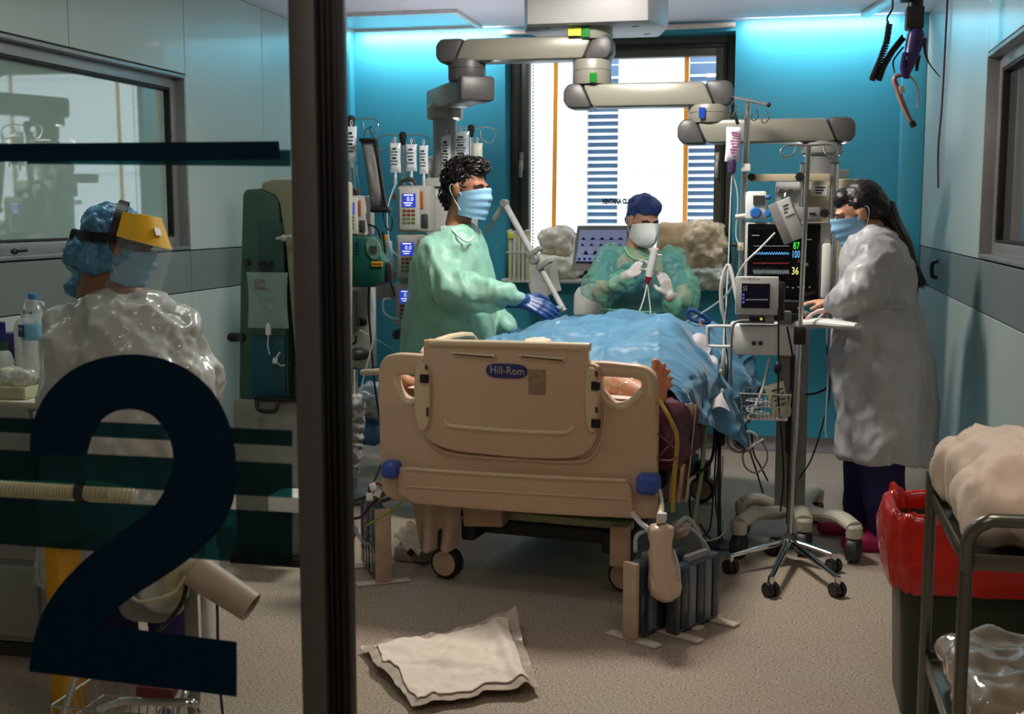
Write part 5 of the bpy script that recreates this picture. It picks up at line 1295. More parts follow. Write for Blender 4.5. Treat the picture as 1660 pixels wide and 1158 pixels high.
# cream sheet hanging down behind the cushion
def hang(u0, v0, u1, v1, Y, amp, n=3, sk=0.0, taper=0.0):
    def fn(s, t_):
        u_ = u0 + (u1 - u0) * (s * (1 - taper * t_)) + sk * t_; v_ = v0 + (v1 - v0) * t_
        p = at(u_, v_, Y); return p + V((0.0, amp * math.sin(s * n * 2 * math.pi + t_ * 1.5) * (0.4 + t_), 0.01 * noise.noise(V((s * 6, t_ * 6, Y)))))
    return fn
mb = MB().sheet(hang(1088, 655, 1130, 812, 4.75, 0.03, 2.5, -8, 0.2), 24, 24, 0.004)
tag(mb.build('hanging_sheet', mt('cream_sheet', (204, 180, 152), 0.7, var=0.06), smooth=70), 'cream sheet hanging down behind the maroon cushion', 'sheet')
mb = MB().sheet(hang(668, 815, 748, 892, 4.68, 0.025, 2, 10, 0.25), 20, 20, 0.004)
tag(mb.build('hanging_cloth', mt('cream_cloth', (196, 176, 152), 0.75, var=0.06), smooth=70), 'cream cloth hanging below the footboard beside the left wheel', 'cloth')

# ---------------------------------------------------------------- patient: one body under the drape
m_skin = mt('patient_skin', (188, 128, 96), 0.5, var=0.08, scale=30, sss=0.1)
m_skin_d = mt('warm_skin', (170, 118, 90), 0.5, var=0.08, scale=30, sss=0.1)
pat = thing('person', bl(0, 1.0, 0.795), 'patient lying on the bed under the blue drape, bare feet at the footboard', 'person')
b = MB()
hip = [bl(-0.11, 1.12, 0.872), bl(0.12, 1.12, 0.872)]
for q in (-0.06, 0.06): b.chain([bl(q, 1.08, 0.872), bl(q, 1.3, 0.87), bl(q, 1.52, 0.87)], [0.073, 0.07, 0.07])
b.ell(bl(0, 1.48, 0.87), (0.19, 0.13, 0.07), rot=(0, 0, -AL)); b.cap(bl(0, 1.62, 0.885), bl(0, 1.7, 0.89), 0.055, 0.055); b.ell(bl(0, 1.79, 0.885), (0.075, 0.10, 0.08), rot=(0, 0, -AL))
fL = at(662, 622, 4.74); fR = at(1068, 630, 4.60)
kn = at(1000, 625, 4.95)
b.chain([hip[0], bl(-0.26, 0.72, 0.868), bl(-0.36, 0.38, 0.85), fL + V((0.02, 0.09, -0.03))], [0.07, 0.062, 0.053, 0.036])
b.chain([hip[1], bl(0.2, 0.72, 0.862), at(968, 622, 4.80), at(1005, 628, 4.68), at(1042, 642, 4.60), fR + V((-0.02, 0.02, -0.05))], [0.068, 0.058, 0.064, 0.062, 0.042, 0.036])
for s in (-1, 1): b.chain([bl(0.19 * s, 1.5, 0.88), bl(0.3 * s, 1.3, 0.87), bl(0.28 * s, 1.1, 0.89), bl(0.25 * s, 1.02, 0.885)], [0.055, 0.042, 0.034, 0.03])
# right foot: sole to the camera, toes up and outwards
b.chain([at(1056, 668, 4.60), at(1062, 640, 4.59), at(1064, 612, 4.58)], [0.032, 0.032, 0.034])
b.chain([at(1056, 668, 4.60), at(1071, 645, 4.59), at(1074, 618, 4.58)], [0.028, 0.024, 0.024])
for (u0, v0, u1, v1, r_) in ((1060, 606, 1063, 587, 0.0155), (1069, 607, 1076, 592, 0.0100), (1074, 613, 1084, 601, 0.0094), (1077, 623, 1088, 613, 0.0088), (1077, 633, 1088, 625, 0.0082)):
    b.cap(at(u0, v0, 4.58), at(u1, v1, 4.555), r_ * 0.9, r_)
# left foot seen from the side of the heel
b.chain([fL + V((0.03, 0.06, -0.03)), fL + V((-0.01, 0, 0.0)), fL + V((-0.06, -0.02, 0.045))], [0.036, 0.036, 0.027])
for k in range(5): b.cap(fL + V((-0.06 + 0.004 * k, -0.01 + k * 0.012, 0.045 - 0.004 * k)), fL + V((-0.088 + 0.008 * k, -0.02 + k * 0.013, 0.062 - 0.006 * k)), 0.010 - 0.0005 * k)
body = blob(b, 0.0052, 2).build('body', m_skin, pat, smooth=80)
# clear wrap bandage over the shin
b = MB(); b.cap(at(985, 625, 4.72), at(1022, 634, 4.65), 0.068, 0.058); b = blob(b, 0.01, 2); crumple(b, 0.008, 22, seed=2)
b.build('shin_wrap', mt('shiny_wrap', (206, 172, 138), 0.15, var=0.1, coat=0.8, alpha=0.75), pat, smooth=70)

# sheet under the drape
def zsheet(x, y):
    r_ = 0.81 + 0.10 * math.exp(-((x - 0.02) / 0.22) ** 2) * (1 / (1 + math.exp(-(y - 0.75) * 9)))
    return r_ + 0.015 * noise.noise(V((x * 7, y * 5, 1)))
mb = MB().sheet(lambda s, t_: bl(-0.5 + 1.0 * s, 0.06 + 1.25 * t_, min(zsheet(-0.5 + s, 0.06 + 1.25 * t_), 0.815) + 0.0 if False else 0.803 + 0.006 * noise.noise(V((s * 9, t_ * 9, 1)))), 40, 40, 0.003)
tag(mb.build('bed_sheet', mt('white_bed_sheet', (206, 190, 172), 0.75, var=0.05), smooth=70), 'cream bed sheet on the mattress beneath the blue drape', 'sheet')
# blue surgical drape
m_drape = mt('blue_drape', (60, 116, 146), 0.5, var=0.16, scale=9, bump=0.1, bscale=120, sheen=0.2, wr=(0.8, 7, (1, 1, 1)))
XR0 = 0.50
def cell(x, y, f, sd):
    d, _ = noise.voronoi(V((x * f + sd, y * f, sd * 0.7))); return d[0], d[1] - d[0]
def drape(s, t_):
    y = 0.30 + 1.55 * t_
    fall = 0.06 + 0.34 * min(1.0, max(0, (t_ - 0.02) / 0.4)) ** 0.8 - 0.10 * max(0, t_ - 0.55) + 0.03 * math.sin(t_ * 17)
    L = -0.52; W = XR0 - L
    d = s * (W + fall)
    xx = d + L
    hump = 0.05 * math.exp(-((xx - 0.02) / 0.24) ** 2) / (1 + math.exp(-(y - 0.7) * 8))
    knee = 0.12 * math.exp(-((xx - 0.33) / 0.15) ** 2 - ((y - 0.95) / 0.36) ** 2) + 0.05 * math.exp(-((xx + 0.22) / 0.16) ** 2 - ((y - 0.95) / 0.4) ** 2)
    zz = 0.892 + hump + knee + 0.04 * t_
    if y < 0.5: zz -= (0.5 - y) * 0.16
    if d <= W: x = xx
    else:
        q = d - W; x = XR0 + 0.10 * (1 - math.exp(-q * 9)) + q * 0.12; zz -= q * 0.94
    zz -= 0.06 * max(0.0, (d - W * 0.86) / (W * 0.14)) ** 2 if d <= W else 0.06
    if d < 0.12: zz -= (0.12 - d) * 0.5
    sx, sy = d * 1.0 + 0.25 * y, y - 0.2 * d
    c1, e1 = cell(sx, sy * 0.8, 5.0, 1.3); c2, e2 = cell(sx, sy, 11.0, 4.1)
    fold = 0.060 * (c1 - 0.35) + 0.020 * (c2 - 0.35) - 0.012 * math.exp(-e1 * 9)
    w = noise.noise(V((sx * 2.6 + 4, sy * 2.6, 2.0)))
    fold += 0.035 * (0.3 - abs(w))
    cr = 0.008 * (max(0, 1 - abs(((sx) * 4.2) % 1 - 0.5) * 14) + max(0, 1 - abs(((sy) * 3.6) % 1 - 0.5) * 14))
    zz += (fold + cr) * (1.0 if d <= W else 0.2)
    p = bl(x, y, zz)
    if d > W: p += EX * ((fold + cr) * 1.4 + 0.035 * math.sin(y * 15) * min(1, (d - W) * 4))
    return p
mb = MB().sheet(drape, 150, 150, 0.003)
tag(mb.build('surgical_drape', m_drape, smooth=28), 'big blue surgical drape spread over the patient and hanging off the right side', 'drape')
# clear plastic along the drape edge, small gauze and instruments on the drape
def strip(s, t_):
    p = at(1118, 548, 5.55).lerp(at(1150, 668, 5.12), t_); return p + V((0.075 * s + 0.01 * math.sin(t_ * 20), 0.05 * s, 0.02 * math.sin(t_ * 13 + s * 3)))
mb = MB().sheet(strip, 10, 40, 0.002); tag(mb.build('plastic_sheeting', mt('clear_crinkle', (205, 200, 202), 0.12, alpha=0.7, coat=1.0), smooth=60), 'crinkled clear plastic along the right edge of the blue drape', 'plastic sheet')
bundle('gauze_pad', 872, 553, 46, 9, 5.05, 0.16, mt('gauze', (200, 176, 156), 0.8), 'crumpled beige gauze on the drape just behind the footboard', 31, 'gauze', amp=0.008, freq=20)
t = thing('instrument_pair', at(900, 540, 5.5), 'two small clear syringes lying on the blue drape', 'syringe')
for k in range(2):
    a = at(890 + k * 10, 533 + k * 3, 5.35); d = V((0.03, 0.09, 0.02)); MB().cyl(a, a + d, 0.008, n=10).build('barrel', m_bagclear, t); MB().cyl(a - d * 0.4, a, 0.004, n=8).build('plunger', m_dark, t)
# ---------------------------------------------------------------- things on the floor around the bed
def drain(A, D, L, W, H, label, panel=None):
    D = V(D).normalized(); N = V((-D.y, D.x, 0)); t = thing('chest_drain', A + D * L / 2, label, 'chest drain', 'chest drain units')
    Rm = Matrix((D, N, V((0, 0, 1)))).transposed()
    m_db = mt('drain_blue_grey', (72, 86, 98), 0.25, var=0.12, scale=20); m_dp = panel or mt('drain_panel', (186, 160, 136), 0.45)
    MB().box(A + D * L * 0.5 + V((0, 0, H * 0.5 + 0.012)), (L * 0.94, W * 0.72, H * 0.98), rot=Rm, bev=0.006).build('body', m_db, t)
    MB().box(A + V((0, 0, H * 0.5 + 0.012)), (0.02, W, H), rot=Rm, bev=0.004).build('end_panel', m_dp, t)
    for s in (-1, 1):
        for k in range(5):
            MB().box(A + D * L * (0.14 + 0.18 * k) + N * s * W * 0.36 + V((0, 0, H * 0.5 + 0.01)), (L * 0.14, 0.012, H * 0.88), rot=Rm, bev=0.003).build('column', mt('drain_column_%d' % (k % 2), ((50, 58, 66), (104, 116, 124))[k % 2], 0.2), t)
        mb = MB()
        for k in range(14): mb.box(A + D * L * (0.32 + 0.36 * (k % 2)) + N * s * W * 0.44 + V((0, 0, H * (0.12 + 0.055 * k))), (0.022, 0.002, 0.004), rot=Rm)
        mb.build('scale_marks', m_white, t, smooth=0)
    for q in (0.06, 0.9): MB().box(A + D * L * q + V((0, 0, 0.006)), (0.045, 0.22, 0.01), rot=Rm, bev=0.003).build('foot', mt('drain_foot', (206, 196, 178), 0.5), t)
    MB().box(A + D * L * 0.5 + V((0, 0, H + 0.02)), (L * 0.5, W * 0.5, 0.025), rot=Rm, bev=0.006).build('top_port', m_grey, t)
    return t
A = fl(1022, 1041); B_ = fl(1122, 1000)
drain(A, (B_ - A) * V((1, 1, 0)), 0.30, 0.06, 0.275, 'slatted chest drain unit with beige end panel at the bed\'s right corner')
A2 = A + V((0.068, -0.035, 0)) + (B_ - A).normalized() * 0.14
drain(A2, (B_ - A) * V((1, 1, 0)), 0.27, 0.05, 0.25, 'second slatted chest drain standing behind the urine bag', mt('drain_dark_panel', (66, 76, 84), 0.3))
A = fl(622, 948); drain(A, V((-0.22, 0.35, 0)), 0.30, 0.065, 0.30, 'chest drain unit standing at the bed\'s left front corner')
# urine bag
t = thing('urine_bag', at(1075, 978, 4.16), 'cream drainage bag hanging below the right corner of the footboard', 'drainage bag')
rings = []
for v_, u_, rx, ry in ((976, 1080, 10, 0.012), (966, 1079, 24, 0.03), (950, 1078, 29, 0.045), (935, 1077, 26, 0.05), (915, 1074, 22, 0.045), (890, 1071, 20, 0.042), (868, 1071, 21, 0.04), (856, 1072, 21, 0.035), (850, 1072, 16, 0.02)):
    rings.append((at(u_, v_, 4.14), sz(rx, 4.14), ry, 0.15))
b = MB().loft(rings, 28); b = blob(b, 0.007, 2); crumple(b, 0.006, 26, seed=6, stretch=(1, 1, .5)); b.build('bag', mt('cream_bag_plastic', (206, 184, 160), 0.3, var=0.06, coat=0.4, wr=(0.3, 14, (1, 1, .4))), t, smooth=70)
MB().tube([at(1072, 850, 4.14), at(1071, 835, 4.16), at(1073, 815, 4.25), at(1070, 795, 4.36)], [0.018, 0.013, 0.007, 0.006], 10).build('neck', m_bed2, t)
MB().box(at(1073, 838, 4.14), (0.035, 0.025, 0.03), bev=0.006).build('valve', m_white, t)
coil([at(1025, 832, 4.34), at(1038, 848, 4.2), at(1052, 858, 4.14)], 0.007, 14, 0.003).build('ribbed_tube', m_white, t)
MB().tube([at(1092, 892, 4.13), at(1100, 920, 4.12), at(1102, 942, 4.12)], 0.005, 8).build('side_tube', m_whcable, t)
bundle('tubing_bundle', 1102, 856, 30, 26, 4.6, 0.1, mt('pink_beige_plastic', (190, 160, 138), 0.35), 'crumpled beige valve bundle above the right chest drain', 33, 'bundle', amp=0.02, freq=18)
DG = 'clear hoses of the chest drains'
cable('clear_hose', [at(1098, 850, 4.5), at(1115, 840, 4.6), at(1135, 870, 4.7), at(1147, 915, 4.75), at(1135, 960, 4.6), at(1118, 985, 4.45)], 0.009, m_tubing, 'wide clear hose arching right of the chest drains', DG, cat='tube')
cable('clear_hose', [at(1100, 860, 4.5), at(1122, 858, 4.6), at(1150, 895, 4.75), at(1148, 935, 4.75), at(1125, 990, 4.42), at(1140, 985, 4.4)], 0.007, m_tubing, 'second clear hose trailing to the floor right of the chest drains', DG, cat='tube')
cable('clear_hose', [at(1030, 895, 4.25), at(1032, 870, 4.3), at(1050, 862, 4.35), at(1068, 880, 4.3)], 0.008, m_tubing, 'clear hose looping over the beige drain panel', DG, cat='tube')
cable('purple_tube', [at(565, 842, 4.6), at(585, 838, 4.6), at(600, 820, 4.6), at(622, 800, 4.62)], 0.006, mt('plum_tube', (72, 30, 52), 0.3), 'plum coloured tube curling left of the bed corner', cat='tube')
cable('black_tube', [at(560, 800, 4.7), at(572, 812, 4.7), at(595, 805, 4.68), at(622, 795, 4.66)], 0.006, m_cable, 'black tube curling left of the bed corner', cat='tube')
cable('green_tube', [at(594, 852, 4.5), at(612, 842, 4.5), at(635, 828, 4.5), at(650, 815, 4.55)], 0.004, mt('lime_tube', (128, 150, 40), 0.35), 'thin lime green tube by the left chest drain', cat='tube')
cable('clear_hose', [at(562, 810, 4.6), at(572, 850, 4.6), at(590, 880, 4.65), at(606, 880, 4.68)], 0.009, m_tubing, 'clear hose at the left chest drain', DG, cat='tube')
t = thing('hanging_connector', at(610, 800, 4.62), 'ring of brown and white connectors at the bed\'s left corner', 'connector')
mb = MB(); pts = [at(612 + 13 * math.cos(q), 795 + 11 * math.sin(q), 4.6) for q in [k * 0.5236 for k in range(12)]]; mb.tube(pts, 0.008, 8, closed=True); mb.build('ring', mt('brown_band', (104, 66, 30), 0.4), t)
for u_, v_ in ((606, 790), (613, 800), (600, 806)): MB().box(at(u_, v_, 4.6), (0.03, 0.03, 0.035), rot=(0.4, u_, 0.2), bev=0.005).build('fitting', m_white, t)
# absorbent pad on the floor
cn = [fl(584, 1060), fl(836, 1016), fl(874, 1128), fl(668, 1157)]
def pad(k0, lift):
    def fn(s, t_):
        a = k0 + (1 - 2 * k0) * s; b_ = k0 + (1 - 2 * k0) * t_
        p = (cn[0].lerp(cn[1], a)).lerp(cn[3].lerp(cn[2], a), b_)
        edge = 1 - 0.03 * math.sin(b_ * 7)
        w = noise.noise(V((p.x * 5, p.y * 5, 0))) + 0.5 * noise.noise(V((p.x * 12, p.y * 12, 3))); dv, _ = noise.voronoi(V((p.x * 8, p.y * 6, 1)))
        z = 0.012 + lift + 0.028 * max(0, 0.4 - abs(w)) + 0.022 * dv[0] + 0.006 * noise.noise(V((p.x * 30, p.y * 30, 5))) + 0.05 * max(0, (a - 0.8) / 0.2) * max(0, (0.25 - b_) / 0.25)
        z += 0.03 * math.exp(-((a - 0.86) / 0.05) ** 2) * (0.3 + b_ * 0.5) + 0.02 * math.exp(-((b_ - 0.55 - 0.3 * (a - .4)) / 0.05) ** 2) * math.exp(-((a - 0.45) / 0.3) ** 2)
        return p + V((0.02 * noise.noise(V((a * 4, b_ * 4, 7))), 0.02 * noise.noise(V((a * 4, b_ * 4, 17))), z - p.z))
    return fn
pd = thing('absorbent_pad', (cn[0] + cn[2]) / 2, 'crumpled white absorbent pad lying on the floor in front', 'absorbent pad')
MB().sheet(pad(0.0, 0.0), 60, 50, 0.002).build('backing', mt('pad_backing', (190, 176, 160), 0.3, coat=0.3), pd, smooth=70)
MB().sheet(pad(0.07, 0.006), 60, 50, 0.004).build('padding', mt('pad_fluff', (236, 220, 204), 0.7, var=0.05, bump=0.2, bscale=90, wr=(0.5, 6, (1, 1, 1))), pd, smooth=70)
# paper pack under the bed
t = thing('paper_pack', fl(668, 905), 'opened white paper packaging lying under the bed by the left wheel', 'packaging')
def pp(s, t_):
    a = [at(638, 872, 4.95), at(662, 850, 5.05), at(700, 870, 4.95), at(680, 905, 4.8)]
    p = a[0].lerp(a[1], s).lerp(a[3].lerp(a[2], s), t_); return p + V((0, 0, 0.012 * math.sin(s * 14) + 0.01 * math.sin(t_ * 9)))
MB().sheet(pp, 24, 16, 0.004).build('paper', mt('pack_paper', (196, 180, 160), 0.6), t, smooth=40)
MB().box(at(666, 896, 4.79), (0.026, 0.004, 0.026), rot=(0, R(40), 0)).build('printed_mark', m_black, t, smooth=0)
b = MB().box(V((at(668, 900, 4.9).x, 4.95, 0.035)), (0.16, 0.14, 0.07), bev=0.02); b.build('carton', mt('pack_carton', (170, 156, 138), 0.6), t)
# bagged bundle behind the bed's left side
bundle('floor_bundle', 603, 700, 52, 38, 6.7, 0.3, mt('blue_plastic_bundle', (52, 98, 138), 0.3, var=0.15, scale=12), 'blue plastic bundle on the floor behind the bed\'s left corner', 35, 'bundle', amp=0.04, freq=8)
bundle('floor_bundle', 600, 655, 56, 62, 6.72, 0.3, mt('clear_bundle', (170, 178, 182), 0.2, var=0.15, coat=0.6), 'clear plastic bag heaped on the blue bundle behind the bed', 36, 'bundle', amp=0.05, freq=8)
t = thing('collection_bag', at(573, 775, 5.2), 'long clear wrapped bag hanging beside the black door edge', 'bag')
b = MB().loft([(at(573, 775, 5.2), 0.02, 0.02, 0), (at(573, 740, 5.2), 0.04, 0.04, 0), (at(573, 690, 5.2), 0.05, 0.045, 0), (at(574, 655, 5.2), 0.055, 0.045, 0), (at(574, 640, 5.2), 0.04, 0.03, 0)], 24); b = blob(b, 0.008, 2); crumple(b, 0.014, 20, seed=8); b.build('bag', mt('grey_clear_wrap', (160, 162, 162), 0.2, alpha=0.85, coat=0.6), t, smooth=70)
MB().cyl(at(574, 645, 5.2), at(574, 600, 5.2), 0.004, n=8).build('cord', m_whcable, t)
# ---------------------------------------------------------------- people
m_sk1 = mt('olive_skin', (150, 104, 78), 0.5, var=0.06, scale=40, sss=0.08)
m_sk2 = mt('light_skin', (198, 148, 118), 0.48, var=0.06, scale=40, sss=0.1)
m_hair = mt('dark_hair', (20, 16, 15), 0.45, var=0.3, scale=80)
m_eyew = mt('eye_white', (205, 200, 195), 0.25); m_iris = mt('iris_brown', (30, 18, 12), 0.2)
m_maskb = mt('surgical_mask_blue', (132, 178, 208), 0.7, var=0.05, scale=60)
m_maskw = mt('respirator_white', (216, 216, 214), 0.7, var=0.03)
m_loop = mt('ear_loop', (225, 225, 225), 0.6)

class Head:
    def __init__(s, c, fwd, k=1.0, up=(0, 0, 1)):
        s.c = V(c); s.k = k; s.M = frame(fwd, up)
    def p(s, x, y, z): return s.c + s.M @ V((x * s.k, y * s.k, z * s.k))
    def e(s, mb, c, r): mb.ell(s.p(*c), tuple(q * s.k for q in r), rot=s.M)
    def cp(s, mb, a, b_, r0, r1): mb.cap(s.p(*a), s.p(*b_), r0 * s.k, r1 * s.k)
    def skull(s, mb):
        s.e(mb, (0, -0.012, 0.032), (0.073, 0.093, 0.092)); s.e(mb, (0, 0.03, -0.03), (0.060, 0.066, 0.085))
        s.e(mb, (0, 0.045, -0.083), (0.042, 0.045, 0.034)); s.e(mb, (0, 0.078, -0.100), (0.021, 0.018, 0.018))
        s.e(mb, (0, 0.076, 0.028), (0.052, 0.018, 0.014))
        s.cp(mb, (0, 0.094, 0.012), (0, 0.117, -0.028), 0.010, 0.0145); s.e(mb, (0.011, 0.105, -0.033), (0.010, 0.010, 0.009)); s.e(mb, (-0.011, 0.105, -0.033), (0.010, 0.010, 0.009))
        for q in (-1, 1):
            s.e(mb, (0.036 * q, 0.068, -0.028), (0.024, 0.022, 0.022)); s.e(mb, (0.079 * q, -0.004, 0.0), (0.009, 0.020, 0.033)); s.e(mb, (0.083 * q, -0.010, 0.012), (0.008, 0.014, 0.016))
        s.cp(mb, (-0.02, 0.096, -0.066), (0.02, 0.096, -0.066), 0.009, 0.009)
        s.cp(mb, (0, -0.02, -0.05), (0, -0.035, -0.17), 0.055, 0.058)
    def eyes(s, root, closed=False):
        for q in (-1, 1):
            c = s.p(0.031 * q, 0.083, 0.004)
            mb = MB(); mb.ell(c, tuple(v_ * s.k for v_ in (0.015, 0.010, 0.0075)), rot=s.M); o = mb.build('eye', m_hair if closed else m_eyew, root)
            if not closed:
                mb = MB(); mb.ell(s.p(0.031 * q, 0.0915, 0.004), tuple(v_ * s.k for v_ in (0.006, 0.003, 0.006)), rot=s.M); mb.build('iris', m_iris, o)
            mb = MB(); mb.tube([s.p(0.013 * q, 0.096, 0.027), s.p(0.03 * q, 0.094, 0.033), s.p(0.05 * q, 0.078, 0.026)], [0.003 * s.k, 0.0038 * s.k, 0.002 * s.k], 6); mb.build('eyebrow', m_hair, root)
    def mask(s, root, m, kind='surgical'):
        k = s.k
        def fn(a, b_):
            th = R(-98 + 196 * a); z = 0.004 - 0.118 * b_
            if kind == 'surgical':
                rx, ry = 0.072 - 0.012 * b_, 0.128 - 0.018 * abs(b_ - 0.35) * 2
                pl = 0.0022 * math.sin(b_ * math.pi * 8) * math.cos(th) ** 2
                zz = z + 0.018 * math.cos(th) * (1 - b_) - 0.004 * b_
                h = 0.5 + 0.5 * math.cos(th)
                zz = -0.052 + (zz + 0.052) * (0.62 + 0.38 * h)
                return s.p((rx + pl) * math.sin(th), 0.002 + (ry - 0.002 + pl) * max(-0.05, math.cos(th)) ** 0.85 if math.cos(th) > 0 else 0.002 + 0.05 * math.cos(th) * 0.3, zz)
            bul = math.sin(math.pi * min(1, max(0, b_ * 0.92 + 0.06))) ** 0.6
            c_ = max(0.0, math.cos(th))
            rx, ry = 0.070 - 0.016 * b_ ** 2, 0.088 + 0.056 * bul
            fold = 0.022 * bul * max(0, 1 - abs(th) / 0.5)
            h = 0.5 + 0.5 * math.cos(th)
            zz = -0.052 + (z + 0.022 * c_ * (1 - b_) + 0.052) * (0.55 + 0.45 * h)
            return s.p(rx * math.sin(th), (ry + fold) * c_ ** 0.8, zz)
        MB().sheet(lambda a, b_: fn(1 - a, b_), 40, 24, -0.0015).build('mask', m, root, smooth=60)
        for q in (-1, 1):
            MB().tube([s.p(0.069 * q, 0.02, -0.02), s.p(0.083 * q, -0.008, 0.018), s.p(0.086 * q, -0.028, 0.022), s.p(0.086 * q, -0.026, -0.01), s.p(0.066 * q, 0.018, -0.085)], 0.0017 * k, 5).build('ear_loop', m_loop, root)

def hand(mb, w, d, n, side, curl=0.35, k=1.0, spread=0.10, curls=None, thumb=0.6):
    """w wrist, d finger direction, n palm normal, side = towards the thumb"""
    d = V(d).normalized(); n = V(n); n = (n - d * n.dot(d)).normalized(); sd = V(side); sd = (sd - d * sd.dot(d) - n * sd.dot(n)).normalized()
    for i, q in enumerate((0.030, 0.010, -0.010, -0.028)):
        kn_ = V(w) + (d * (0.088 - 0.006 * abs(i - 1)) + sd * q) * k
        mb.cap(V(w) + (d * 0.015 + sd * q * 0.65) * k, kn_, 0.015 * k, 0.0115 * k)
        L = (0.073, 0.080, 0.074, 0.058)[i]; p = kn_; dd = (d + sd * q * spread * 30 * 0.1).normalized(); c = curls[i] if curls else curl
        for j, fr in enumerate((0.45, 0.31, 0.24)):
            ang = c * (0.7, 1.1, 0.8)[j]
            dd = (dd * math.cos(ang) + n * math.sin(ang)).normalized(); nn = n
            n_ = (n - dd * n.dot(dd))
            p2 = p + dd * L * fr * k
            mb.cap(p, p2, (0.0098 - 0.0012 * j) * k, (0.0090 - 0.0012 * j) * k, n=10); p = p2
            n = n_.normalized() if n_.length > 1e-4 else n
        n = V(nn) if False else (V(n) - d * V(n).dot(d)); n = n.normalized() if n.length > 1e-4 else d.orthogonal()
    b0 = V(w) + (d * 0.022 + sd * 0.022) * k
    t1 = b0 + (d * 0.03 + sd * 0.03 + n * 0.012 * thumb) * k; t2 = t1 + (d * 0.028 + sd * 0.006 + n * 0.022 * thumb) * k; t3 = t2 + (d * 0.02 - sd * 0.004 + n * 0.018 * thumb) * k
    mb.chain([b0, t1, t2, t3], [0.016 * k, 0.0125 * k, 0.011 * k, 0.009 * k])

def legs(mb, hips, feet, r=(0.09, 0.06, 0.042)):
    for h, f_ in zip(hips, feet):
        kn_ = h.lerp(f_, 0.5) + V((0, -0.02, 0)); mb.chain([h, kn_, V((f_.x, f_.y, 0.09))], list(r))
def shoe(root, heel, toe, m, k=1.0, name='shoe'):
    b = MB(); heel = V(heel); toe = V(toe); h = heel.copy(); h.z = 0.045; t_ = toe.copy(); t_.z = 0.033; mid = h.lerp(t_, 0.5)
    b.chain([h, mid, t_], [0.042 * k, 0.044 * k, 0.030 * k]); b.cap(h + V((0, 0, 0.01)), h.lerp(t_, 0.2) + V((0, 0, 0.055)), 0.04 * k, 0.04 * k)
    b = blob(b, 0.008, 3); b.v = [(x, y, max(z, 0.002)) for x, y, z in b.v]
    return b.build(name, m, root, smooth=70)

def gown_rings(L, Y, ry, rz=0.0):
    out = []
    for (v_, a, b_, *o) in L:
        yy = Y + (o[0] if o else 0); c = at((a + b_) / 2, v_, yy); x0, x1 = at(a, v_, yy).x, at(b_, v_, yy).x
        d = o[1] if len(o) > 1 else ry
        out.append((c, (x1 - x0) / 2, d, rz))
    return out[::-1]

# ---- man in the green gown
Y1 = 5.85
man = thing('person', V((at(735, 600, Y1).x, Y1, 0)), 'dark-haired man in a pale green gown and blue mask leaning over the bed', 'person')
h1 = Head(at(757, 309, Y1), (0.93, -0.34, -0.10), 1.12)
b = MB(); h1.skull(b)
nb = at(742, 378, Y1)
b.cap(h1.p(0, -0.03, -0.14), nb, 0.06, 0.065)
b.loft([(V((nb.x - 0.02, Y1, z)), rx, ry, 0) for z, rx, ry in ((0.9, 0.13, 0.14), (1.1, 0.12, 0.14), (1.26, 0.13, 0.16), (1.33, 0.10, 0.13), (1.40, 0.06, 0.07))])
S1, E1, W1 = at(708, 420, Y1 - 0.15), at(732, 470, Y1 - 0.27), at(838, 486, Y1 - 0.25)
S2, E2, W2 = at(752, 410, Y1 + 0.17), at(778, 500, Y1 + 0.15), at(822, 528, Y1 + 0.02)
b.chain([S1, E1, W1 - V((0.04, 0, 0)), W1 + V((0.01, 0, -0.003))], [0.048, 0.05, 0.034, 0.024]); b.chain([S2, E2, W2], [0.055, 0.045, 0.034])
fx = nb.x - 0.03
legs(b, [V((fx, Y1 - 0.09, 0.9)), V((fx, Y1 + 0.09, 0.9))], [V((fx, Y1 - 0.1, 0)), V((fx - 0.02, Y1 + 0.12, 0))])
blob(b, 0.007, 3).build('body', m_sk1, man, smooth=80)
h1.eyes(man); h1.mask(man, m_maskb)
b = MB(); h1.e(b, (0, -0.026, 0.052), (0.082, 0.092, 0.088)); h1.e(b, (0, 0.03, 0.105), (0.066, 0.06, 0.034)); h1.e(b, (0, -0.07, -0.02), (0.070, 0.045, 0.07)); b = blob(b, 0.009, 2)
n_ = len(b.v); r2 = random.Random(3)
for i in r2.sample(range(n_), min(520, n_)):
    p = V(b.v[i]); q = h1.M.transposed() @ (p - h1.c) / h1.k
    if q.y > 0.085 or (q.y > 0.05 and q.z < 0.075) or (q.y > 0.03 and q.z < 0.05) or (q.z < 0.0 and q.y > -0.03): continue
    out = (p - h1.c).normalized(); a = out.orthogonal().normalized(); a.rotate(Matrix.Rotation(r2.random() * 6.28, 3, out)); c_ = out.cross(a); r_ = 0.008 + 0.006 * r2.random()
    pts = [p + out * (0.002 + 0.0022 * j) + (a * math.cos(j * 0.9) + c_ * math.sin(j * 0.9)) * r_ for j in range(7)]
    b.tube(pts, 0.0032, 5, sub=0)
crumple(b, 0.006, 60, seed=2); hr = b.build('hair', m_hair, man, smooth=60)
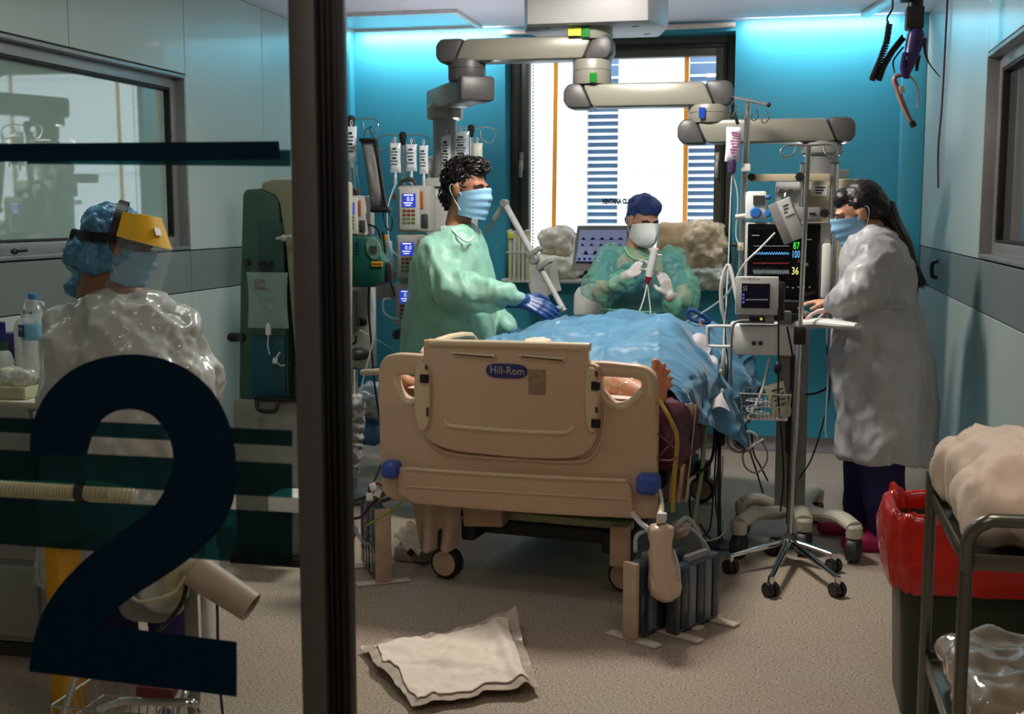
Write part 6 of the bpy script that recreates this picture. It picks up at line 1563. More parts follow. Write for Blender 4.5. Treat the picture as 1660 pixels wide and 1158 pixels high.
# undershirt and gown
b = MB().loft([(V((nb.x - 0.02, Y1, z)), rx, ry, 0) for z, rx, ry in ((1.22, 0.14, 0.17), (1.30, 0.125, 0.16), (1.36, 0.095, 0.13), (1.405, 0.078, 0.088), (1.435, 0.070, 0.076))])
blob(b, 0.010, 3).build('undershirt', mt('white_shirt', (190, 192, 192), 0.8), man, smooth=80)
b = MB().loft([(V((nb.x - 0.02, Y1, z)), rx, ry, 0) for z, rx, ry in ((0.7, 0.15, 0.16), (1.0, 0.14, 0.15), (1.215, 0.142, 0.172))])
blob(b, 0.012, 2).build('scrub_top', mt('green_scrub', (70, 110, 104), 0.8), man, smooth=80)
m_gown1 = mt('sheer_green_gown', (140, 198, 174), 0.45, var=0.07, scale=12, alpha=0.70, bump=0.1, bscale=150, sheen=0.3, wr=(1.0, 9, (1, 1, 0.4)))
b = MB()
b.loft(gown_rings([(366, 722, 764, 0, 0.082), (378, 706, 774, 0, 0.14), (394, 688, 784, 0, 0.20), (408, 680, 788, 0, 0.215), (430, 674, 792, 0, 0.225), (470, 667, 799, 0, 0.23), (510, 661, 803, 0, 0.23), (560, 655, 806, 0, 0.24), (640, 650, 808, 0, 0.25), (760, 646, 808, 0, 0.26)], Y1, 0.22), 40)
b.chain([at(704, 414, Y1 - 0.16), at(726, 468, Y1 - 0.25), at(780, 478, Y1 - 0.26), at(818, 479, Y1 - 0.25), at(838, 484, Y1 - .25)], [0.088, 0.094, 0.078, 0.064, 0.040])
b.chain([S2, E2, at(812, 524, Y1 + 0.05), at(826, 530, Y1)], [0.085, 0.085, 0.06, 0.035])
b = blob(b, 0.009, 6)
crumple(b, 0.026, 4.5, stretch=(1, 1, 0.35), seed=1); crumple(b, 0.014, 11, stretch=(1, 1, 0.5), seed=6); crumple(b, 0.014, 9, stretch=(1, 1, .6), seed=7, facet=True)
g = b.build('gown', m_gown1, man, smooth=70)
MB().tube([at(732, 372, Y1 - 0.10), at(745, 384, Y1 - .16), at(758, 392, Y1 - .17), at(768, 384, Y1 - .12)], 0.006, 6).build('neck_binding', mt('white_binding', (190, 210, 200), 0.6), man)
mb = MB(); mb.tube([at(722, 366, Y1 - 0.06), at(716, 372, Y1 - 0.09), at(722, 380, Y1 - 0.12)], 0.005, 6); mb.build('neck_tie', m_gown1, man)
b = MB(); d = V((0.9, -0.05, -0.32)); hand(b, W1 + V((0.02, 0, 0)), d, V((-0.25, 0.75, -0.6)), V((0.1, 0.3, 0.9)), 0.22, 1.2); b.cap(W1 - V((0.075, 0, 0)), W1 + V((0.03, 0, -0.008)), 0.043, 0.036)
m_glb = mt('navy_glove', (22, 58, 112), 0.4, var=0.1, scale=30)
blob(b, 0.0045, 2).build('glove', m_glb, man, smooth=70)
b = MB(); hand(b, W2 + V((0.01, 0, -0.005)), V((0.8, -0.2, -0.5)), V((-0.4, 0.2, -0.9)), V((0.1, -0.9, 0)), 0.25, 1.05); b.cap(W2 - V((0.02, 0, 0)), W2 + V((0.02, 0, -0.01)), 0.034, 0.03)
blob(b, 0.0045, 2).build('glove', m_glb, man, smooth=70)
for f_ in ((fx, Y1 - 0.1), (fx - 0.02, Y1 + 0.12)): shoe(man, V((f_[0] - 0.05, f_[1], 0)), V((f_[0] + 0.16, f_[1] - 0.01, 0)), m_dark)
b = MB(); legs(b, [V((fx, Y1 - 0.09, 0.9)), V((fx, Y1 + 0.09, 0.9))], [V((fx, Y1 - 0.1, 0)), V((fx - 0.02, Y1 + 0.12, 0))], (0.11, 0.085, 0.075)); blob(b, 0.012, 3).build('trousers', mt('green_scrub', (70, 110, 104), 0.8), man, smooth=80)

# ---- woman in the blue cap, middle
Y2 = 7.02
wc = thing('person', V((at(1037, 600, Y2).x, Y2, 0)), 'woman in blue cap and white respirator holding up a syringe behind the bed', 'person')
h2 = Head(at(1043, 361, Y2 - 0.05), (0.50, -0.82, -0.24), 1.07, up=(0.05, 0, 1))
b = MB(); h2.skull(b); nb = at(1036, 412, Y2 + 0.02)
b.cap(h2.p(0, -0.03, -0.13), nb, 0.056, 0.06)
b.loft([(V((nb.x + 0.0, Y2 + 0.02, z)), rx, ry, 0) for z, rx, ry in ((0.85, 0.16, 0.12), (1.0, 0.14, 0.11), (1.15, 0.165, 0.12), (1.23, 0.15, 0.10), (1.28, 0.07, 0.07))])
Sa, Ea, Wa = at(990, 418, Y2), at(970, 476, Y2 - 0.12), at(1020, 446, Y2 - 0.30)
Sb, Eb, Wb = at(1088, 420, Y2), at(1112, 486, Y2 - 0.10), at(1085, 482, Y2 - 0.30)
b.chain([Sa, Ea, Wa], [0.045, 0.038, 0.028]); b.chain([Sb, Eb, Wb], [0.045, 0.038, 0.028])
fxx = nb.x
legs(b, [V((fxx - 0.09, Y2 + .02, 0.85)), V((fxx + 0.09, Y2 + .02, 0.85))], [V((fxx - 0.1, Y2, 0)), V((fxx + 0.1, Y2, 0))])
blob(b, 0.007, 3).build('body', m_sk2, wc, smooth=80)
h2.eyes(wc, True); h2.mask(wc, m_maskw, 'ffp')
b = MB(); h2.e(b, (0, -0.032, 0.06), (0.087, 0.092, 0.088)); h2.e(b, (0, 0.025, 0.092), (0.075, 0.065, 0.052)); h2.e(b, (0, -0.085, 0.0), (0.066, 0.05, 0.06)); b = blob(b, 0.007, 3)
b.v = [tuple(v_) for v_ in b.v]
crumple(b, 0.012, 16, seed=3); crumple(b, 0.005, 40, seed=8)
b.build('cap', mt('blue_cap_fabric', (52, 74, 136), 0.6, var=0.25, scale=22), wc, smooth=70)
MB().tube([h2.p(-0.03, -0.12, -0.02), h2.p(-0.05, -0.14, -0.05), h2.p(-0.065, -0.12, -0.075), h2.p(-0.05, -0.11, -0.06), h2.p(-0.04, -0.12, -0.09)], 0.005, 7).build('cap_tie', m_dark, wc)
b = MB().loft([(V((nb.x, Y2 + 0.02, z)), rx, ry, 0) for z, rx, ry in ((0.6, 0.19, 0.15), (0.85, 0.18, 0.14), (1.0, 0.155, 0.13), (1.14, 0.165, 0.13), (1.21, 0.14, 0.11), (1.262, 0.088, 0.082))])
b.chain([Sa, Sa.lerp(Ea, 0.6)], [0.054, 0.050]); b.chain([Sb, Sb.lerp(Eb, 0.6)], [0.054, 0.050])
blob(b, 0.011, 3).build('scrubs', mt('blue_scrubs', (36, 78, 132), 0.75, var=0.08), wc, smooth=80)
m_gown2 = mt('sheer_mint_gown', (112, 190, 160), 0.4, var=0.08, scale=12, alpha=0.43, bump=0.1, bscale=140, sheen=0.2, wr=(1.0, 10, (1, 1, 0.6)))
b = MB()
b.loft(gown_rings([(404, 1018, 1056, 0, 0.08), (412, 990, 1084, 0, 0.12), (428, 975, 1098, 0, 0.15), (455, 972, 1102, 0, 0.17), (480, 975, 1100, 0, 0.17), (500, 980, 1096, 0, 0.16), (520, 970, 1104, 0, 0.18), (560, 960, 1112, 0, 0.2), (680, 950, 1120, 0, 0.22)], Y2 + 0.02, 0.16), 40)
b.chain([at(988, 420, Y2), at(968, 462, Y2 - 0.10), at(985, 470, Y2 - 0.18), at(1018, 450, Y2 - 0.29)], [0.085, 0.088, 0.076, 0.044])
b.chain([at(1088, 424, Y2), at(1107, 468, Y2 - 0.06), at(1108, 494, Y2 - 0.14), at(1092, 492, Y2 - 0.25)], [0.085, 0.09, 0.085, 0.056])
b = blob(b, 0.009, 5); crumple(b, 0.024, 6, seed=11, stretch=(1, 1, 0.6)); crumple(b, 0.012, 14, seed=13); crumple(b, 0.016, 11, seed=14, facet=True)
b.build('gown', m_gown2, wc, smooth=70)
MB().tube([at(1012, 400, Y2 - .08), at(1020, 414, Y2 - .12), at(1036, 421, Y2 - .14), at(1052, 418, Y2 - .13), at(1062, 408, Y2 - .09)], 0.006, 6).build('neck_binding', mt('mint_binding', (120, 190, 150), 0.6), wc)
MB().tube([at(976, 501, Y2 - .16), at(1000, 503, Y2 - .2), at(1028, 505, Y2 - .21), at(1060, 506, Y2 - .21), at(1098, 502, Y2 - .16)], 0.004, 6).build('waist_tie', MATS['mint_binding'], wc)
m_glw = mt('white_glove', (196, 192, 186), 0.45, var=0.05)
b = MB(); hand(b, Wa, V((0.75, -0.25, 0.40)), V((0.35, 0.75, -0.4)), V((-0.3, -0.2, 0.9)), 0.75, 1.0, thumb=0.9); b.chain([Wa.lerp(Ea, 0.45), Wa], [0.04, 0.031]); blob(b, 0.0042, 2).build('glove', m_glw, wc, smooth=70)
b = MB(); hand(b, Wb + V((0, 0, 0.01)), V((-0.28, -0.15, 0.95)), V((-0.55, 0.6, -0.1)), V((-0.85, -0.4, 0)), 0.42, 1.0, thumb=0.9); b.chain([Wb.lerp(Eb, 0.3) + V((0, 0, -.02)), Wb + V((0, 0, .01))], [0.038, 0.031]); blob(b, 0.0042, 2).build('glove', m_glw, wc, smooth=70)
for q in (-1, 1): shoe(wc, V((fxx + 0.1 * q, Y2 + 0.06, 0)), V((fxx + 0.1 * q, Y2 - 0.14, 0)), m_white)
b = MB(); legs(b, [V((fxx - 0.09, Y2 + .02, 0.8)), V((fxx + 0.09, Y2 + .02, 0.8))], [V((fxx - 0.1, Y2, 0)), V((fxx + 0.1, Y2, 0))], (0.1, 0.085, 0.075)); blob(b, 0.012, 3).build('trousers', MATS['blue_scrubs'], wc, smooth=80)
# syringe device held up, with its two lines
YS_ = Y2 - 0.40
t = thing('syringe', at(1052, 462, YS_), 'white syringe with red tip held upright in gloved hands', 'syringe')
a, c_ = at(1062, 403, YS_), at(1052, 448, YS_ + .02)
MB().cyl(c_, a, 0.0215, n=18).build('barrel', m_white, t)
MB().lathe([(0.021, 0), (0.017, 0.004), (0.009, 0.006)], a, a - c_, 18).build('cap', mt('pink_cap', (226, 170, 165), 0.4), t)
MB().cyl(at(1066, 413, YS_), at(1073, 413.5, YS_), 0.004, n=8).build('nozzle', m_white, t)
MB().lathe([(0.019, 0), (0.02, -0.01), (0.008, -0.035), (0.006, -0.05)], c_, a - c_, 16).build('red_tip', mt('crimson_tip', (150, 24, 44), 0.35), t)
tp = c_ - (a - c_).normalized() * 0.045
cable('syringe_line', [tp, at(1042, 490, YS_ - .1), at(1030, 520, YS_ - .3), at(1016, 545, YS_ - .5)], 0.004, m_whcable, 'white line running down left from the red syringe tip', cat='tube')
cable('syringe_line', [tp, at(1053, 490, YS_), at(1054, 512, YS_ - .1), at(1044, 520, YS_ - .3), at(1034, 528, YS_ - .5), at(1060, 520, YS_ - .5), at(1092, 528, YS_ - .5)], 0.0035, m_whcable, 'white line looping onto the drape from the red syringe tip', cat='tube')

# ---- woman in the white gown, right
Y3 = 5.42
wr_ = thing('person', V((at(1425, 700, Y3).x, Y3, 0)), 'woman with black ponytail in a white gown and navy trousers at the monitor', 'person')
h3 = Head(at(1394, 347, Y3), (-0.93, -0.02, -0.36), 1.06)
b = MB(); h3.skull(b); nb = at(1418, 395, Y3)
b.cap(h3.p(0, -0.035, -0.12), nb, 0.055, 0.06)
cxw = at(1425, 450, Y3).x
b.loft([(V((cxw + dx, Y3, z)), rx, ry, 0) for z, rx, ry, dx in ((0.82, 0.14, 0.16, 0.02), (1.0, 0.11, 0.14, 0.02), (1.18, 0.13, 0.17, 0.0), (1.29, 0.11, 0.16, -0.005), (1.36, 0.06, 0.07, -0.01))])
S3, E3, W3 = at(1428, 418, Y3 - 0.16), at(1402, 482, Y3 - 0.24), at(1356, 500, Y3 - 0.10)
S4, E4, W4 = at(1420, 415, Y3 + 0.16), at(1380, 478, Y3 + 0.2), at(1350, 490, Y3 + 0.12)
b.chain([S3, E3, W3], [0.05, 0.042, 0.03]); b.chain([S4, E4, W4], [0.05, 0.042, 0.03])
hand(b, W4, V((-1, 0, 0)), V((0, 0, -1)), V((0, -1, 0)), 0.3, 0.95)
f1, f2_ = fl(1437, 893), fl(1395, 868)
legs(b, [V((cxw, Y3 - 0.08, 0.82)), V((cxw, Y3 + 0.08, 0.82))], [V((f1.x - 0.0, f1.y, 0)), V((f2_.x, f2_.y, 0))], (0.07, 0.045, 0.036))
blob(b, 0.007, 3).build('body', m_sk2, wr_, smooth=80)
h3.eyes(wr_); h3.mask(wr_, m_maskb)
b = MB(); h3.e(b, (0, -0.028, 0.042), (0.082, 0.092, 0.092)); h3.e(b, (0, 0.04, 0.078), (0.058, 0.045, 0.046)); h3.e(b, (0, -0.078, 0.0), (0.066, 0.05, 0.068)); h3.cp(b, (0.07, 0.0, 0.045), (0.062, -0.05, -0.02), 0.02, 0.022); h3.cp(b, (-0.07, 0.0, 0.045), (-0.062, -0.05, -0.02), 0.02, 0.022)
b = blob(b, 0.007, 3); crumple(b, 0.004, 30, stretch=(1, 1, 3), seed=5); b.build('hair', m_hair, wr_, smooth=70)
b = MB(); pt = [h3.p(0, -0.11, 0.0), at(1448, 362, Y3), at(1464, 392, Y3 - 0.02), at(1474, 425, Y3 - 0.04), at(1484, 455, Y3 - 0.05), at(1490, 466, Y3 - 0.05)]
b.tube(pt, [0.036, 0.036, 0.034, 0.028, 0.02, 0.004], 12)
for k in range(26):
    o = V((rng.uniform(-.024, .024), rng.uniform(-.024, .024), rng.uniform(-.01, .01))); b.tube([p + o * (1.4 if i < 4 else 1.8) for i, p in enumerate(pt)], [0.007, 0.007, 0.007, 0.006, 0.004, 0.001], 5)
b.build('ponytail', m_hair, wr_, smooth=70)
MB().tube([at(1437 + 6 * math.cos(q), 348 + 9 * math.sin(q), Y3 + 0.03 * math.sin(q * 1.0 + 1.5)) for q in [k * 0.7854 for k in range(8)]], 0.007, 6, closed=True).build('hair_tie', m_dark, wr_)
m_gown3 = mt('white_sheer_gown', (172, 172, 174), 0.45, var=0.06, scale=10, alpha=0.93, coat=0.1, bump=0.1, bscale=120, wr=(1.0, 8, (1, 1, 0.4)))
b = MB()
b.loft(gown_rings([(370, 1402, 1436, 0, 0.08), (380, 1384, 1452, 0, 0.14), (400, 1372, 1466, 0, 0.19), (430, 1364, 1478, 0, 0.21), (465, 1362, 1482, 0, 0.20), (492, 1362, 1482, 0, 0.19), (500, 1360, 1484, 0, 0.19), (530, 1352, 1496, 0, 0.21), (580, 1348, 1506, 0, 0.23), (640, 1350, 1515, 0, 0.24), (738, 1358, 1522, 0, 0.25)], Y3, 0.2), 40)
b.chain([at(1428, 416, Y3 - 0.15), at(1402, 470, Y3 - 0.22), at(1378, 484, Y3 - 0.2), at(1357, 494, Y3 - 0.12)], [0.082, 0.086, 0.07, 0.05])
b.chain([S4, E4, at(1358, 488, Y3 + 0.14)], [0.08, 0.075, 0.045])
b = blob(b, 0.010, 5); crumple(b, 0.026, 5, stretch=(1, 1, 0.35), seed=16); crumple(b, 0.012, 13, stretch=(1, 1, .6), seed=18); crumple(b, 0.022, 8, stretch=(1, 1, .5), seed=19, facet=True)
b.build('gown', m_gown3, wr_, smooth=70)
MB().tube([at(1364, 497, Y3 - 0.15), at(1390, 498, Y3 - 0.22), at(1425, 496, Y3 - 0.235), at(1462, 496, Y3 - 0.19), at(1482, 499, Y3 - 0.08)], 0.005, 6).build('waist_tie', m_gown3, wr_)
b = MB(); hand(b, W3, V((-0.9, 0.3, -0.2)), V((0, 0, -1)), V((0, 1, 0)), 0.35, 0.95); blob(b, 0.0045, 2).build('glove', mt('pinkish_glove', (196, 170, 160), 0.4), wr_, smooth=70)
b = MB()
for hx, f_, r0 in ((-0.085, f1, 0), (0.085, f2_, 1)):
    c0 = V((cxw - 0.01, Y3 + hx, 0.75)); c1 = V((f_.x, f_.y, 0.1)); b.chain([c0, c0.lerp(c1, 0.55), c1], [0.108, 0.095, 0.08])
b = blob(b, 0.010, 4); crumple(b, 0.016, 7, stretch=(1, 1, .4), seed=20); b.v = [(x, y, max(z, 0.06)) for x, y, z in b.v]
b.build('trousers', mt('navy_trousers', (36, 28, 84), 0.8, var=0.08), wr_, smooth=70)
m_pink = mt('magenta_clog', (168, 18, 84), 0.45, var=0.05)
shoe(wr_, f1 + V((0.02, 0, 0)), f1 + V((-0.17, -0.03, 0)), m_pink, 1.1); shoe(wr_, f2_ + V((0.02, 0, 0)), f2_ + V((-0.17, -0.02, 0)), m_pink, 1.1)

# ---- masked person seen from behind, left, with the yellow-browed face shield
Y4 = 3.5
wb = thing('person', V((at(205, 700, Y4).x, Y4, 0)), 'person seen from behind in blue bouffant cap and yellow-browed face shield', 'person')
h4 = Head(at(193, 402, Y4), (0.86, 0.42, -0.28), 0.98)
b = MB(); h4.skull(b); nb = at(193, 490, Y4)
b.cap(h4.p(0, -0.035, -0.12), nb, 0.056, 0.066)
cxb = at(207, 560, Y4).x
b.loft([(V((cxb + dx, Y4, z)), rx, ry, 0.3) for z, rx, ry, dx in ((0.8, 0.15, 0.12, 0), (1.0, 0.15, 0.12, 0), (1.12, 0.15, 0.12, 0), (1.19, 0.12, 0.10, -0.01), (1.27, 0.07, 0.07, -0.02))])
legs(b, [V((cxb - 0.09, Y4, 0.8)), V((cxb + 0.09, Y4, 0.8))], [V((cxb - 0.1, Y4 + .03, 0)), V((cxb + 0.1, Y4 + .05, 0))])
for q, (s_, e_, w_) in enumerate(((at(118, 535, Y4), at(98, 650, Y4 - 0.02), at(140, 730, Y4 + 0.25)), (at(288, 540, Y4 + .05), at(330, 650, Y4 + 0.12), at(330, 700, Y4 + 0.38)))):
    b.chain([s_.lerp(at(205, 560, Y4), 0.1), e_, w_], [0.042, 0.04, 0.03]); hand(b, w_, (w_ - e_), V((0, 0, -1)), V((1, 0, 0)), 0.4)
blob(b, 0.007, 3).build('body', m_sk1, wb, smooth=80)
h4.eyes(wb); h4.mask(wb, m_maskb)
b = MB().loft([(at(200, 500, Y4), 0.085, 0.075, 0), (at(197, 484, Y4), 0.075, 0.068, 0), (at(195, 474, Y4), 0.066, 0.062, 0)]); b.build('collar', mt('maroon_shirt', (92, 22, 34), 0.8), wb)
b = MB(); h4.e(b, (0, -0.03, 0.045), (0.088, 0.100, 0.088)); h4.e(b, (0, -0.085, -0.03), (0.076, 0.056, 0.064)); b.chain([h4.p(0, -0.10, -0.05), at(140, 448, Y4), at(122, 466, Y4)], [0.06, 0.042, 0.028]); b.chain([h4.p(0.03, 0.0, -0.005), h4.p(0.05, -0.06, -0.05)], [0.05, 0.05])
h4.e(b, (0, 0.04, 0.06), (0.075, 0.05, 0.05))
b = blob(b, 0.006, 3); crumple(b, 0.018, 14, seed=31); crumple(b, 0.008, 36, seed=33)
b.build('bouffant_cap', mt('bouffant_blue', (78, 138, 178), 0.35, var=0.2, scale=18, coat=0.3), wb, smooth=70)
m_strap = mt('black_strap', (20, 19, 19), 0.45)
def band(z, rx, ry, tilt, w, th0=0, th1=360, n=48, thick=0.004, z2=None):
    def fn(s, t_):
        q = R(th0 + (th1 - th0) * s); x, y = rx * math.sin(q), ry * math.cos(q); return h4.p(x, y - 0.02, z + tilt * y + (t_ - 0.5) * w)
    return MB().sheet(fn, n, 3, thick)
hb = band(0.028, 0.098, 0.118, 0.20, 0.032).build('headband', m_strap, wb)
MB().sheet(lambda s, t_: h4.p(0.100 * math.cos(R(180 * s)), -0.02 + (t_ - 0.5) * 0.03, 0.035 + 0.112 * math.sin(R(180 * s))), 30, 3, 0.004).build('crown_strap', m_strap, wb)
MB().box(h4.p(0, -0.142, 0.004), (0.05, 0.022, 0.035), rot=h4.M, bev=0.006).build('ratchet', m_strap, wb)
for q in (-1, 1): MB().lathe([(0.018, -0.012), (0.022, 0), (0.018, 0.012)], h4.p(0.108 * q, 0.01, 0.03), h4.M @ V((1, 0, 0)), 16).build('side_knob', m_strap, wb)
m_yel = mt('yellow_visor', (236, 178, 14), 0.35, var=0.04)
MB().sheet(lambda s, t_: h4.p((0.100 + 0.035 * t_) * math.sin(R(-88 + 176 * s)), -0.015 + (0.118 + 0.058 * t_) * math.cos(R(-88 + 176 * s)), 0.118 - 0.078 * t_ + 0.012 * math.cos(R(-88 + 176 * s)) * (1 - t_)), 40, 8, 0.004).build('visor', m_yel, wb)
MB().box(h4.p(0.075, 0.105, 0.085), (0.03, 0.003, 0.026), rot=h4.M @ Matrix.Rotation(R(-35), 3, 'Z') @ Matrix.Rotation(R(35), 3, 'X')).build('visor_label', m_white, wb, smooth=0)
m_shield = mt('clear_visor', (225, 235, 235), 0.04, var=0.0, alpha=0.08, coat=0.3)
sh = MB().sheet(lambda s, t_: h4.p(0.136 * math.sin(R(-86 + 172 * s)), -0.015 + 0.178 * math.cos(R(-86 + 172 * s)), 0.045 - 0.225 * t_), 40, 8, 0.0015).build('shield', m_shield, wb)
q_ = [h4.p(0.136 * math.sin(R(86)), -0.015 + 0.178 * math.cos(R(86)), 0.045 - 0.225 * t_) for t_ in (0, 1)]
m_gown4 = mt('white_plastic_gown', (202, 200, 195), 0.22, var=0.08, scale=8, coat=0.5, wr=(1.0, 10, (1, 1, 0.6)))
b = MB()
b.loft(gown_rings([(474, 168, 226, 0, 0.08), (482, 148, 248, 0, 0.11), (496, 122, 268, 0, 0.15), (520, 100, 292, 0, 0.18), (555, 88, 312, 0, 0.2), (600, 80, 330, 0, 0.21), (660, 80, 335, 0, 0.22), (740, 84, 330, 0, 0.22), (840, 80, 330, 0, 0.23), (940, 76, 335, 0, 0.24)], Y4, 0.2), 40)
b.chain([at(122, 540, Y4), at(104, 650, Y4), at(140, 725, Y4 + 0.22)], [0.085, 0.08, 0.05]); b.chain([at(286, 545, Y4 + .04), at(318, 640, Y4 + 0.1), at(322, 690, Y4 + 0.33)], [0.085, 0.075, 0.05])
b = blob(b, 0.0085, 5)
crumple(b, 0.030, 5.5, stretch=(1, 1, 0.6), seed=41); crumple(b, 0.030, 9, stretch=(1, 1, .7), seed=43, facet=True); crumple(b, 0.010, 22, seed=44, facet=True)
b.build('gown', m_gown4, wb, smooth=70)
for q in (-1, 1): shoe(wb, V((cxb + 0.1 * q, Y4 - 0.02, 0)), V((cxb + 0.1 * q + .05, Y4 + 0.18, 0)), m_dark)
b = MB(); legs(b, [V((cxb - 0.09, Y4, 0.78)), V((cxb + 0.09, Y4, 0.78))], [V((cxb - 0.1, Y4 + .03, 0)), V((cxb + 0.1, Y4 + .05, 0))], (0.1, 0.085, 0.075)); blob(b, 0.012, 3).build('trousers', MATS['navy_trousers'], wb, smooth=80)
# ---------------------------------------------------------------- right foreground: linen trolley and red-bagged bin
m_trol = mt('trolley_steel', (120, 122, 112), 0.24, 0.85, var=0.08, scale=6)
TX0, TX1, TY0, TY1, TZ = 0.345, 0.80, 2.25, 2.76, 0.885
tr = thing('linen_trolley', V(((TX0 + TX1) / 2, (TY0 + TY1) / 2, 0)), 'stainless steel trolley carrying folded linen in the right foreground', 'trolley')
for x, y in ((TX0, TY0), (TX0, TY1), (TX1, TY0), (TX1, TY1)):
    MB().cyl(V((x, y, 0.1)), V((x, y, TZ + (0.0 if y == TY0 else 0.05))), 0.0125, n=14).build('post', m_trol, tr)
    MB().cyl(V((x, y, 0.07)), V((x, y, 0.1)), 0.016, n=12).build('caster_stem', m_dark, tr); wheel(tr, V((x, y, 0.04)), 0.04, 0.022, (1, 0, 0))
def tray(z, nm):
    mb = MB(); mb.box(((TX0 + TX1) / 2, (TY0 + TY1) / 2, z), (TX1 - TX0 - 0.01, TY1 - TY0 - 0.01, 0.004))
    for (a, b_) in (((TX0, TY0), (TX1, TY0)), ((TX1, TY0), (TX1, TY1)), ((TX1, TY1), (TX0, TY1)), ((TX0, TY1), (TX0, TY0))):
        p0, p1 = V((a[0], a[1], z)), V((b_[0], b_[1], z)); m = (p0 + p1) / 2; d = p1 - p0
        mb.box(m + V((0, 0, 0.012)), (abs(d.x) + 0.006, abs(d.y) + 0.006, 0.03), bev=0.002)
    mb.build(nm, m_trol, tr)
tray(TZ - 0.02, 'top_tray'); tray(0.50, 'lower_shelf')
MB().tube([V((TX0, TY0 - 0.01, TZ - 0.02)), V((TX0, TY0 - 0.02, TZ + 0.04)), V((TX0 + 0.025, TY0 - 0.03, TZ + 0.072)), V((TX0 + 0.08, TY0 - 0.03, TZ + 0.078)), V((TX1 - 0.05, TY0 - 0.03, TZ + 0.078)), V((TX1, TY0 - 0.02, TZ + 0.04)), V((TX1, TY0 - 0.01, TZ - 0.02))], 0.0125, 12).build('push_bar', m_trol, tr)
b = MB()
b.box(V((TX0 + 0.235, TY0 + 0.27, TZ + 0.072)), (0.46, 0.47, 0.13), bev=0.055, seg=4); b.box(V((TX0 + 0.245, TY0 + 0.27, TZ + 0.11)), (0.42, 0.42, 0.12), bev=0.055, seg=4)
b = blob(b, 0.010, 3)
crumple(b, 0.040, 7, stretch=(1.3, 1.3, 0.25), seed=51, mask=lambda p: 0.25 + 0.75 * max(0, min(1, (TZ + 0.17 - p[2]) / 0.06))); crumple(b, 0.008, 18, stretch=(1.2, 1, .5), seed=53)
b.v = [(x, y, max(z, TZ - 0.002)) for x, y, z in b.v]
tag(b.build('folded_linen', mt('beige_linen', (232, 214, 194), 0.85, var=0.04, sheen=0.2, bump=0.1, bscale=300, wr=(0.35, 7, (1.3, 1.3, .3))), smooth=70), 'thick beige folded blanket lying on the steel trolley', 'blanket')
b = MB().box(V((TX0 + 0.22, TY0 + 0.24, 0.565)), (0.40, 0.40, 0.10), bev=0.04); b = blob(b, 0.011, 2); crumple(b, 0.02, 9, seed=55); crumple(b, 0.025, 14, seed=56, facet=True); b.v = [(x, y, max(z, 0.503)) for x, y, z in b.v]
tag(b.build('plastic_pack', mt('clear_pack_film', (176, 164, 148), 0.08, var=0.2, scale=10, coat=1.0), smooth=50), 'crinkled clear plastic pack on the trolley\'s lower shelf', 'pack')

BX0, BX1, BY0, BY1, BH = 0.375, 0.80, 3.62, 4.0, 0.56
bn = thing('waste_bin', V(((BX0 + BX1) / 2, (BY0 + BY1) / 2, 0)), 'dark green waste bin lined with a red bag behind the trolley', 'waste bin')
def rr(x0, x1, y0, y1, r, n=5):
    out = []
    for cx_, cy_, a0 in ((x1 - r, y0 + r, -90), (x1 - r, y1 - r, 0), (x0 + r, y1 - r, 90), (x0 + r, y0 + r, 180)):
        for k in range(n + 1): q = R(a0 + 90 * k / n); out.append((cx_ + r * math.cos(q), cy_ + r * math.sin(q)))
    return out
b0 = rr(BX0 + 0.02, BX1 - 0.02, BY0 + 0.02, BY1 - 0.02, 0.05); b1 = rr(BX0, BX1, BY0, BY1, 0.06)
mb = MB(); n = len(b0)
mb.add([V((x, y, 0.004)) for x, y in b0] + [V((x, y, BH)) for x, y in b1] + [V((x + (cx_ - x) * 0.06, y + (cy_ - y) * 0.06, BH)) for (x, y), cx_, cy_ in [((x, y), (BX0 + BX1) / 2, (BY0 + BY1) / 2) for x, y in b1]] + [V((x, y, 0.03)) for x, y in b0],
       [[i, (i + 1) % n, n + (i + 1) % n, n + i] for i in range(n)] + [[n + i, n + (i + 1) % n, 2 * n + (i + 1) % n, 2 * n + i] for i in range(n)] + [[2 * n + i, 2 * n + (i + 1) % n, 3 * n + (i + 1) % n, 3 * n + i] for i in range(n)] + [list(range(n))[::-1], [3 * n + i for i in range(n)]])
mb.build('bin', mt('dark_green_bin', (40, 50, 34), 0.4, var=0.08), bn)
cxm, cym = (BX0 + BX1) / 2, (BY0 + BY1) / 2
def bag(s, t_):
    ang = 2 * math.pi * s; N = len(b1); x = s * N; i = int(x) % N; f_ = x - int(x); px = b1[i][0] * (1 - f_) + b1[(i + 1) % N][0] * f_; py = b1[i][1] * (1 - f_) + b1[(i + 1) % N][1] * f_
    ox, oy = (px - cxm), (py - cym); L = math.hypot(ox, oy); ox, oy = ox / L, oy / L
    wv = noise.noise(V((math.cos(ang) * 3, math.sin(ang) * 3, t_ * 3))) ; w2 = noise.noise(V((math.cos(ang) * 9, math.sin(ang) * 9, t_ * 5)))
    if t_ < 0.4: k = t_ / 0.4; off = -0.05 + 0.045 * k; z = BH - 0.22 * (1 - k) + 0.05 * k
    elif t_ < 0.5: k = (t_ - 0.4) / 0.1; off = -0.005 + 0.03 * k; z = BH + 0.05 + 0.01 * math.sin(math.pi * k)
    else: k = (t_ - 0.5) / 0.5; off = 0.025 + 0.02 * math.sin(k * 3.0); z = BH + 0.05 - 0.21 * k
    off += 0.016 * wv + 0.010 * abs(w2); z += 0.03 * wv + 0.012 * w2
    return V((min(px + ox * off, 0.832), py + oy * off, z))
MB().sheet(bag, 110, 30, 0.0).build('red_bag', mt('red_bag_plastic', (190, 28, 14), 0.25, var=0.12, scale=10, coat=0.4), bn, smooth=60)

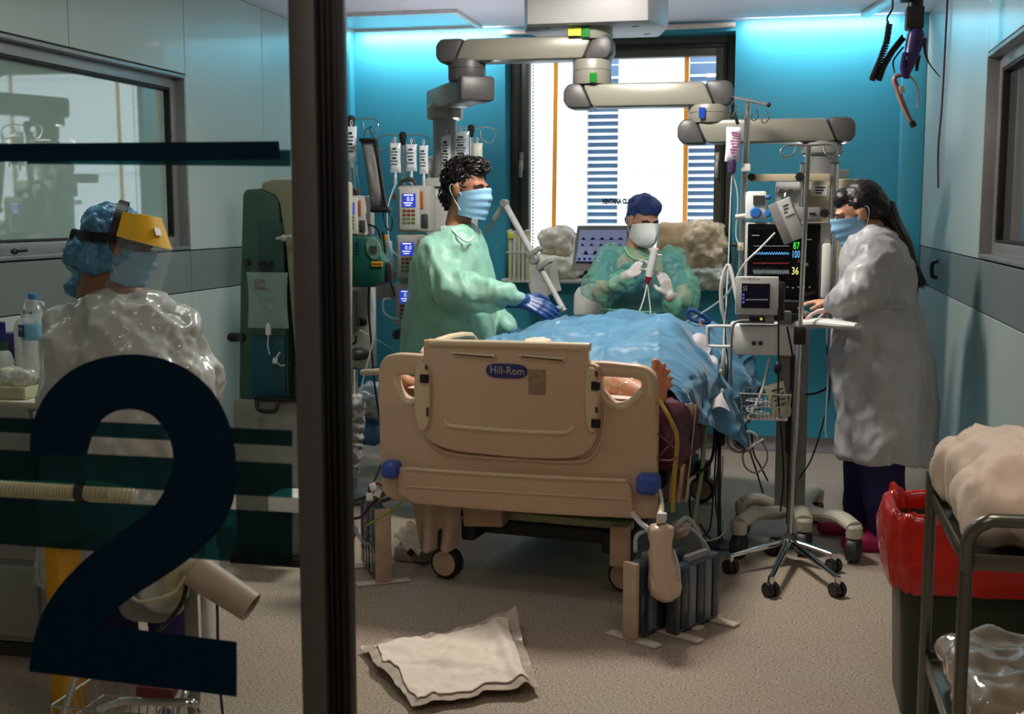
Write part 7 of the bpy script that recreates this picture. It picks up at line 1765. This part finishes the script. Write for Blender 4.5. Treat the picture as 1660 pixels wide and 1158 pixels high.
# ---------------------------------------------------------------- left foreground behind the glass
CBX0, CBX1, CBY0, CBY1, CBZ = -2.93, at(66, 900, 3.52).x, 3.52, 4.35, at(30, 652, 3.52).z
cb = thing('side_cabinet', V(((CBX0 + CBX1) / 2, (CBY0 + CBY1) / 2, 0)), 'white side cabinet at the far left below the window', 'cabinet')
MB().box(((CBX0 + CBX1) / 2, (CBY0 + CBY1) / 2, CBZ / 2 + 0.01), (CBX1 - CBX0 - 0.02, CBY1 - CBY0 - 0.02, CBZ - 0.07), bev=0.004).build('body', mt('cabinet_grey', (140, 140, 138), 0.45), cb)
MB().box(((CBX0 + CBX1) / 2, (CBY0 + CBY1) / 2, CBZ - 0.012), (CBX1 - CBX0, CBY1 - CBY0, 0.024), bev=0.005).build('worktop', mt('worktop_white', (196, 192, 176), 0.4), cb)
MB().box(((CBX0 + CBX1) / 2, CBY0 + 0.02, 0.03), (CBX1 - CBX0 - 0.06, 0.02, 0.05)).build('plinth', m_dark, cb)
for k in range(3):
    d = MB().box(((CBX0 + CBX1) / 2, CBY0 + 0.008, 0.20 + 0.27 * k), (CBX1 - CBX0 - 0.04, 0.018, 0.25), bev=0.003).build('drawer', mt('cabinet_front', (156, 156, 154), 0.4), cb)
    MB().box(((CBX0 + CBX1) / 2, CBY0 - 0.006, 0.29 + 0.27 * k), (0.16, 0.014, 0.014), bev=0.004).build('handle', m_steel, d)
# tray with odds and ends
ty = 3.68
t = thing('plastic_tray', V((at(35, 650, ty).x, ty, CBZ)), 'shallow pale yellow plastic tray on the side cabinet', 'tray')
x0, x1 = at(-30, 640, ty).x, at(74, 640, ty).x
mb = MB(); mb.box(((x0 + x1) / 2, ty, CBZ + 0.004), (x1 - x0, 0.24, 0.006), bev=0.002)
for s in (-1, 1): mb.box(((x0 + x1) / 2, ty + 0.12 * s, CBZ + 0.022), (x1 - x0, 0.006, 0.04), bev=0.002); mb.box(((x0 + x1) / 2 + s * (x1 - x0) / 2, ty, CBZ + 0.022), (0.006, 0.24, 0.04), bev=0.002)
mb.build('shell', mt('pale_yellow_plastic', (206, 204, 168), 0.3, alpha=0.85), t)
t = thing('swab_pack', at(46, 640, ty), 'pink and red swab lying in the yellow tray', 'swab')
MB().tube([at(38, 640, ty), at(48, 634, ty + .02), at(58, 632, ty + .03)], 0.009, 8).build('swab', mt('pink_swab', (206, 140, 140), 0.5), t); MB().cyl(at(55, 636, ty - .01), at(62, 633, ty - .01), 0.006, n=8).build('tip', mt('dark_red_tip', (110, 30, 30), 0.4), t)
bundle('crumpled_wrapper', 30, 612, 60, 26, 3.72, 0.12, mt('clear_wrapper', (196, 196, 192), 0.15, alpha=0.8, coat=0.6), 'crumpled clear wrapper above the yellow tray', 61, 'wrapper', amp=0.02, freq=18)
bundle('rubber_glove', 12, 602, 30, 12, 3.70, 0.06, mt('cream_rubber', (214, 208, 168), 0.5), 'cream rubber glove hanging at the left edge over the tray', 62, 'glove', amp=0.006, freq=22)
# water bottle
yb = 3.9
wb_ = at(59, 607, yb); k = (at(59, 476, yb).z - wb_.z); wb_.z = CBZ; k = at(59, 476, yb).z - CBZ
t = thing('water_bottle', wb_, 'large clear water bottle with blue label and cap on the side cabinet', 'bottle')
pr_ = [(0.040, 0), (0.046, 0.01)]
for i in range(12): pr_ += [(0.046, 0.02 + i * 0.042 * k / 0.3 * 0.5), (0.0435, 0.02 + (i + 0.5) * 0.042 * k / 0.3 * 0.5)]
pr_ = [(r_, z * 1.0) for r_, z in pr_ if z < k * 0.66] + [(0.046, k * 0.68), (0.040, k * 0.76), (0.026, k * 0.86), (0.014, k * 0.92), (0.014, k * 0.95)]
MB().lathe(pr_, wb_, (0, 0, 1), 28).build('bottle', mt('bottle_pet', (196, 204, 206), 0.06, alpha=0.45, coat=0.6), t)
MB().lathe([(0.0155, k * 0.94), (0.0165, k * 0.945), (0.0165, k * 0.995), (0.014, k)], wb_, (0, 0, 1), 20).build('cap', mt('sky_blue_cap', (60, 140, 205), 0.35), t)
MB().lathe([(0.0462, k * 0.50), (0.0472, k * 0.505), (0.0472, k * 0.665), (0.0462, k * 0.67)], wb_, (0, 0, 1), 28).build('label', mt('light_blue_label', (120, 178, 214), 0.4, var=0.15, scale=30), t)
MB().box(wb_ + V((-0.026, -0.041, k * 0.6)), (0.034, 0.006, k * 0.13), rot=(0, 0, R(-30))).build('label_patch', mt('navy_label', (24, 32, 92), 0.4), t, smooth=0)
MB().text('AQUA', wb_ + V((-0.0275, -0.0446, k * 0.62)), (0.86, -0.5, 0), (0, 0, 1), 0.0135).build('label_lettering', m_white, t, smooth=0)
MB().text('Box', wb_ + V((-0.002, -0.034, k * 0.80)), (1, 0, 0), (0, 0.25, 1), 0.02, squeeze=1.2).build('handwriting', m_print, t, smooth=0)
# disinfectant pump bottle behind, spray bottle in front
t = thing('pump_bottle', V((at(40, 600, 4.1).x, 4.1, CBZ)), 'white pump bottle half hidden behind the water bottle', 'bottle')
c = V((at(44, 600, 4.1).x, 4.1, CBZ)); hh = at(44, 490, 4.1).z - CBZ
MB().lathe([(0.038, 0), (0.042, 0.01), (0.042, hh * 0.66), (0.03, hh * 0.76), (0.014, hh * 0.8), (0.014, hh * 0.86)], c, (0, 0, 1), 22).build('bottle', m_white, t)
MB().tube([c + V((0, 0, hh * 0.85)), c + V((0, 0, hh)), c + V((0.04, -0.01, hh * 1.01)), c + V((0.088, -0.02, hh)), c + V((0.094, -0.02, hh * 0.96))], 0.006, 8, sub=3).build('pump_spout', m_white, t)
t = thing('spray_bottle', V((at(4, 600, 3.85).x, 3.85, CBZ)), 'white bottle with dark blue cap and green collar at the left edge', 'bottle')
c = V((at(6, 600, 3.85).x, 3.85, CBZ)); hh = at(6, 523, 3.85).z - CBZ
MB().lathe([(0.034, 0), (0.037, 0.01), (0.037, hh * 0.40), (0.028, hh * 0.52), (0.017, hh * 0.56)], c, (0, 0, 1), 22).build('bottle', m_white, t)
MB().lathe([(0.0165, hh * 0.54), (0.0165, hh * 0.70)], c, (0, 0, 1), 20).build('collar', mt('green_collar', (40, 88, 62), 0.4), t)
MB().lathe([(0.013, hh * 0.70), (0.015, hh * 0.72), (0.013, hh), (0.011, hh * 1.01)], c, (0, 0, 1), 20).build('cap', mt('deep_blue_cap', (34, 40, 120), 0.35), t)
t = tag(MB().box(V((at(30, 580, 4.15).x, 4.15, CBZ + 0.08)), (0.12, 0.08, 0.16), bev=0.004).build('purple_carton', mt('purple_card', (62, 40, 110), 0.5)), 'purple carton behind the water bottle', 'carton')

# dialysis machine
YD = 4.78
dm = thing('dialysis_machine', V((at(432, 920, YD).x, YD + 0.25, 0)), 'tall dark green dialysis machine with cream hood behind the glass', 'dialysis machine')
m_dg = mt('machine_green', (56, 88, 76), 0.4, var=0.05, scale=5); m_dg2 = mt('machine_panel_green', (44, 74, 66), 0.4, var=0.05); m_cr = mt('machine_cream', (136, 136, 112), 0.4, var=0.05)
P = lambda u_, v_, y=YD: at(u_, v_, y)
MB().prism([P(386, 648), P(388, 460), P(392, 316), P(396, 307), P(428, 305), P(452, 318), P(470, 650), P(450, 652)], (0, 0.42, 0), bev=0.015).build('body', m_dg, dm)
MB().prism([P(420, 306, YD - .01), P(424, 296, YD - .01), P(440, 290, YD - .01), P(470, 289, YD - .01), P(520, 291, YD - .01), P(520, 660, YD - .01), P(484, 660, YD - .01), P(472, 520, YD - .01), P(462, 400, YD - .01), P(452, 330, YD - .01), P(446, 318, YD - .01)], (0, 0.40, 0), bev=0.015).build('hood', m_cr, dm)
pbox(MB(), 418, 362, 460, 470, YD - 0.012, 0.02, 0.006).build('front_plate', m_dg2, dm)
pbox(MB(), 407, 545, 462, 645, YD - 0.012, 0.02, 0.004).build('lower_panel', mt('machine_teal', (16, 74, 88), 0.4), dm)
MB().cyl(P(472, 383, YD - .05), P(448, 387, YD - .05), 0.008, 0.006, n=10).build('spigot', m_lgrey, dm)
MB().ell(P(460, 386, YD - .05), (0.016, 0.014, 0.014)).build('spigot_collar', m_lgrey, dm)
for u_, v_ in ((398, 425), (388, 548)): MB().lathe([(0.014, 0), (0.016, 0.01), (0.016, 0.03)], P(u_, v_, YD - .02), (0, 1, 0), 16).build('port', m_dark, dm)
MB().chain([P(376, 547), P(392, 547)], [0.021, 0.019]).build('side_knob', m_black, dm)
MB().box(P(430, 428, YD - .03), (0.06, 0.03, 0.02), bev=0.006).build('bag_hook', m_black, dm)
pbox(MB(), 380, 650, 500, 905, YD - 0.02, 0.5, 0.012).build('base_cabinet', mt('machine_base_grey', (132, 132, 122), 0.4), dm)
MB().tube([P(416, 650, YD - .06), P(420, 665, YD - .08), P(445, 667, YD - .08), P(450, 652, YD - .06)], 0.009, 8).build('handle', m_black, dm)
pbox(MB(), 412, 646, 480, 651, YD - 0.05, 0.04, 0.003).build('handle_bar', m_black, dm)
pbox(MB(), 476, 595, 482, 650, YD - 0.05, 0.02, 0.002).build('cable_clip', m_black, dm)
pbox(MB(), 372, 903, 510, 932, YD - 0.06, 0.56, 0.01).build('plinth', m_black, dm)
pbox(MB(), 434, 806, 500, 832, YD - 0.2, 0.16, 0.006).build('drip_tray', m_white, dm)
for u_ in (385, 495):
    for yy in (0.05, 0.42): wheel(dm, V((P(u_, 930).x, YD + yy, 0.035)), 0.035, 0.03, (1, 0, 0))
t = thing('clear_bag', P(434, 545, YD - .05), 'clear empty fluid bag hanging on the dialysis machine', 'fluid bag')
pillow(MB(), P(434, 487, YD - .05), sz(76, YD), sz(96, YD), 0.03, n=14, wob=0.016, seed=71).build('bag', mt('clear_green_film', (170, 200, 188), 0.1, alpha=0.35, coat=0.8), t)
mb = MB()
for k in range(6): mb.box(P(421, 454 + k * 3, YD - .068), (sz(20, YD), 0.001, 0.003))
mb.build('print', mt('red_print', (120, 70, 76), 0.5), t, smooth=0)
MB().lathe([(0.012, 0), (0.012, 0.03), (0.006, 0.05)], P(435, 543, YD - .06), (0, 0, 1), 12).build('port', m_white, t)
MB().tube([P(435, 543, YD - .06), P(434, 560, YD - .06), P(437, 575, YD - .06)], 0.004, 6).build('tail', m_tubing, t)
t = thing('valve_tag', P(446, 590, YD - .04), 'small white key-shaped clamp hanging on the dialysis machine', 'clamp')
MB().box(P(446, 585, YD - .035), (0.022, 0.01, 0.024), rot=(0, R(10), 0), bev=0.003).build('clamp', m_white, t); MB().cyl(P(448, 580, YD - .035), P(454, 571, YD - .035), 0.004, n=8).build('stem', m_white, t); MB().tube([P(449, 588, YD - .03), P(456, 593, YD - .03), P(462, 592, YD - .03)], 0.003, 6).build('tail', m_whcable, t)
# breathing-hose trolley in front of the person
YT = 2.75
dt = thing('hose_trolley', V((at(295, 1100, YT).x, YT, 0)), 'device trolley with fat cream hose and chrome wire basket behind the number', 'trolley')
m_cream = mt('cream_hose', (196, 186, 152), 0.45, var=0.05)
def ribbed(pts, r, n=60):
    P_ = []; L = len(pts) - 1
    for i in range(n + 1):
        x = i / n * L; j = min(int(x), L - 1); P_.append(pts[j].lerp(pts[j + 1], x - j))
    return MB().tube(P_, [r * (1.0 if i % 2 else 0.86) for i in range(n + 1)], 16, sub=0)
px = at(304, 1000, YT).x
MB().cyl(V((px, YT + 0.02, 0.12)), V((px, YT + 0.02, 0.95)), 0.017, n=14).build('post', m_grey, dt)
MB().box(V((px + 0.03, YT + 0.05, 0.55)), (0.02, 0.04, 0.5), bev=0.004).build('cable_channel', m_white, dt)
b = MB(); b.box(at(250, 960, YT + 0.05), (0.16, 0.16, 0.14), bev=0.05, seg=3); b.build('blower_unit', m_grey, dt)
MB().lathe([(0.05, 0), (0.06, 0.01), (0.06, 0.05), (0.045, 0.07)], at(262, 960, YT - .05), (-0.3, 1, 0), 24).build('blower_face', m_lgrey, dt)
ca, cb2 = at(312, 922, YT - .05), at(408, 985, YT - .05)
MB().lathe([(0.034, 0), (0.043, 0.01), (0.041, 0.06), (0.040, 0.065), (0.041, 0.07), (0.038, (cb2 - ca).length), (0.033, (cb2 - ca).length), (0.033, (cb2 - ca).length - 0.05)], ca, cb2 - ca, 26).build('outlet_pipe', mt('pink_beige_pipe', (180, 158, 140), 0.5, var=0.06), dt)
ribbed([at(285, 965, YT - .02), at(286, 935, YT - .04), at(300, 918, YT - .05), at(318, 924, YT - .05)], 0.034, 30).build('hose_elbow', m_cream, dt)
ribbed([at(-40, 790, YT), at(60, 794, YT), at(132, 797, YT + .02)], 0.024, 64).build('ribbed_hose', m_cream, dt)
ribbed([at(136, 797, YT + .02), at(150, 796, YT + .02), at(185, 800, YT), at(216, 806, YT + 0.02)], 0.026, 26).build('ribbed_hose', m_cream, dt)
MB().lathe([(0.028, -0.012), (0.03, 0), (0.028, 0.012)], at(134, 797, YT + .02), (1, 0.05, -0.02), 20).build('hose_joint', m_dark, dt)
MB().tube([at(210, 966, YT - .08), at(228, 976, YT - .1), at(260, 970, YT - .1), at(285, 958, YT - .09), at(300, 935, YT - .09)], 0.0045, 7).build('thin_hose', m_cream, dt)
MB().tube([at(306, 930, YT - .07), at(296, 975, YT - .08), at(275, 1005, YT - .08), at(255, 1025, YT - .05)], 0.006, 7).build('thin_hose', m_black, dt)
MB().tube([at(345, 925, YT - .03), at(352, 985, YT - .03), at(354, 1080, YT - .03), at(362, 1170, YT - .03)], 0.004, 6).build('power_cable', m_dark, dt)
bc_ = V((at(205, 1140, YT).x, YT, at(205, 1195, YT).z))
k0 = thing('chrome_basket', bc_, 'chrome wire basket at the bottom left under the number', 'basket')
wire_basket(k0, bc_, 0.24, 0.2, 0.12, 10, 7, 0.0022, m_steel, 1.18)
for s, (u0, v0, u1, v1) in enumerate(((122, 1100, 98, 1175), (305, 1105, 285, 1180))): MB().cyl(at(u1, v1, YT - .12), at(u0, v0, YT - .1), 0.009, n=10).build('rim_tube', m_chrome, k0)
MB().tube([at(160, 1150, YT - .13), at(200, 1137, YT - .14), at(260, 1139, YT - .14), at(310, 1140, YT - .13), at(322, 1150, YT - .1), at(318, 1165, YT - .05)], 0.010, 10).build('front_rail', m_chrome, k0)
tag(MB().box(at(255, 1118, YT + .03), (0.10, 0.06, 0.04), bev=0.01, rot=(0.1, 0.1, 0.2)).build('red_pouch', mt('maroon_pouch', (110, 36, 42), 0.5)), 'small dark red pouch in the chrome basket', 'pouch')
for dx, dy in ((-0.25, -0.05), (0.15, -0.15), (0.12, 0.2), (-0.2, 0.22)):
    c = V((px + dx, YT + 0.02 + dy, 0.045)); MB().tube([V((px, YT + .02, 0.13)), c + V((0, 0, 0.06))], 0.014, 10, sub=0).build('base_leg', m_dark, dt); wheel(dt, c, 0.045, 0.03, (1, 0.2, 0))
yb_ = 3.08
t = thing('yellow_box', V((at(85, 990, yb_).x, yb_, 0)), 'tall yellow clinical waste box beside the side cabinet', 'waste box')
z1 = at(85, 884, yb_).z
MB().box(V((at(85, 950, yb_).x, yb_ + 0.06, z1 / 2)), (sz(30, yb_), 0.12, z1 - 0.002), bev=0.006).build('box', mt('ochre_yellow', (206, 148, 20), 0.5), t)
MB().box(V((at(88, 950, yb_).x + 0.03, yb_ + 0.06, z1 + 0.008)), (sz(44, yb_), 0.13, 0.02), bev=0.005).build('lid', mt('olive_lid', (150, 140, 80), 0.5), t)
